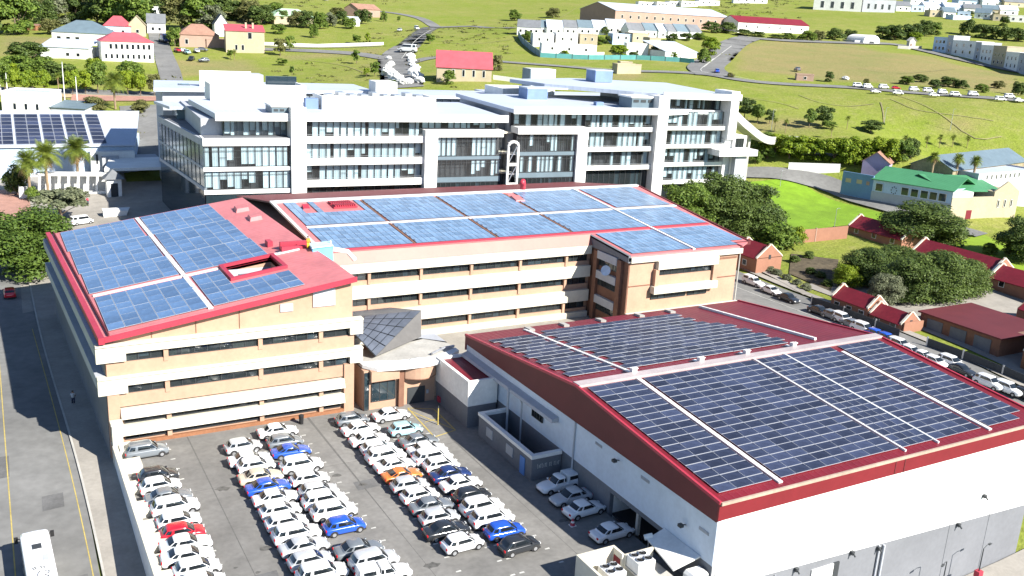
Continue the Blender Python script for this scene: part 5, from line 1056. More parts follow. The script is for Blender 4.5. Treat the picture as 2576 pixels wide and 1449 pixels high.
LEAF = {'deep': leaf_mat('deep_foliage', (.026,.062,.012), (.105,.165,.026)), 'dark': leaf_mat('dark_foliage', (.030,.058,.016), (.115,.165,.034)), 'mid': leaf_mat('green_foliage', (.045,.095,.016), (.165,.235,.034)), 'lime': leaf_mat('lime_foliage', (.07,.14,.010), (.25,.32,.02)),
        'grey': leaf_mat('grey_green_foliage', (.07,.09,.05), (.19,.21,.12)), 'olive': leaf_mat('olive_foliage', (.07,.085,.025), (.18,.18,.06)), 'palm': leaf_mat('palm_fronds', (.055,.10,.015), (.20,.24,.035), .2), 'dry': leaf_mat('dry_fronds', (.14,.09,.035), (.30,.20,.08), .1)}
def quads_mesh(name, c, n_, s, asp, m, rs):
    k = len(c); t = rs.normal(size=(k, 3)); t -= (t*n_).sum(1)[:, None]*n_; t /= np.linalg.norm(t, axis=1)[:, None]; b_ = np.cross(n_, t)
    s = s[:, None]; v = np.stack([c-t*s-b_*s*asp, c+t*s-b_*s*asp*.3, c+t*s*1.1+b_*s*asp, c-t*s*.4+b_*s*asp], 1).reshape(-1, 3)
    me_ = bpy.data.meshes.new(name); me_.vertices.add(4*k); me_.vertices.foreach_set('co', v.ravel()); me_.loops.add(4*k); me_.loops.foreach_set('vertex_index', np.arange(4*k))
    me_.polygons.add(k); me_.polygons.foreach_set('loop_start', np.arange(0, 4*k, 4)); me_.polygons.foreach_set('loop_total', np.full(k, 4)); me_.update(); me_.validate(); me_.materials.append(m); return me_
def crown_arrays(seed, nb, nl, ls, shape):
    rs = np.random.RandomState(seed); bl = []
    for i in range(nb):
        a = rs.uniform(0, 2*np.pi); q = rs.uniform(0, 1)**.5
        if shape == 'round': z = rs.uniform(.30, .86); rad = .36*math.sqrt(max(.05, 1-((z-.55)/.46)**2)); br = rs.uniform(.13, .21)
        elif shape == 'clump': z = rs.uniform(.08, .84); rad = .38*math.sqrt(max(.12, 1-((z-.36)/.62)**2)); br = rs.uniform(.12, .20)
        elif shape == 'flat': z = rs.uniform(.52, .84); rad = .40*math.sqrt(max(.05, 1-((z-.60)/.42)**2)); br = rs.uniform(.10, .17)
        elif shape == 'bush': z = rs.uniform(.12, .72); rad = .34*math.sqrt(max(.1, 1-(z/.95)**2)); br = rs.uniform(.13, .22)
        else: z = rs.uniform(.18, .90); rad = .26*(1.08-z); br = rs.uniform(.09, .15)
        bl.append((rad*q*math.cos(a), rad*q*math.sin(a), z, br))
    bl = np.array(bl); w_ = bl[:, 3]**2; i = rs.choice(nb, nl, p=w_/w_.sum()); d = rs.normal(size=(nl, 3)); d /= np.linalg.norm(d, axis=1)[:, None]
    d[:, 2] = np.where(d[:, 2] < -.35, -d[:, 2], d[:, 2])
    r = bl[i, 3]*(rs.uniform(.35, 1.0, nl)**.45)*rs.uniform(.85, 1.15, nl); c = bl[i, :3]+d*r[:, None]*np.array([1, 1, .8])
    n_ = d*.9+rs.normal(size=(nl, 3))*.45+np.array([0, 0, .35]); n_ /= np.linalg.norm(n_, axis=1)[:, None]
    return c, n_, ls*rs.uniform(.6, 1.4, nl), rs, bl
_crown = {}
def crown_mesh(shape, var, lod, leaf):
    k = (shape, var, lod, leaf)
    if k in _crown: return _crown[k]
    nb, nl, ls = {'near': (60, 22000, .0135), 'mid': (30, 4200, .029), 'far': (18, 1300, .05)}[lod]
    c, n_, s, rs, bl = crown_arrays(var*17+{'round': 3, 'flat': 5, 'bush': 7, 'cone': 11, 'clump': 13}[shape]*101, nb, nl, ls, shape)
    _crown[k] = (quads_mesh('crown', c, n_, s, .7, LEAF[leaf], rs), bl); return _crown[k]
_trunk = {}
def trunk_mesh(shape, var, lod):
    k = (shape, var, lod)
    if k in _trunk: return _trunk[k]
    bl = crown_mesh(shape, var, lod, 'dark')[1]; b = MB(); n = 8 if lod == 'near' else 6
    t0 = .3 if shape not in ('bush', 'clump') else .1
    b.tube([(0,0,-.06),(.006,.004,t0*.5),(0,0,t0),(.01,0,.55)], [.032,.024,.02,.008], n)
    for j in range(0, len(bl), max(1, len(bl)//(9 if lod == 'near' else 4))):
        p = bl[j]; b.tube([(0,0,t0*.8),(p[0]*.5,p[1]*.5,t0+(p[2]-t0)*.45),(p[0],p[1],p[2])], [.014,.009,.003], 5)
    _trunk[k] = b.mesh('trunk', BARK); return _trunk[k]
def tree(label, x, y, hp, wp, leaf='mid', shape='round', lod='far', group=None, name=None, dz=0.0, base=None, cat=None):
    P_ = base or G(x, y); mm = mpp(P_); h, w_ = hp*mm, wp*mm; var = R_.randrange(3)
    nm = name or {'bush': 'shrub', 'cone': 'conifer'}.get(shape, 'leafy_tree')
    e = thing(nm, label, cat or {'bush': 'shrub'}.get(shape, 'tree'), (P_.x, P_.y, P_.z-.05+dz), group, R_.uniform(0, 6.28)); e.scale = (w_, w_, h)
    inst('trunk', trunk_mesh(shape, var, lod), e); inst('crown', crown_mesh(shape, var, lod, leaf)[0], e); return e
# palms: trunk, green fronds with leaflets, hanging dry skirt
def frond(b, base, az, up, L, droop, wl, nseg, rs):
    d = Vector((math.cos(az), math.sin(az), 0)); pts = []
    for i in range(nseg+1):
        t = i/nseg; pts.append(Vector(base)+d*(L*t*math.cos(up)*(1-.25*t*t))+Vector((0, 0, L*(t*math.sin(up)-droop*t*t))))
    s = d.cross(Vector((0, 0, 1)))
    for i in range(nseg):
        p, q = pts[i], pts[i+1]; t = (i+.5)/nseg; w_ = wl*math.sin(math.pi*min(1, .18+t*.86)); dn = Vector((0, 0, -.35*w_))
        for sg in (-1, 1):
            tip = p.lerp(q, .9)+s*sg*w_+dn+(q-p)*.6
            b.poly([p, q, tip+(q-p)*.12, tip]) if False else b.poly([p, p.lerp(q, .62), tip])
    return b
_palm = {}
def palm_mesh(var, lod):
    k = (var, lod)
    if k in _palm: return _palm[k]
    rs = random.Random(var*7+1); g = MB(); d = MB(); nf, ns = (54, 16) if lod == 'near' else (26, 7)
    for i in range(nf):
        up = math.radians(rs.uniform(-25, 78)); frond(g, (0, 0, 0), i*2.399+rs.uniform(-.2,.2), up, rs.uniform(.85, 1.05), rs.uniform(.30,.55), .30 if lod == 'near' else .36, ns, rs)
    for i in range(nf//2): frond(d, (0, 0, -.05), i*2.399, math.radians(rs.uniform(-75,-35)), rs.uniform(.5,.8), rs.uniform(.1,.3), .2, max(5, ns//2), rs)
    t = MB(); t.tube([(0,0,0),(.01,0,.02),(0,.01,.5),(0,0,.97)], [.075,.05,.042,.05], 9)
    _palm[k] = (g.mesh('fronds', LEAF['palm']), d.mesh('dry_fronds', LEAF['dry']), t.mesh('palm_trunk', mat('palm_bark_%d%s' % (var, lod), (.26,.19,.12), .95, .2, 6., bump=.6))); return _palm[k]
def palm(label, x, y, hp, rp, lod='far', group=None, base=None):
    P_ = base or G(x, y); mm = mpp(P_); h, r = hp*mm, rp*mm; v = R_.randrange(2); g, d, t = palm_mesh(v, lod)
    e = thing('palm_tree', label, 'palm tree', (P_.x, P_.y, P_.z-.05), group, R_.uniform(0, 6.28))
    inst('trunk', t, e, sc=(h*.45 if lod != 'near' else 7., h*.45 if lod != 'near' else 7., h-r*.35)); inst('fronds', g, e, (0, 0, h-r*.4), sc=r); inst('dry_fronds', d, e, (0, 0, h-r*.4), sc=r); return e
# --- near trees
tree('large spreading leafy tree at the street corner left of the office', 66, 690, 172, 262, 'deep', 'clump', 'near')
tree('second broad leafy tree hanging over the street by the office corner', 120, 664, 112, 170, 'deep', 'clump', 'near')
tree('thin grey-green tree on the plaza behind the leafy street tree', 155, 560, 90, 140, 'grey', 'flat', 'mid')
for i, (x, y, h, w_, lf) in enumerate(((1715,600,150,150,'mid'),(1800,590,160,150,'dark'),(1885,590,140,150,'dark'),(1850,605,120,140,'dark'),(1760,560,100,110,'mid'))):
    tree('%s dense tree in the clump behind the corner block of the office' % ('leftmost green', 'tallest dark', 'rightmost dark', 'front dark', 'rear green')[i], x, y, h, w_*1.15, lf, 'clump', 'near', 'trees behind the corner block')
tree('dark round tree between the green-roofed building and the red-roofed row', 2322, 612, 104, 215, 'dark', 'clump', 'near'); tree('small dark tree left of the round tree by the red-roofed row', 2262, 605, 80, 130, 'dark', 'clump', 'near')
for i, (x, y, h, w_, lf) in enumerate(((2172,712,95,130,'dark'),(2250,700,85,150,'dark'),(2345,748,125,180,'dark'),(2418,738,92,130,'dark'),(2285,757,115,150,'dark'),(2220,765,85,85,'grey'),(2128,722,62,72,'lime'))):
    tree(('far left dark tree of the grove before the red-roofed row', 'dark tree against the red roofs in the grove', 'largest dark tree of the grove by the courtyard', 'rightmost dark tree of the grove by the gabled house', 'front dark tree of the grove over the yard', 'grey-green tree at the front left of the grove', 'yellow-green feathery tree beside the grove')[i], x, y, h, w_*1.12, lf, 'clump', 'near', 'trees in the courtyard grove')
tree('dark tree at the right edge beside the lawn', 2572, 655, 120, 150, 'dark', 'clump', 'near')
tree('tall bright green hedge plant beside the pink boundary wall', 1950, 625, 75, 130, 'mid', 'bush', 'mid'); tree('small hedge plant right of the tall green hedge', 2000, 610, 50, 60, 'lime', 'bush', 'mid')
for i, (x, y) in enumerate(((1898,660),(1915,672),(1935,685),(1955,694),(1978,706),(2002,718),(2025,730),(2000,660),(2040,690),(2065,700),(2080,720),(2035,650))):
    tree('%s pale low shrub along the garden path by the lane' % ORD[i] if i < 7 else '%s dark low plant in the garden plot' % ORD[i-7], x, y, 22, 34, 'grey' if i < 7 else 'dark', 'bush', 'mid', 'garden shrubs' if i < 7 else 'garden plants')
# --- palms near the plaza
palm('tall palm with an orange-brown skirt, left of three by the plaza', 78, 505, 128, 58, 'near'); palm('bushy palm, middle of three by the plaza', 122, 492, 134, 60, 'near'); palm('slender palm, right of three by the white arcade', 197, 452, 106, 58, 'near')
tree('dark shrub mass under the left plaza palms', 42, 490, 95, 70, 'dark', 'bush', 'mid'); tree('green shrub at the foot of the left plaza palm', 85, 505, 45, 50, 'mid', 'bush', 'mid'); tree('lime shrub ball before the white arcade', 200, 470, 38, 38, 'lime', 'bush', 'mid'); tree('low hedge right of the lime shrub ball', 235, 472, 22, 44, 'mid', 'bush', 'mid')
# --- avenue
for i, (x, y, h, w_, lf) in enumerate(((14,232,80,50,'mid'),(38,235,62,36,'lime'),(63,236,60,38,'lime'),(84,235,58,36,'lime'),(112,236,62,40,'lime'),(184,240,66,40,'lime'),(216,238,62,40,'lime'),(247,236,80,54,'mid'),(322,240,64,40,'lime'),(354,242,60,44,'lime'),(388,242,56,40,'olive'))):
    tree('%s trimmed green tree from the left along the palm avenue' % ORD[i], x, y, h, w_, lf, 'round', 'mid', 'trimmed avenue trees')
for i, (x, y, h, w_, lf) in enumerate(((70,160,58,90,'dark'),(45,195,60,80,'mid'),(90,205,58,70,'mid'),(150,212,58,70,'dark'),(172,210,50,50,'mid'),(240,205,60,50,'lime'),(333,215,64,62,'mid'),(20,205,50,70,'lime'),(110,190,50,60,'mid'))):
    tree('%s full tree of the clumps on the lawn behind the avenue' % ORD[i], x, y, h, w_*1.15, lf, 'clump', 'mid', 'clump trees behind the avenue')
palm('big dark feathery palm standing in the avenue by the white buildings', 290, 275, 92, 46, 'near'); palm('small palm with a pale trunk in the avenue', 148, 240, 55, 14, 'far')
tree('round olive shrub before the white box building', 236, 282, 46, 70, 'olive', 'bush', 'mid'); tree('olive shrub right of the big avenue palm', 350, 285, 42, 60, 'olive', 'bush', 'mid'); tree('small round tree beside the red-roofed white house', 380, 155, 22, 26, 'mid', 'round', 'mid')
# --- wood on the top left
k = 0
for (x, y, h, w_, lf) in ((-15,78,130,110,'dark'),(40,80,110,90,'mid'),(95,50,60,60,'olive'),(110,62,70,60,'dark'),(145,55,70,60,'grey'),(185,52,75,70,'dark'),(215,48,60,60,'olive'),(245,55,90,70,'dark'),(280,58,100,80,'dark'),(310,60,95,80,'mid'),(345,65,100,80,'mid'),(380,30,60,60,'dark'),(428,45,60,50,'dark'),(455,68,95,80,'olive'),(505,72,100,80,'mid'),(530,75,70,60,'grey'),(560,45,60,60,'dark'),(600,45,50,60,'dark'),(625,48,55,60,'olive'),(655,55,50,60,'dark'),(690,40,40,50,'mid'),(160,25,60,70,'dark'),(240,20,50,70,'olive'),(320,15,50,80,'dark'),(70,20,60,80,'dark'),(470,20,50,70,'mid'),(540,15,45,60,'dark'),(440,110,50,36,'mid'),(330,30,70,80,'dark'),(130,80,40,50,'olive'),(370,70,50,40,'mid')):
    tree('%s tree of the dark wood behind the houses, counted along the wood' % (ORD+('sixteenth','seventeenth','eighteenth','nineteenth','twentieth')+tuple('twenty-'+o for o in ORD[:9])+('thirtieth','thirty-first'))[k], x, y+6, h, w_*1.25, lf, 'clump', 'mid', 'trees of the wood on the left'); k += 1
# --- trees among the gardens and fields
def bunch(L_, lab, group, lod='far', shape='round'):
    for i, (x, y, h, w_, lf) in enumerate(L_): tree(lab % (ORD+('sixteenth','seventeenth','eighteenth','nineteenth','twentieth')+tuple('twenty-'+o for o in ORD[:9]))[i], x, y, h, w_, lf, shape, lod, group)
bunch(((710,60,36,40,'dark'),(745,68,42,52,'olive'),(770,70,44,50,'dark'),(805,72,42,44,'mid'),(830,66,36,40,'grey'),(860,60,34,36,'dark'),(880,72,30,40,'mid'),(910,60,38,44,'dark'),(925,50,24,24,'dark'),(965,55,28,20,'mid'),(790,95,36,26,'mid'),(850,40,22,40,'olive'),(700,85,26,40,'mid')), '%s garden tree among the houses left of the hill road', 'garden trees left of the hill road', 'mid', 'clump')
bunch(((705,140,42,40,'olive'),(728,128,38,34,'mid'),(712,165,18,36,'mid'),(735,192,28,16,'mid'),(897,160,34,30,'mid'),(897,110,22,28,'mid'),(925,108,26,18,'lime'),(1082,110,24,30,'mid'),(942,192,36,30,'mid'),(922,195,26,18,'lime'),(985,215,16,26,'dark'),(580,148,24,20,'mid'),(655,25,12,16,'dark'),(1003,55,14,12,'mid')), '%s lone tree in the fields around the hill road', 'lone field trees')
bunch(((1130,212,38,34,'mid'),(1112,205,20,18,'lime'),(1250,178,42,34,'olive'),(1228,172,26,28,'dark'),(1390,45,26,42,'olive'),(1295,52,28,38,'mid'),(1490,48,18,28,'mid'),(1325,105,28,30,'mid'),(1390,128,20,26,'mid'),(1422,138,12,24,'lime'),(1455,128,12,24,'mid'),(1505,112,22,36,'mid'),(1528,110,22,18,'dark'),(1522,88,22,26,'dark'),(1572,88,16,38,'mid'),(1605,90,12,40,'mid'),(1555,145,34,50,'lime'),(1592,145,16,26,'dark'),(1648,135,22,26,'mid'),(1690,105,22,36,'dark'),(1725,102,20,36,'dark'),(1760,100,18,40,'mid'),(1690,148,18,28,'mid'),(1785,140,50,56,'lime'),(1770,160,40,36,'mid'),(1590,62,18,28,'olive'),(1640,68,22,40,'olive'),(1750,65,18,30,'olive'),(1738,72,20,26,'dark')), '%s garden tree of the fenced white housing compound', 'trees of the white compound', 'mid', 'clump')
bunch(((1790,82,28,50,'dark'),(1830,84,30,46,'dark'),(1870,90,18,46,'dark'),(1905,92,14,46,'dark'),(1955,98,12,50,'dark'),(1985,100,18,40,'mid'),(2030,102,26,50,'mid'),(2060,102,26,36,'olive'),(2100,100,30,54,'dark'),(2140,98,24,40,'dark')), '%s tree along the road before the long red-roofed shed', 'trees along the shed road', 'mid', 'clump')
bunch(((2220,98,34,50,'dark'),(2250,100,38,60,'dark'),(2290,98,40,60,'dark'),(2325,90,40,50,'dark'),(2350,88,34,40,'mid'),(2300,102,22,40,'lime'),(2435,88,40,50,'dark'),(2465,95,36,46,'dark'),(2495,98,34,40,'dark'),(2530,102,36,46,'dark'),(2560,104,34,50,'dark'),(2525,66,26,28,'dark'),(2440,40,14,24,'dark'),(2500,50,18,22,'olive'),(2570,55,14,26,'dark')), '%s tree of the dark groves by the blue-shaded townhouses', 'groves by the townhouses', 'mid', 'clump')
bunch(((2085,206,28,26,'dark'),(2280,212,22,40,'mid'),(2315,206,20,40,'dark'),(2350,222,24,34,'dark'),(2385,218,26,54,'dark'),(2420,222,22,36,'dark'),(2470,232,22,36,'mid'),(2510,222,20,36,'olive'),(2560,240,36,36,'dark'),(2178,216,20,16,'olive'),(1838,196,14,22,'olive')), '%s bush along the road where the minibuses park', 'bushes by the minibus road', 'mid', 'clump')
bunch(((1872,300,52,56,'dark'),(1905,310,50,40,'mid'),(1935,312,36,30,'dark'),(2035,322,50,36,'mid'),(2068,318,50,60,'dark'),(2085,325,22,40,'mid'),(2190,335,32,70,'dark')), '%s tree at the near edge of the field by the curved ramp', 'trees at the field edge', 'mid')
bunch(((1915,380,50,70,'mid'),(1950,385,52,70,'lime'),(1985,398,60,80,'lime'),(2020,402,64,75,'lime'),(2060,405,60,70,'lime'),(2095,408,66,70,'lime'),(2130,410,70,80,'lime'),(2165,408,62,70,'lime'),(2200,408,66,70,'lime'),(2235,408,64,70,'lime'),(2265,405,58,60,'mid'),(2290,395,50,46,'dark'),(1930,400,30,40,'mid'),(2150,415,36,40,'lime'),(1900,410,34,34,'mid')), '%s tree of the bright green belt before the field', 'bright green tree belt', 'mid', 'clump')
bunch(((1180,395,30,34,'mid'),(2490,640,36,44,'mid'),(2540,640,30,40,'dark'),(2160,560,14,20,'dark'),(2392,600,40,50,'dark')), '%s odd shrub around the back road and lawn', 'odd shrubs', 'mid', 'bush')
for i, (x, y, h, r) in enumerate(((1948,332,36,12),(1975,335,36,12),(2130,325,34,12),(2090,348,32,11),(2275,372,34,14),(2330,372,32,13),(2362,372,34,13),(2395,370,32,13),(2432,372,32,13))):
    palm('%s short palm from the left along the near edge of the field' % ORD[i], x, y, h, r, 'far', 'short palms at the field edge')
for i, (x, y, h, r) in enumerate(((2338,466,84,24),(2398,478,92,25),(2440,492,100,24))): palm('%s tall thin palm behind the green-roofed building' % ('left', 'middle', 'right')[i], x, y, h, r, 'near', 'palms behind the green roof')
palm('small palm on the lawn by the pink house', 590, 152, 28, 12, 'far'); palm('small dark palm beside the long red-roofed shed', 1902, 62, 18, 9, 'far')

# --- scrub and tussocks over the hillside: nobody could count them
rs = np.random.RandomState(11); X_ = rs.uniform(-200, 900, 9000); Y_ = rs.uniform(230, 950, 9000); Z_ = gzm(X_, Y_); c_ = np.stack([X_, Y_, Z_-CAM_H], 1)@RC.T; u_ = FW/2+FPX*c_[:, 0]/c_[:, 2]; v_ = FH/2+FPX*c_[:, 1]/c_[:, 2]
nz_ = np.sin(X_*.031+1.3)*np.cos(Y_*.027)+np.sin(X_*.011-Y_*.017)+rs.normal(size=9000)*.5
k_ = (c_[:, 2] > 60) & (u_ > -150) & (u_ < 2700) & (v_ < 420) & (nz_ > 1.0)
X_, Y_, Z_, D_ = X_[k_], Y_[k_], Z_[k_], c_[k_, 2]; n_ = 14; s_ = rs.uniform(.35, 1.1, len(X_))*(.7+D_/900)
cc = np.repeat(np.stack([X_, Y_, Z_], 1), n_, 0)+rs.normal(size=(len(X_)*n_, 3))*np.array([.9, .9, .25])*np.repeat(s_, n_)[:, None]; cc[:, 2] = np.maximum(cc[:, 2], np.repeat(Z_, n_)+.1)
nn = rs.normal(size=cc.shape)+np.array([0, 0, .8]); nn /= np.linalg.norm(nn, axis=1)[:, None]
sc_o = bpy.data.objects.new('hillside_scrub', quads_mesh('hillside_scrub', cc, nn, np.repeat(s_, n_)*rs.uniform(.25,.55,len(cc)), .7, LEAF['olive'], rs)); COL.objects.link(sc_o); sc_o['kind'] = 'stuff'; tag(sc_o, 'low olive scrub and tussocks scattered over the hillside', 'scrub')
# ================================================================== houses and other buildings
def local(P0, P1):
    P0, P1 = Vector(P0), Vector(P1); U = (P1-P0); U.z = 0; L = U.length; U.normalize(); N = Vector((-U.y, U.x, 0))
    if N.dot(Vector((P0.x, P0.y, 0))) < 0: N = -N
    return (lambda u, v, z: tuple(Vector((P0.x, P0.y, 0))+U*u+N*v+Vector((0, 0, z)))), L
def win(par, T, u0, u1, z0, z1, v=0.0, face='f', L=0.0, fm=None, gm=None):
    """a window with frame and pane: face f front, l left side, r right side"""
    fm = fm or WHITE; gm = gm or CGL
    if face == 'f': TT = T
    elif face == 'l': TT = lambda a, c, z: T(c, a, z)
    else: TT = lambda a, c, z: T(L-c, a, z)
    f = MB(); w_ = .09
    for q in ((u0-w_,u0,z0-w_,z1+w_),(u1,u1+w_,z0-w_,z1+w_),(u0,u1,z0-w_,z0),(u0,u1,z1,z1+w_)): f.box(q[0],q[1],-.09,.02,q[2],q[3],0,TT)
    o = f.build('window', fm, par); MB().box(u0,u1,-.04,.015,z0,z1,0,TT).build('pane', gm, o); return o
def house(name, label, cat, a, c, wall, dep, roof='gable', rise=3.0, wm=WHITE, rm=REDT, wins=(), door=None, over=.4, chim=None, group=None, base=None, sidewins=(), gm=None):
    """a, c: photo pixels of the front wall's base corners; wall, dep in metres; roof along the front"""
    P0, P1 = base or (G(*a), G(*c)); T, L = local(P0, P1); zb = min(P0.z, P1.z); zt = max(P0.z, P1.z)+wall; z0 = zb-3.0
    e = thing(name, label, cat, ((P0.x+P1.x)/2, (P0.y+P1.y)/2, zb), group, world=True); fl = zt-wall
    m = MB(); m.box(0, L, 0, dep, z0, zt, 0, T)
    if roof == 'gable':
        for s in (0, L-.25): m.hexa([T(s,0,zt),T(s+.25,0,zt),T(s+.25,dep,zt),T(s,dep,zt)], [T(s,dep/2-.05,zt+rise-.1),T(s+.25,dep/2-.05,zt+rise-.1),T(s+.25,dep/2+.05,zt+rise-.1),T(s,dep/2+.05,zt+rise-.1)])
    if roof == 'gableV':
        for s in (0, dep-.25): m.hexa([T(0,s,zt),T(L,s,zt),T(L,s+.25,zt),T(0,s+.25,zt)], [T(L/2-.05,s,zt+rise-.1),T(L/2+.05,s,zt+rise-.1),T(L/2+.05,s+.25,zt+rise-.1),T(L/2-.05,s+.25,zt+rise-.1)])
    m.build('wall', wm, e)
    r = MB(); t = .16; o = over
    if roof == 'gable':
        k = rise/(dep/2)*o
        r.hexa([T(-o,-o,zt-k-t),T(L+o,-o,zt-k-t),T(L+o,dep/2,zt+rise-t),T(-o,dep/2,zt+rise-t)], [T(-o,-o,zt-k),T(L+o,-o,zt-k),T(L+o,dep/2,zt+rise),T(-o,dep/2,zt+rise)])
        r.hexa([T(-o,dep/2+.002,zt+rise-t),T(L+o,dep/2+.002,zt+rise-t),T(L+o,dep+o,zt-k-t),T(-o,dep+o,zt-k-t)], [T(-o,dep/2+.002,zt+rise),T(L+o,dep/2+.002,zt+rise),T(L+o,dep+o,zt-k),T(-o,dep+o,zt-k)])
    elif roof == 'gableV':
        k = rise/(L/2)*o
        r.hexa([T(-o,-o,zt-k-t),T(L/2,-o,zt+rise-t),T(L/2,dep+o,zt+rise-t),T(-o,dep+o,zt-k-t)], [T(-o,-o,zt-k),T(L/2,-o,zt+rise),T(L/2,dep+o,zt+rise),T(-o,dep+o,zt-k)])
        r.hexa([T(L/2+.002,-o,zt+rise-t),T(L+o,-o,zt-k-t),T(L+o,dep+o,zt-k-t),T(L/2+.002,dep+o,zt+rise-t)], [T(L/2+.002,-o,zt+rise),T(L+o,-o,zt-k),T(L+o,dep+o,zt-k),T(L/2+.002,dep+o,zt+rise)])
    elif roof == 'hip':
        ru = min(dep/2, L*.35); c4 = [T(-o,-o,zt),T(L+o,-o,zt),T(L+o,dep+o,zt),T(-o,dep+o,zt)]; ra, rb_ = T(ru,dep/2,zt+rise), T(L-ru,dep/2,zt+rise)
        for q in ([c4[0],c4[1],rb_,ra],[c4[1],c4[2],rb_],[c4[2],c4[3],ra,rb_],[c4[3],c4[0],ra]): r.poly(q)
        r.poly([(p[0],p[1],p[2]-.05) for p in reversed(c4)])
        for q in range(4): aa, bb = c4[q], c4[(q+1) % 4]; r.poly([(aa[0],aa[1],aa[2]-.05),(bb[0],bb[1],bb[2]-.05),bb,aa])
    elif roof == 'mono': r.hexa([T(-o,-o,zt-t),T(L+o,-o,zt-t),T(L+o,dep+o,zt+rise-t),T(-o,dep+o,zt+rise-t)], [T(-o,-o,zt),T(L+o,-o,zt),T(L+o,dep+o,zt+rise),T(-o,dep+o,zt+rise)])
    elif roof == 'flat':
        r.box(.25, L-.25, .25, dep-.25, zt+.002, zt+.06, 0, T)
    ro_ = r.build('roof', rm, e)
    if roof == 'flat':
        p = MB(); p.box(-.08,L+.08,-.08,.25,zt+.003,zt+.45,0,T); p.box(-.08,L+.08,dep-.25,dep+.08,zt+.003,zt+.45,0,T); p.box(-.08,.25,.25,dep-.25,zt+.003,zt+.45,0,T); p.box(L-.25,L+.08,.25,dep-.25,zt+.003,zt+.45,0,T); p.build('parapet', wm, e)
    if chim:
        for u in chim: MB().box(u-.4,u+.4,dep*.4,dep*.4+.8,zt+rise*.4,zt+rise+1.0,0,T).build('chimney', wm, ro_)
    for (n_, w_, z_, h_, m0, m1) in wins:        # count, width, sill, height, margins
        for i in range(n_):
            cc = m0+(L-m0-m1)*((i+.5)/n_); win(e, T, cc-w_/2, cc+w_/2, fl+z_, fl+z_+h_, gm=gm)
    for (n_, w_, z_, h_, sd) in sidewins:
        for i in range(n_): cc = dep*((i+.5)/n_); win(e, T, cc-w_/2, cc+w_/2, fl+z_, fl+z_+h_, face=sd, L=L, gm=gm)
    if door: MB().box(door-.5,door+.5,-.07,.02,fl,fl+2.1,0,T).build('door', BROWN, e)
    return e, T, L, zt
CREAMW = mat('cream_wall', (.42,.36,.25), .8, .06, .5, stain=.1); PINKW = mat('pink_wall', (.36,.24,.19), .8, .06, .5, stain=.1); BLUEW = mat('blue_wall', (.13,.24,.42), .8, .06, .5, stain=.12)
LBLUE = mat('pale_blue_wall', (.46,.58,.74), .8, .06, .5, stain=.12); PEACHW = mat('salmon_wall', (.30,.145,.095), .8, .06, .5, stain=.1); STONE = mat('stone_wall', (.28,.235,.15), .9, .2, 1.5, stain=.25, bump=.5); TEAL = mat('teal_netting', (.10,.32,.32), .7, .1, .5)
# --- top left houses
house('villa', 'white house with blue-grey hip roof before the dark wood', 'house', (132,112), (268,116), 5.0, 16, 'hip', 5.0, WHITE, GREYR, ((3,1.6,1.2,2.0,1,10),))
house('annex_house', 'low white house with pale roof left of the red-roofed villa', 'house', (103,147), (224,150), 4.2, 13, 'mono', 2.6, WHITE, ROOFW, ((2,1.2,1.0,1.2,8,2),))
house('villa', 'two-storey white villa with pinkish red hip roof and two rows of windows', 'house', (257,153), (388,157), 7.4, 11, 'hip', 3.4, WHITE, PINKR, ((8,1.0,4.6,1.9,2.4,.6),(9,.9,1.0,1.7,.6,.6)))
house('house', 'house with grey and red hip roof behind the villa', 'house', (262,92), (330,92), 4.5, 12, 'hip', 4.5, LBLUE, PINKR, ((2,1.2,1.2,1.5,1,1),)); house('house', 'cream gabled house right of the red hip roof', 'house', (325,92), (368,92), 5.5, 10, 'gableV', 4.0, CREAMW, CREAMW, ((1,1.2,1.5,1.5,1,1),))
house('house', 'white house with slate roof at the top of the lane', 'house', (371,84), (416,84), 5.0, 9, 'gable', 4.0, WHITE, SLATE, ((2,1.2,1.2,1.5,1,1),)); house('house', 'flat white house among the trees above the lane', 'house', (375,38), (432,38), 4.0, 9, 'flat', 0, WHITE, CONC, ((2,1.2,1,1.5,1,1),))
house('house', 'pink house with terracotta hip roof beside the lane', 'house', (452,118), (552,120), 5.2, 13, 'hip', 4.6, PINKW, TILEB, ((1,1.2,1.2,2.0,1,12),)); MBx = None
house('house', 'low pink wing joining the terracotta-roofed house', 'house', (520,120), (572,121), 3.4, 7, 'flat', 0, PINKW, PINKW); house('house', 'tall cream house with small red roof right of the pink house', 'house', (569,132), (666,134), 9.2, 10, 'mono', 2.6, CREAMW, PINKR, ((2,1.0,1.0,2.2,3,8),(1,1.6,6.0,2.6,9,5)), chim=(9,12))
house('house', 'white gabled house behind the tall cream house', 'house', (541,92), (576,92), 6.0, 9, 'gableV', 4.5, WHITE, SLATE); house('shed', 'small brown shed left of the wood', 'shed', (67,76), (90,77), 2.4, 5, 'mono', .6, ORANGE, TILEB)
house('house', 'wide house with pale green roof among the upper gardens', 'house', (690,62), (792,60), 3.4, 14, 'hip', 4.0, CREAMW, mat('pale_green_roof', (.36,.52,.34), .6, .08, .4)); house('house', 'cream house with tan roof beside the upper hill road', 'house', (900,42), (956,44), 5.0, 10, 'gable', 3.0, PINKW, TILEB, ((1,1.4,1.2,1.8,8,1),)); house('house', 'small white house hidden in the garden trees by the hill road', 'house', (880,66), (905,66), 3.0, 7, 'gable', 2, WHITE, ROOFW)
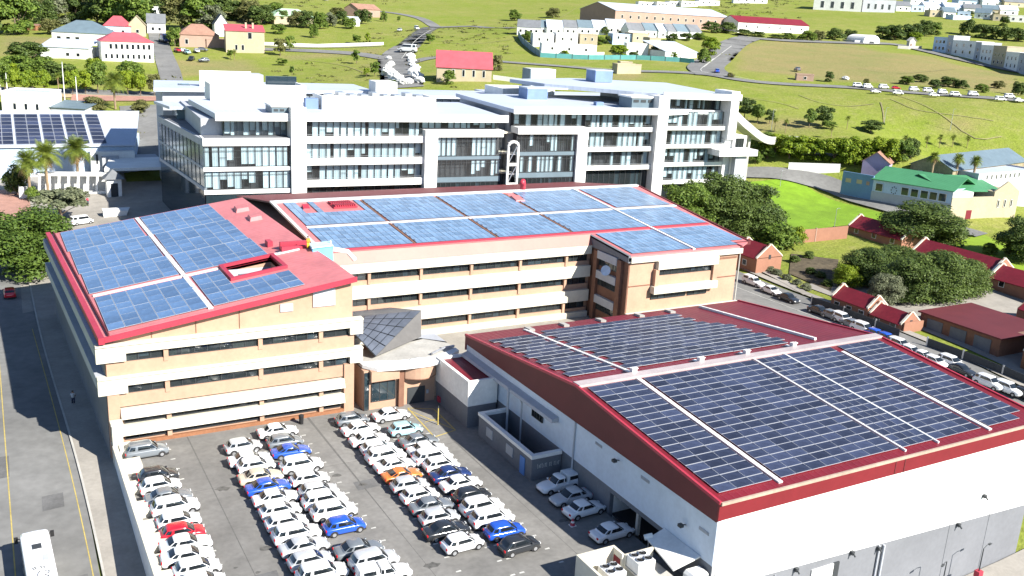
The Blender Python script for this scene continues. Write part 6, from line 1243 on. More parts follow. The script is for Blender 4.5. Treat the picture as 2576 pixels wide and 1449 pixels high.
def fence(name, label, pts, h, m, th=.25, cat='wall', pier=None):
    P_ = [G(*p) for p in pts]; e = thing(name, label, cat, P_[0], world=True)
    for a, c in zip(P_[:-1], P_[1:]):
        T, L = local(a, c); k = max(1, int(L/6))
        for i in range(k):
            u0, u1 = L*i/k, L*(i+1)/k; za, zc = a.z+(c.z-a.z)*i/k, a.z+(c.z-a.z)*(i+1)/k
            MB().hexa([T(u0,0,za-1),T(u1-.004,0,zc-1),T(u1-.004,th,zc-1),T(u0,th,za-1)], [T(u0,0,za+h),T(u1-.004,0,zc+h),T(u1-.004,th,zc+h),T(u0,th,za+h)]).build('fence_panel' if pier else 'wall_section', m, e)
            if pier: MB().box(u0-.12,u0+.12,-.06,th+.06,za-1,za+h+.2,0,T).build('post', pier, e)
    return e
fence('garden_wall', 'long pale garden wall above the dry field by the hill road', [(640,112),(800,118),(965,113)], 1.3, WHITE)
# --- church with red roof
house('church', 'cream church with faded red roof at the foot of the hill road', 'church', (1098,207), (1236,206), 4.6, 12, 'gable', 5.2, CREAMW, PINKR, ((4,.8,1.4,2.2,4,1),)); fence('boundary_wall', 'white boundary wall along the road right of the church', [(1240,200),(1330,212),(1420,214)], 1.6, WHITE)
house('kiosk', 'cream flat-roofed kiosk with a red edge beside the road bend', 'kiosk', (1552,186), (1612,186), 3.2, 5, 'flat', 0, CREAMW, REDT); house('shed', 'small pale shed right of the church wall', 'shed', (1560,172),(1590,172), 2.2, 4, 'flat', 0, CREAMW, CONC)
# --- white rocks along the hill road
rk = MB(); rs_ = np.random.RandomState(3); n = 7
for i in range(n+1):
    for j in range(10):
        th, ph = math.pi*i/n, 2*math.pi*j/10; r_ = 1+.22*rs_.uniform(-1, 1); rk.v.append((r_*math.sin(th)*math.cos(ph), r_*math.sin(th)*math.sin(ph), .75*r_*math.cos(th)))
for i in range(n):
    for j in range(10): rk.f.append((i*10+j, (i+1)*10+j, (i+1)*10+(j+1) % 10, i*10+(j+1) % 10)); rk.m.append(0)
ROCK = rk.mesh('boulder', mat('white_rock', (.70,.70,.68), .9, .1, 1.5, stain=.2, bump=.5))
for i, (x, y, r_) in enumerate(((978,150,1.3),(985,165,1.6),(978,172,1.8),(972,182,1.9),(982,190,2.3),(990,198,2.4),(1000,206,2.2),(1010,212,1.9),(968,190,1.5),(1034,146,1.9),(1036,156,1.8),(1036,165,1.5),(1044,176,2.0),(1040,188,2.3),(1050,198,2.2),(1056,208,1.8),(1030,210,1.6))):
    p = G(x, y); o = inst('boulder', ROCK, None, (p.x, p.y, p.z+r_*.45), (R_.uniform(-.3,.3), R_.uniform(-.3,.3), R_.uniform(0,6)), (r_, r_*R_.uniform(.8,1.3), r_))
    tag(o, '%s white boulder from the top on the %s side of the hill road' % (ORD[i if i < 9 else i-9], 'left' if i < 9 else 'right'), 'boulder', 'white boulders by the hill road')
car('grey bus standing in the hill road above the boulders', 'van', 'silver', G(1025,133)+Vector((0,0,.3)), 2.6, None, 'bus', sc=1.9)
# --- the white compound
fence('compound_fence', 'blue-grey fence at the left of the white compound', [(1303,92),(1312,108),(1335,128),(1358,143)], 2.6, mat('blue_grey_fence', (.16,.24,.30), .6, .1), cat='fence', pier=FRAME); fence('compound_fence', 'teal netting fence along the front of the white compound', [(1358,144),(1480,150),(1600,150),(1710,156),(1745,160)], 2.0, TEAL, .12, 'fence', FRAME)
WH = ((1340,118,1392,118,5.6,'white block with blank walls at the left of the compound'),(1398,117,1452,117,5.6,'second white block of the compound front row'),(1458,116,1502,117,5.2,'third white block of the compound front row'),(1540,112,1588,113,4.6,'pale blue-white block in the middle of the compound'),(1590,114,1630,114,5.2,'cream block with round marks in the compound'))
for i, (x0, y0, x1, y1, h_, lb) in enumerate(WH): house('block_house', lb, 'house', (x0,y0), (x1,y1), h_, 9, 'flat', 0, (WHITE,WHITE,CREAMW,LBLUE,CREAMW)[i], CONC, ((2,.9,2.6,1.2,1,1),), group='blocks of the white compound')
for i, (x0, y0, x1, y1, h_, lb, m) in enumerate(((1362,136,1500,137,3.6,'long low white block behind the teal fence',WHITE),(1575,140,1630,141,5.0,'white two-level block near the compound gate',WHITE),(1632,128,1660,128,5.6,'small cream tower house in the compound',CREAMW),(1632,142,1664,142,2.6,'low cream garage before the tower house',CREAMW))): house('block_house', lb, 'house', (x0,y0), (x1,y1), h_, 7, 'flat', 0, m, CONC, ((3 if i == 0 else 1,1.0,1.2,1.1,1,1),))
house('gallery_house', 'white house with a long lilac sloping roof at the right of the compound', 'house', (1672,150), (1752,146), 2.6, 16, 'mono', 4.0, WHITE, ROOFW); fence('garden_wall', 'low white wall inside the compound front', [(1375,134),(1440,139),(1520,139)], 1.4, WHITE)
for i, (x0, x1, y, m) in enumerate(((1300,1358,88,SLATE),(1360,1374,87,GREYR),(1375,1416,88,ROOFW),(1418,1452,88,SLATE),(1454,1490,88,GREYR),(1492,1524,88,ROOFW),(1528,1578,86,ROOFW),(1580,1620,95,SLATE),(1622,1654,95,GREYR),(1656,1678,96,ROOFW),(1680,1700,97,SLATE),(1702,1732,97,GREYR),(1736,1764,98,SLATE))):
    house('row_house', '%s house with %s from the left in the rear row of the compound' % (ORD[i], {SLATE:'slate roof',GREYR:'grey roof',ROOFW:'white roof'}[m]), 'house', (x0,y), (x1,y), 3.6, 8, 'gable', 3.6, WHITE, m, ((max(1,(x1-x0)//14),1.1,1.0,1.3,.5,.5),), over=.15, group='row houses of the compound')
house('factory', 'long pink-brown factory with a pale roof behind the compound', 'factory', (1545,72), (1830,76), 7.5, 30, 'gable', 4.0, PINKW, ROOFW, ((14,1.4,3.5,1.6,2,2),)); house('shed', 'long low white shed with red roof right of the factory', 'shed', (1855,82), (2033,84), 4.6, 14, 'gable', 3.4, WHITE, REDT, ((6,1.2,1.4,1.4,2,2),)); house('shed', 'grey low building before the red-roofed shed', 'shed', (1858,72), (1885,72), 3.0, 6, 'flat', 0, GREYW, CONC)
for i, (x0, x1) in enumerate(((1606,1650),(1652,1682),(1684,1712),(1714,1756),(1758,1810))): house('site_cabin', '%s white cabin of the row on the hilltop road' % ORD[i], 'cabin', (x0,19-(i//2)*2), (x1,18-(i//2)*2), 3.4, 8, 'flat', 0, WHITE, ROOFW, ((3,1.4,1.2,1.2,1,1),), group='cabins on the hilltop road')
house('site_cabin', 'long white cabin at the top edge right of the row', 'cabin', (1845,8), (1930,9), 3.4, 8, 'flat', 0, WHITE, ROOFW, ((4,1.4,1.2,1.2,1,1),))
# --- barn, gateway, townhouses and the suburb on the right
bp0, bp1 = G(2172,110), G(2212,111); T, L = local(bp0, bp1); e = thing('barn', 'white barrel-roofed barn beside the upper road', 'barn', bp0, world=True); b = MB(); pr = [(0,0),(0,3.0)]+[(L/2-L/2*math.cos(math.pi*k/10), 3.0+3.2*math.sin(math.pi*k/10)) for k in range(1,10)]+[(L,3.0),(L,0)]
b.v = [T(u,0,bp0.z-1+z) for u, z in pr]+[T(u,14,bp0.z-1+z) for u, z in pr]; k_ = len(pr); b.f = [tuple(range(k_)), tuple(range(2*k_-1,k_-1,-1))]+[(i,i+k_,(i+1) % k_+k_,(i+1) % k_) for i in range(k_)]; b.m = [0]*len(b.f); b.build('barn_shell', WHITE, e); MB().box(-5,-.02,2,12,bp0.z-2,bp0.z+1.8,0,T).build('lean_to', GREYW, e); MB().box(L*.35,L*.65,-.06,.02,bp0.z-1,bp0.z+1.6,0,T).build('door', FRAME, e)
fence('gateway_wall', 'pale curved gateway wall on the road below the dark grove', [(2258,122),(2285,124),(2318,124)], 1.8, CONC); house('gatehouse', 'small pale gatehouse rising from the gateway wall', 'gatehouse', (2286,120), (2302,120), 4.0, 2, 'gableV', 1.8, CONC, CONC, door=1.5)
TH = ((2345,128,2378,134,7.5),(2378,134,2392,137,9.5),(2392,137,2448,150,7.5),(2448,150,2462,154,9.0),(2462,154,2492,163,8.2),(2492,163,2524,172,9.5),(2524,172,2556,182,8.0),(2556,182,2600,196,9.0))
for i, (x0, y0, x1, y1, h_) in enumerate(TH): house('townhouse', '%s townhouse from the left in the blue-shaded stepped terrace' % ORD[i], 'townhouse', (x0,y0), (x1,y1), h_, 11, 'flat', 0, (LBLUE,GREYW,WHITE,GREYW,WHITE,CREAMW,WHITE,GREYW)[i], ROOFW, ((3 if x1-x0 > 25 else 1,1.2,4.6,1.5,.8,.8),(3 if x1-x0 > 25 else 1,1.2,1.0,1.6,.8,.8)), group='stepped terrace of townhouses')
house('sports_hall', 'big white hall with cream base at the top right', 'hall', (2045,24), (2165,30), 11, 30, 'flat', 0, WHITE, ROOFW, ((4,2.5,2,5,3,3),)); house('sports_hall', 'pale wing right of the big white hall', 'hall', (2168,30), (2250,32), 9, 24, 'flat', 0, GREYW, ROOFW, ((4,2,2,4,2,2),))
for i, (x0, y0, x1, y1, rf) in enumerate(((2254,28,2290,29,'gable'),(2292,29,2322,30,'flat'),(2324,30,2370,31,'gable'),(2338,42,2370,43,'flat'),(2372,44,2402,45,'gable'),(2376,32,2420,33,'gable'),(2424,34,2466,36,'gable'),(2470,36,2510,38,'gable'),(2515,38,2560,40,'gable'),(2408,44,2440,46,'flat'),(2450,46,2490,49,'gable'),(2497,52,2530,54,'flat'),(2535,54,2580,57,'flat'),(2410,14,2460,15,'gable'),(2470,16,2520,17,'gable'),(2525,18,2576,19,'gable'),(2290,12,2330,12,'gable'),(2335,13,2380,13,'gable'))):
    house('suburb_house', '%s white house of the suburb at the top right, counted from the left' % (ORD+('sixteenth','seventeenth','eighteenth'))[i], 'house', (x0,y0), (x1,y1), 4.5, 10, rf, 3.4, (WHITE,LBLUE,WHITE,CREAMW)[i % 4], (SLATE,GREYR,ROOFW)[i % 3], ((2,1.6,1.2,1.6,1,1),), group='suburb houses at the top right')
house('pavilion', 'pale blue low pavilion on a bare platform above the grove', 'pavilion', (2397,50), (2442,50), 2.4, 8, 'flat', 0, LBLUE, GREYR); house('ruin', 'small pinkish ruin on the green verge of the minibus road', 'ruin', (2003,202), (2046,205), 2.2, 4, 'flat', 0, PINKW, CONC, ((1,1.0,.6,1.0,1,1),)); o = inst('boulder', ROCK, None, G(2127,200)+Vector((0,0,.5)), (0,0,1), (2.0,1.5,1.2)); tag(o, 'pale boulder on the verge right of the ruin', 'boulder')
taxi = ((2157,219,'van'),(2182,222,'van'),(2202,234,'sedan'),(2222,223,'van'),(2253,225,'hatch'),(2258,238,'van'),(2298,229,'van'),(2334,232,'van'),(2348,243,'suv'),(2370,236,'van'),(2402,242,'van'),(2447,241,'van'),(2515,254,'van'),(2538,247,'van'),(2562,257,'suv'))
for i, (x, y, k) in enumerate(taxi): p = G(x, y+2); car('%s %s from the left parked along the minibus road' % (ORD[i], 'red car' if i == 4 else 'white vehicle'), k, 'red' if i == 4 else 'white', (p.x,p.y,p.z+.38), -.5+R_.uniform(-.25,.25), 'vehicles on the minibus road', 'car' if k != 'van' else 'van', True, .85)
for i, (x, y, k, c) in enumerate(((1803,185,'hatch','blue'),(1048,76,'van','white'),(465,133,'hatch','white'),(471,137,'hatch','sky'),(495,133,'sedan','white'),(510,130,'hatch','grey'),(482,153,'sedan','black'),(513,157,'hatch','grey'),(447,132,'hatch','red'),(415,108,'van','navy'),(820,2,'van','white'),(1005,80,'hatch','silver'),(2005,180,'hatch','grey'))):
    p = G(x, y); car(('blue car turning at the road fork','white van on the upper hill road','white car parked highest before the pink house','pale car beside the white one before the pink house','white sedan on the lawn before the pink house','grey car right of the white sedan by the pink house','black car alone on the bare ground below the pink house','grey car rightmost on the bare ground','red car nearest the lane by the pink house','dark blue bus waiting in the lane beside the villa','white van at the top edge of the gardens','silver car on the hill road bend','grey car by the ruin')[i], k, c, (p.x,p.y,p.z+.34), R_.uniform(0,6), None, 'bus' if i == 9 else None, True, 1.9 if i == 9 else 1.1)
# --- right middle: blue and green-roofed building, stone hall, walls
zB = G(2110,495).z
pA, pB, pC, pD = G(2112,494), G(2188,508), G(2386,556), G(2552,548)
e = thing('workshop', 'blue and white workshop with green roof and a cream end gable', 'workshop', pB, world=True); zt = max(pB.z, pC.z)+6.2
T1, L1 = local(pA, pB); T2, L2 = local(pB, pC); T3, L3 = local(pC, pD)
MB().box(0,L1,0,.5,pA.z-2,zt+.8,0,T1).build('blue_front', BLUEW, e); MB().box(L1*.12,L1*.30,-.05,.01,zt-2.0,zt-.9,0,T1).build('wall_mural', CREAMW, e); MB().box(L1*.48,L1*.66,-.05,.01,zt-1.9,zt-.8,0,T1).build('wall_mural', CREAMW, e); m = MB(); m.box(L1*.80,L1*.90,-.06,.01,zt-1.9,zt-.9,0,T1); m.build('round_sign', PINKW, e)
m = MB(); m.box(0,L2,.1,16,pB.z-2,zt,0,T2); m.build('wall', LBLUE, e); MB().box(0,L2,0,.099,pB.z-3,zt-3.2,0,T2).build('dado', GREYW, e)
for i, u in enumerate((.09,.42,.54,.66,.77,.88)): cc = L2*u; win(e, T2, cc-.9, cc+.9, zt-2.9, zt-1.0, gm=MIRR)
m = MB(); 
for k in range(8): a_ = k*math.pi/4; m.box(L2*.28-.1+.7*math.cos(a_), L2*.28+.1+.7*math.cos(a_), 0, .098, zt-2.2+.9*math.sin(a_)-.1, zt-2.2+.9*math.sin(a_)+.2, 0, T2)
m.build('round_emblem', FRAME, e)
m = MB(); m.hexa([T2(-.4,-.4,zt-.1),T2(L2+.3,-.4,zt-.1),T2(L2+.3,8,zt+2.6),T2(-.4,8,zt+2.6)], [T2(-.4,-.4,zt+.08),T2(L2+.3,-.4,zt+.08),T2(L2+.3,8,zt+2.8),T2(-.4,8,zt+2.8)]); m.hexa([T2(-.4,8.01,zt+2.6),T2(L2+.3,8.01,zt+2.6),T2(L2+.3,17,zt-.2),T2(-.4,17,zt-.2)], [T2(-.4,8.01,zt+2.8),T2(L2+.3,8.01,zt+2.8),T2(L2+.3,17,zt),T2(-.4,17,zt)]); m.build('roof', GREENR, e)
m = MB(); m.box(0,L3*.62,.05,.5,pC.z-2,zt-1.6,0,T3); m.box(L3*.62,L3,.05,12,pC.z-2,zt-.4,0,T3); m.hexa([T3(L3*.62,.05,zt-.4),T3(L3,.05,zt-.4),T3(L3,.5,zt-.4),T3(L3*.62,.5,zt-.4)], [T3(L3*.81-.1,.05,zt+2.2),T3(L3*.81+.1,.05,zt+2.2),T3(L3*.81+.1,.5,zt+2.2),T3(L3*.81-.1,.5,zt+2.2)]); m.build('cream_wall', CREAMW, e); MB().box(0,L3*.3,.04,6,zt-1.59,zt-.3,0,T3).build('upper_wall', WHITE, e)
m = MB(); m.hexa([T3(-.2,2,zt-.4),T3(L3*.85,2,zt-.9),T3(L3*.85,12,zt+1.6),T3(-.2,12,zt+2.2)], [T3(-.2,2,zt-.2),T3(L3*.85,2,zt-.7),T3(L3*.85,12,zt+1.8),T3(-.2,12,zt+2.4)]); m.hexa([T3(-.2,12.01,zt+2.2),T3(L3*.85,12.01,zt+1.6),T3(L3*.85,20,zt-1),T3(-.2,20,zt-1)], [T3(-.2,12.01,zt+2.4),T3(L3*.85,12.01,zt+1.8),T3(L3*.85,20,zt-.8),T3(-.2,20,zt-.8)]); m.build('rear_roof', GREENR, e)
MB().box(L3*.24,L3*.32,0,.06,pC.z,pC.z+2.6,0,T3).build('door', REDT, e)
for u in (.70,.80,.90): win(e, T3, L3*u-.25, L3*u+.25, pC.z+3.2, pC.z+5.0)
house('stone_hall', 'long stone hall with blue-grey roof behind the palms', 'hall', (2388,482), (2568,476), 6.0, 12, 'gable', 3.0, STONE, GREYR, ((8,.8,2.4,1.8,4,3),), sidewins=((2,1.0,3,1.3,'l'),)); house('depot', 'grey building with dark window slots at the right edge', 'depot', (2450,506), (2590,520), 7.0, 12, 'flat', 0, GREYW, ROOFW, ((8,.6,5.6,1.2,3,8),))
house('shed', 'lilac shed with a rusty roof behind the blue workshop', 'shed', (2165,440), (2232,448), 4.2, 12, 'gableV', 2.6, LILAC, TILEB)
fence('white_wall', 'long white wall under the bright green tree belt', [(1982,430),(2112,434)], 2.4, WHITE); fence('pink_wall', 'pink panelled boundary wall below the meadow', [(1998,612),(2050,608),(2130,600)], 3.0, PEACHW, pier=PINKW)
patch('meadow', px((1845,462),(2000,449),(2245,545),(1955,592)), mat('meadow_grass', (.155,.275,.012), .95, .15, .25, stain=.18, bump=.6), .14); patch('lawn', px((2385,615),(2470,590),(2640,660),(2560,700)), mat('lawn_grass', (.19,.29,.014), .95, .12, .3, stain=.12, bump=.4), .16)
# --- red-roofed row along the lane and behind the grove
def row(name, label, x0, x1, y0, y1, h_, rise, wm=PEACHW, rm=REDT, gable=True, zb=None, wins=0, par=True):
    z = zb if zb is not None else gz1((x0+x1)/2, (y0+y1)/2); e = thing(name, label, 'house', ((x0+x1)/2, y0, z), world=True); zt = z+h_; xm = (x0+x1)/2
    m = MB(); m.box(x0,x1,y0,y1,z-2,zt); m.build('wall', wm, e)
    r = MB(); r.hexa([(x0-.4,y0+.31,zt-.25),(xm,y0+.31,zt+rise-.15),(xm,y1-.31,zt+rise-.15),(x0-.4,y1-.31,zt-.25)], [(x0-.4,y0+.31,zt-.1),(xm,y0+.31,zt+rise),(xm,y1-.31,zt+rise),(x0-.4,y1-.31,zt-.1)]); r.hexa([(xm+.002,y0+.31,zt+rise-.15),(x1+.4,y0+.31,zt-.25),(x1+.4,y1-.31,zt-.25),(xm+.002,y1-.31,zt+rise-.15)], [(xm+.002,y0+.31,zt+rise),(x1+.4,y0+.31,zt-.1),(x1+.4,y1-.31,zt-.1),(xm+.002,y1-.31,zt+rise)]); r.build('roof', rm, e)
    for ya in (y0, y1-.3):
        g = MB(); o = .35 if par else 0; g.hexa([(x0-.1,ya,zt-.1),(x1+.1,ya,zt-.1),(x1+.1,ya+.3,zt-.1),(x0-.1,ya+.3,zt-.1)], [(xm-.4,ya,zt+rise+o),(xm+.4,ya,zt+rise+o),(xm+.4,ya+.3,zt+rise+o),(xm-.4,ya+.3,zt+rise+o)]); gg = g.build('gable', wm, e)
        if par:
            c = MB()
            for s in (-1, 1): c.hexa([(xm+s*.05,ya-.05,zt+rise+o-.05),(xm+s*((x1-x0)/2+.15),ya-.05,zt-.1),(xm+s*((x1-x0)/2+.15),ya+.35,zt-.1),(xm+s*.05,ya+.35,zt+rise+o-.05)], [(xm+s*.05,ya-.05,zt+rise+o+.2),(xm+s*((x1-x0)/2+.15),ya-.05,zt+.2),(xm+s*((x1-x0)/2+.15),ya+.35,zt+.2),(xm+s*.05,ya+.35,zt+rise+o+.2)])
            c.build('coping', CREAM, gg)
    for i in range(wins):
        yc = y0+(y1-y0)*(i+.5)/wins; w_ = MB(); w_.box(x0-.06,x0+.01,yc-.6,yc+.6,z+1.0,z+2.2); o_ = w_.build('window', WHITE, e); MB().box(x0-.08,x0-.055,yc-.5,yc+.5,z+1.1,z+2.1).build('pane', CGL, o_)
    MB().box(xm-.3,xm+.3,y0-.05,y0+.01,zt-.4,zt+.5).build('gable_vent', FRAME, e)
    return e
row('cottage_row', 'long cottage with deep red roof and stepped gables beside the lane', 132.4, 137.2, 106.9, 115.2, 2.9, 1.7, zb=-.5, wins=3); row('cottage_row', 'shorter red-roofed cottage with curved gable at the near end of the lane row', 132.5, 137.0, 99.8, 106.6, 2.3, 1.6, zb=-.6, wins=2); fence('lane_wall', 'salmon garden wall stepping out from the cottage gable', [(2272,838),(2320,832)], 1.8, PEACHW)
MB_e = fence('lane_fence', 'dark mesh fence with posts between lane and cottages', [(2040,768),(2120,795),(2200,828),(2260,852)], 1.6, mat('mesh_fence', (.05,.055,.06), .8, .2, 6.), .05, 'fence', STEEL); fence('yard_fence', 'dark fence along the lane before the brick house', [(2330,872),(2420,905),(2520,945),(2600,978)], 1.5, MT['mesh_fence'], .05, 'fence', STEEL)
row('garden_cottage', 'small red-roofed cottage just right of the office corner block', 135.0, 141.8, 137.6, 144.5, 3.2, 2.3, wins=1)
row('gabled_row', 'red-roofed row behind the grove, far part beside the colourful porch', 179.0, 186.0, 138.5, 154, 2.4, 2.2, zb=1.9, wins=3); row('gabled_row', 'red-roofed row behind the grove, long middle part', 173, 180.2, 112, 131, 2.6, 2.3, zb=1.5, wins=5); row('gabled_row', 'red-roofed row behind the grove, near part at the right edge', 171.6, 178.6, 94, 111.6, 2.4, 2.1, zb=1.2, wins=3)
p = at(2155,575,z=3.2); e = thing('porch', 'small white and yellow porch at the end of the red-roofed row', 'porch', p, world=True); MB().box(p.x-2,p.x+2,p.y-2.5,p.y+.5,p.z-2.5,p.z+1.6).build('porch_wall', WHITE, e); MB().hexa([(p.x+2.05,p.y-2.6,p.z-1),(p.x+3.2,p.y-2.6,p.z-1),(p.x+3.2,p.y-2.2,p.z-1),(p.x+2.05,p.y-2.2,p.z-1)], [(p.x+2.6,p.y-2.6,p.z+1.4),(p.x+3.6,p.y-2.6,p.z+1.4),(p.x+3.6,p.y-2.2,p.z+1.4),(p.x+2.6,p.y-2.2,p.z+1.4)]).build('yellow_sail', YLINE, e)
# brick house at the right edge
bx = thing('brick_house', 'two-storey orange brick house with rust-red roof at the right edge', 'house', (150, 82, 0), world=True); z = gz1(146, 84)
MB().box(138.5,160,66,82,z-3,z+5.6).build('wall', ORANGE, bx); m = MB(); m.hexa([(137.6,65,z+5.5),(161,65,z+5.5),(161,83,z+5.5),(137.6,83,z+5.5)], [(145,71,z+8.2),(156,71,z+8.2),(156,77,z+8.2),(145,77,z+8.2)]); m.build('roof', TILEB, bx)
for yc in (79, 75, 70.5):
    for zz in (z+.6, z+3.5):
        w_ = MB(); w_.box(138.4,138.52,yc-.8,yc+.8,zz,zz+1.6); o_ = w_.build('window', WHITE, bx); MB().box(138.36,138.405,yc-.65,yc+.65,zz+.12,zz+1.48).build('pane', CGL, o_); MB().box(138.25,138.52,yc-.95,yc+.95,zz-.2,zz-.01).build('sill', CONC, o_)
MB().box(138.3,138.49,66,82,z+2.7,z+3.05).build('string_course', CONC, bx)
gr = thing('flat_garage', 'flat maroon-roofed garage with dark doors beside the brick house', 'garage', (148, 93, 0), world=True); MB().box(138.6,152,86,101,z-2,z+3.2).build('wall', BROWN, gr); MB().box(138.2,152.4,85.6,101.4,z+3.2,z+3.45).build('roof', MAROON, gr)
for yc in (89, 93.5, 98): MB().box(138.5,138.62,yc-1.5,yc+1.5,z,z+2.6).build('garage_door', DADO, gr)
row('red_lodge', 'red hip lodge behind the flat garage at the right edge', 156, 165, 86, 95, 3.6, 2.4, wins=2, par=False)
# --- left middle: hall with solar roof, white box, arcade, canopy, gatehouse
def Pz(x, y, z): return at(x, y, z=z)
zr0, zr1 = 11.0, 16.5
a1 = Pz(341,364,zr0); a0 = a1-Vector((62,-1.5,0)); vv = Pz(350,279,zr1)-a1; a2 = a1+vv; a3 = a0+vv
ch = thing('assembly_hall', 'white assembly hall with pale blue sloping roof and solar panels', 'hall', (a1.x-20, a1.y+5, 2), world=True)
MB().hexa([a0-Vector((0,0,.4)),a1-Vector((0,0,.4)),a2-Vector((0,0,.4)),a3-Vector((0,0,.4))], [a0,a1,a2,a3]).build('roof', ROOFW, ch)
MB().prism([(a0.x,a0.y+.6),(a1.x-.4,a1.y+.6),(a2.x-.4,a2.y-.4),(a3.x,a3.y-.4)], 0, 10.4).build('wall', LBLUE, ch)
MB().box(a1.x-11,a1.x-.6,a1.y-2.0,a1.y+.5,1,9.6).build('side_block', WHITE, ch); MB().box(a1.x-9.8,a1.x-9.3,a1.y-2.06,a1.y-1.99,6.6,9.0).build('slot_window', FRAME, ch); MB().box(a1.x-8.5,a1.x-4.5,a1.y-3.2,a1.y-2.01,4.0,8.6).build('side_block', GREYW, ch)
ux_ = (a1-a0).normalized(); uy_ = vv-ux_*vv.dot(ux_); sl_ = uy_.length; uy_.normalize(); px_m = mpp(a1)*1.13
for i, (xa, xb) in enumerate(((58,102),(106,156),(160,204),(208,250),(256,284))):
    q0 = a1-ux_*(341-xa)*px_m; wd = (xb-xa)*px_m; cols = 2 if i < 4 else 1
    array('%s block of dark panels from the left on the assembly hall roof' % ORD[i], 'solar blocks on the assembly hall', q0+uy_*sl_*.04, ux_, uy_, cols, 8, wd/cols-.12, sl_*.84/8-.14, .10, .14, 'church', .05, .05)
house('white_box_house', 'white windowed box with rounded shoulder behind the assembly hall', 'house', (8,300), (128,300), 7.5, 12, 'flat', 0, WHITE, ROOFW, ((3,.8,2.6,1.8,2,2),)); house('low_wing', 'low grey-roofed wing right of the white box', 'house', (130,300), (215,302), 3.4, 10, 'mono', 1.2, GREYW, GREYR)
ar = thing('arcade', 'low white arcade with columns behind the plaza palms', 'arcade', G(180,485), world=True); T, L = local(G(95,492), G(268,488)); zA = G(180,488).z
MB().box(0,L,2.6,3.2,zA-1,zA+4.4,0,T).build('rear_wall', WHITE, ar); MB().box(-.2,L+.2,0,3.2,zA+4.4,zA+4.9,0,T).build('roof_slab', WHITE, ar); MB().box(0,L,-.1,.2,zA-1,zA+.9,0,T).build('front_wall', WHITE, ar)
for k in range(8): u = L*k/7.2; MB().hexa([T(u,0,zA),T(u+.5,0,zA),T(u+.5,.5,zA),T(u,.5,zA)], [T(u+.5,0,zA+4.4),T(u+1.0,0,zA+4.4),T(u+1.0,.5,zA+4.4),T(u+.5,.5,zA+4.4)]).build('column', WHITE, ar)
cn = thing('entrance_canopy', 'wide white canopy over the shaded court left of the glass block', 'canopy', G(340,480), world=True); cq = [Pz(262,424,8.0), Pz(417,420,8.0), Pz(400,395,8.0), Pz(275,398,8.0)]
MB().hexa([p-Vector((0,0,.7)) for p in cq], cq).build('canopy_slab', WHITE, cn)
for p in cq: q = p+(sum(cq, Vector())/4-p)*.12; MB().tube([(q.x,q.y,0),(q.x,q.y,7.4)], .25, 10).build('column', WHITE, cn)
MB().prism([(cq[3].x,cq[3].y-.5),(cq[2].x,cq[2].y-.5),(cq[2].x,cq[2].y+6),(cq[3].x,cq[3].y+6)], 1, 7.9).build('rear_wall', GREYW, cn)
gh = G(287,492); e = thing('gatehouse', 'small white gatehouse with dark pyramid roof at the plaza', 'gatehouse', gh, world=True)
MB().box(gh.x-1.6,gh.x+1.6,gh.y-1.6,gh.y+1.6,gh.z-.5,gh.z+4.2).build('wall', WHITE, e); MB().box(gh.x-.8,gh.x+.8,gh.y-1.66,gh.y-1.58,gh.z,gh.z+3.2).build('door', FRAME, e); m = MB(); m.hexa([(gh.x-2.3,gh.y-2.3,gh.z+4.21),(gh.x+2.3,gh.y-2.3,gh.z+4.21),(gh.x+2.3,gh.y+2.3,gh.z+4.21),(gh.x-2.3,gh.y+2.3,gh.z+4.21)], [(gh.x-.1,gh.y-.1,gh.z+6.2),(gh.x+.1,gh.y-.1,gh.z+6.2),(gh.x+.1,gh.y+.1,gh.z+6.2),(gh.x-.1,gh.y+.1,gh.z+6.2)]); m.build('roof', SLATE, e)
q = G(60,500); tag(MB().box(q.x-.9,q.x+.9,q.y-.3,q.y+.3,q.z,q.z+2.8).box(q.x-.75,q.x+.75,q.y-.34,q.y-.31,q.z+.4,q.z+2.5).build('sign_board', WHITE), 'white upright sign board at the plaza corner', 'sign'); q = G(292,543); e = thing('planter_bench', 'white trapezoid planter standing on the plaza', 'planter', q, world=True); MB().hexa([(q.x-2.6,q.y-1,q.z),(q.x+2.0,q.y-1,q.z),(q.x+2.4,q.y+1,q.z),(q.x-2.6,q.y+1,q.z)], [(q.x-2.7,q.y-1.1,q.z+1.3),(q.x+2.4,q.y-1.1,q.z+1.3),(q.x+3.1,q.y+1.1,q.z+1.6),(q.x-2.7,q.y+1.1,q.z+1.6)]).build('planter', WHITE, e)
tag(MB().hexa([tuple(Pz(305,362,8.4)), tuple(Pz(328,362,8.4)), tuple(Pz(330,322,9.6)+Vector((0,2,0))), tuple(Pz(306,322,9.6)+Vector((0,2,0)))], [tuple(Pz(305,362,8.4)+Vector((0,0,.3))), tuple(Pz(328,362,8.4)+Vector((0,0,.3))), tuple(Pz(330,322,9.6)+Vector((0,2,.3))), tuple(Pz(306,322,9.6)+Vector((0,2,.3)))]).build('blue_awning', mat('blue_canvas', (.03,.10,.42), .7, .1)), 'deep blue awning right of the assembly hall', 'awning')
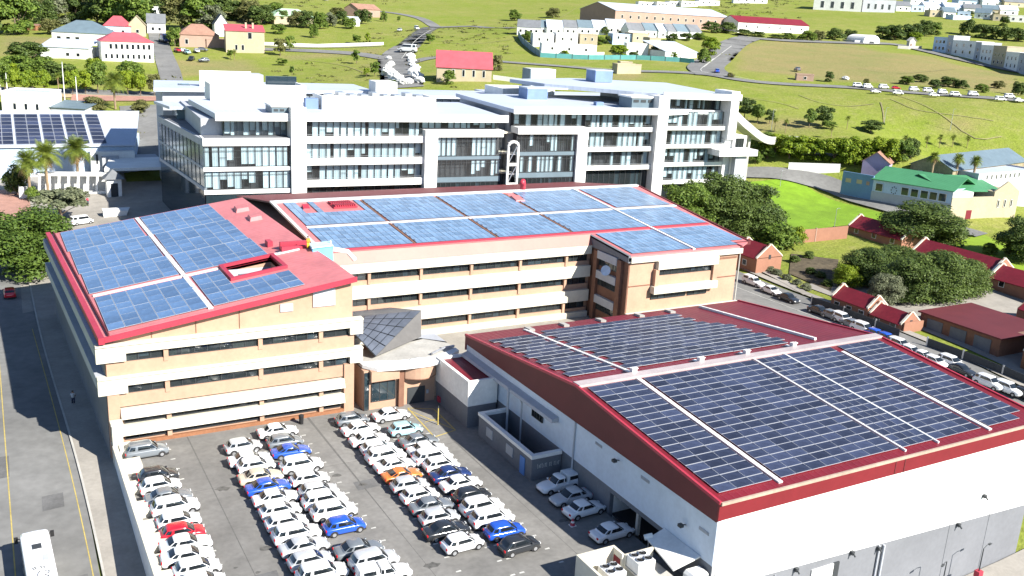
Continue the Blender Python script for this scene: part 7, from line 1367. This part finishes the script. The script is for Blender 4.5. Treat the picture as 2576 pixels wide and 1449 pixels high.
# --- poles
for i, (x, y, hp) in enumerate(((163,252,92),(195,262,66),(19,236,50),(2,232,45))):
    p = G(x, y); h_ = hp*mpp(p); e = thing('flagpole' if i < 2 else 'street_lamp', ('tall white pole before the avenue', 'shorter white pole right of the tall one', 'thin pole on the left of the avenue', 'pole at the left edge of the avenue')[i], 'pole', p); MB().tube([(0,0,-.3),(0,0,h_*.5),(0,0,h_)], [.18,.14,.09], 8).build('pole', WHITE, e); MB().tube([(0,0,h_),(0,0,h_+.3)], [.16,.04], 8).build('finial', STEEL, e)
for i, (x, y, hp) in enumerate(((2098,575,50),(1955,570,40),(1962,470,40),(2390,328,52),(1940,328,50),(2224,312,40))):
    p = G(x, y); h_ = hp*mpp(p); lamp('street_lamp', ('pale lamp post in the meadow by the pink wall','lamp post at the left edge of the meadow','lamp post by the back road bend','thin mast in the field','white lamp post at the ramp end','thin post in the field left of the mast')[i], p, h_, (.9,.2), STEEL, 'poles on the right')
# --- people
def person(label, P_, rz, top, legs, h_=1.72, bend=0.0):
    e = thing('person', label, 'person', P_, None, rz); me_ = bpy.data.meshes.new('body'); J = {'pelvis':(0,0,.95,.16),'chest':(bend*.3,0,1.32,.17),'neck':(bend*.42,0,1.5,.07),'head':(bend*.5,0,1.64,.105),'top':(bend*.5,0,1.74,.07),'ls':(bend*.3,.19,1.42,.075),'le':(bend*.3+.08,.26,1.15,.055),'lh':(bend*.3+.28,.24,.98,.045),'rs':(bend*.3,-.19,1.42,.075),'re':(bend*.3+.02,-.27,1.14,.055),'rh':(bend*.3+.16,-.26,.92,.045),'lhip':(0,.10,.88,.105),'lk':(.05,.11,.48,.075),'la':(-.02,.11,.09,.05),'lt':(.15,.12,.03,.045),'rhip':(0,-.10,.88,.105),'rk':(.03,-.11,.48,.075),'ra':(-.08,-.11,.09,.05),'rt':(.09,-.12,.03,.045)}
    ks = list(J); E_ = [('pelvis','chest'),('chest','neck'),('neck','head'),('head','top'),('chest','ls'),('ls','le'),('le','lh'),('chest','rs'),('rs','re'),('re','rh'),('pelvis','lhip'),('lhip','lk'),('lk','la'),('la','lt'),('pelvis','rhip'),('rhip','rk'),('rk','ra'),('ra','rt')]
    me_.from_pydata([J[k][:3] for k in ks], [(ks.index(a), ks.index(c)) for a, c in E_], []); o = bpy.data.objects.new('body', me_); COL.objects.link(o); o.parent = e; e.scale = (h_/1.75,)*3
    me_.materials.append(MT['skin']); md = o.modifiers.new('skin', 'SKIN'); sd = me_.skin_vertices[0].data
    for i, k in enumerate(ks): sd[i].radius = (J[k][3],)*2; sd[i].use_root = (k == 'pelvis')
    s2 = o.modifiers.new('sub', 'SUBSURF'); s2.levels = 1; s2.render_levels = 1
    b = MB(); b.tube([(0,0,.86),(bend*.1,0,1.05),(bend*.26,0,1.3),(bend*.36,0,1.47)], [.21,.20,.23,.12], 10)
    for s in (-1, 1): b.tube([(bend*.3,s*.17,1.42),(bend*.3+.05,s*.25,1.16),(bend*.3+.2,s*.25,1.0)], [.10,.085,.07], 8)
    b.build('jacket', top, e, True); b = MB()
    for s in (-1, 1): b.tube([(0,s*.09,.95),(.04,s*.11,.5),(-.04,s*.11,.10)], [.13,.10,.08], 8)
    b.build('trousers', legs, e, True); b = MB(); b.tube([(bend*.5-.01,0,1.68),(bend*.5-.02,0,1.73),(bend*.5-.02,0,1.78)], [.125,.115,.05], 10); b.build('hair', MT['hair'], e, True); return e
mat('skin', (.25,.14,.09), .6, .05); mat('hair', (.02,.015,.012), .8, .1)
HIV = mat('hi_vis_orange', (.75,.24,.03), .8, .1); HIY = mat('hi_vis_yellow', (.70,.55,.04), .8, .1); NAVY = mat('navy_cloth', (.03,.04,.08), .9, .1)
person('person in orange jacket and yellow trousers standing by the rooftop tank', (36.6,118.9,wz(36.6)+.02), -1.2, HIV, HIY); p = G(222,516); person('person in a red top bending on the plaza', p+Vector((0,0,.14)), 2.4, REDE, NAVY, 1.72, .5)
p = G(185,1018); person('person walking in the shaded street beside the office', p+Vector((0,0,.14)), 1.4, GREYW, NAVY)
# satellite dish and balcony clutter
e = thing('satellite_dish', 'pale blue satellite dish on the shaded side of the corner block', 'satellite dish', (86.2, 121.0, 9.4)); b = MB(); b.v = [(-.15,0,0)]+[(-.0-.02,.85*math.cos(k*math.pi/8),.85*math.sin(k*math.pi/8)) for k in range(16)]+[(.05,.85*math.cos(k*math.pi/8),.85*math.sin(k*math.pi/8)) for k in range(16)]
b.v[0] = (.14,0,0); b.f = [(0,1+(k+1) % 16,1+k) for k in range(16)]+[(1+k,1+(k+1) % 16,17+(k+1) % 16,17+k) for k in range(16)]+[tuple(range(17,33))]; b.m = [0]*len(b.f); d_ = b.build('dish', LBLUE, e); d_.rotation_euler = (0, .3, .5); MB().tube([(.1,0,0),(.6,.0,-.3)], .05, 6).build('bracket', STEEL, e)
for o in COL.objects:
    if o.get('wm'): del o['wm']
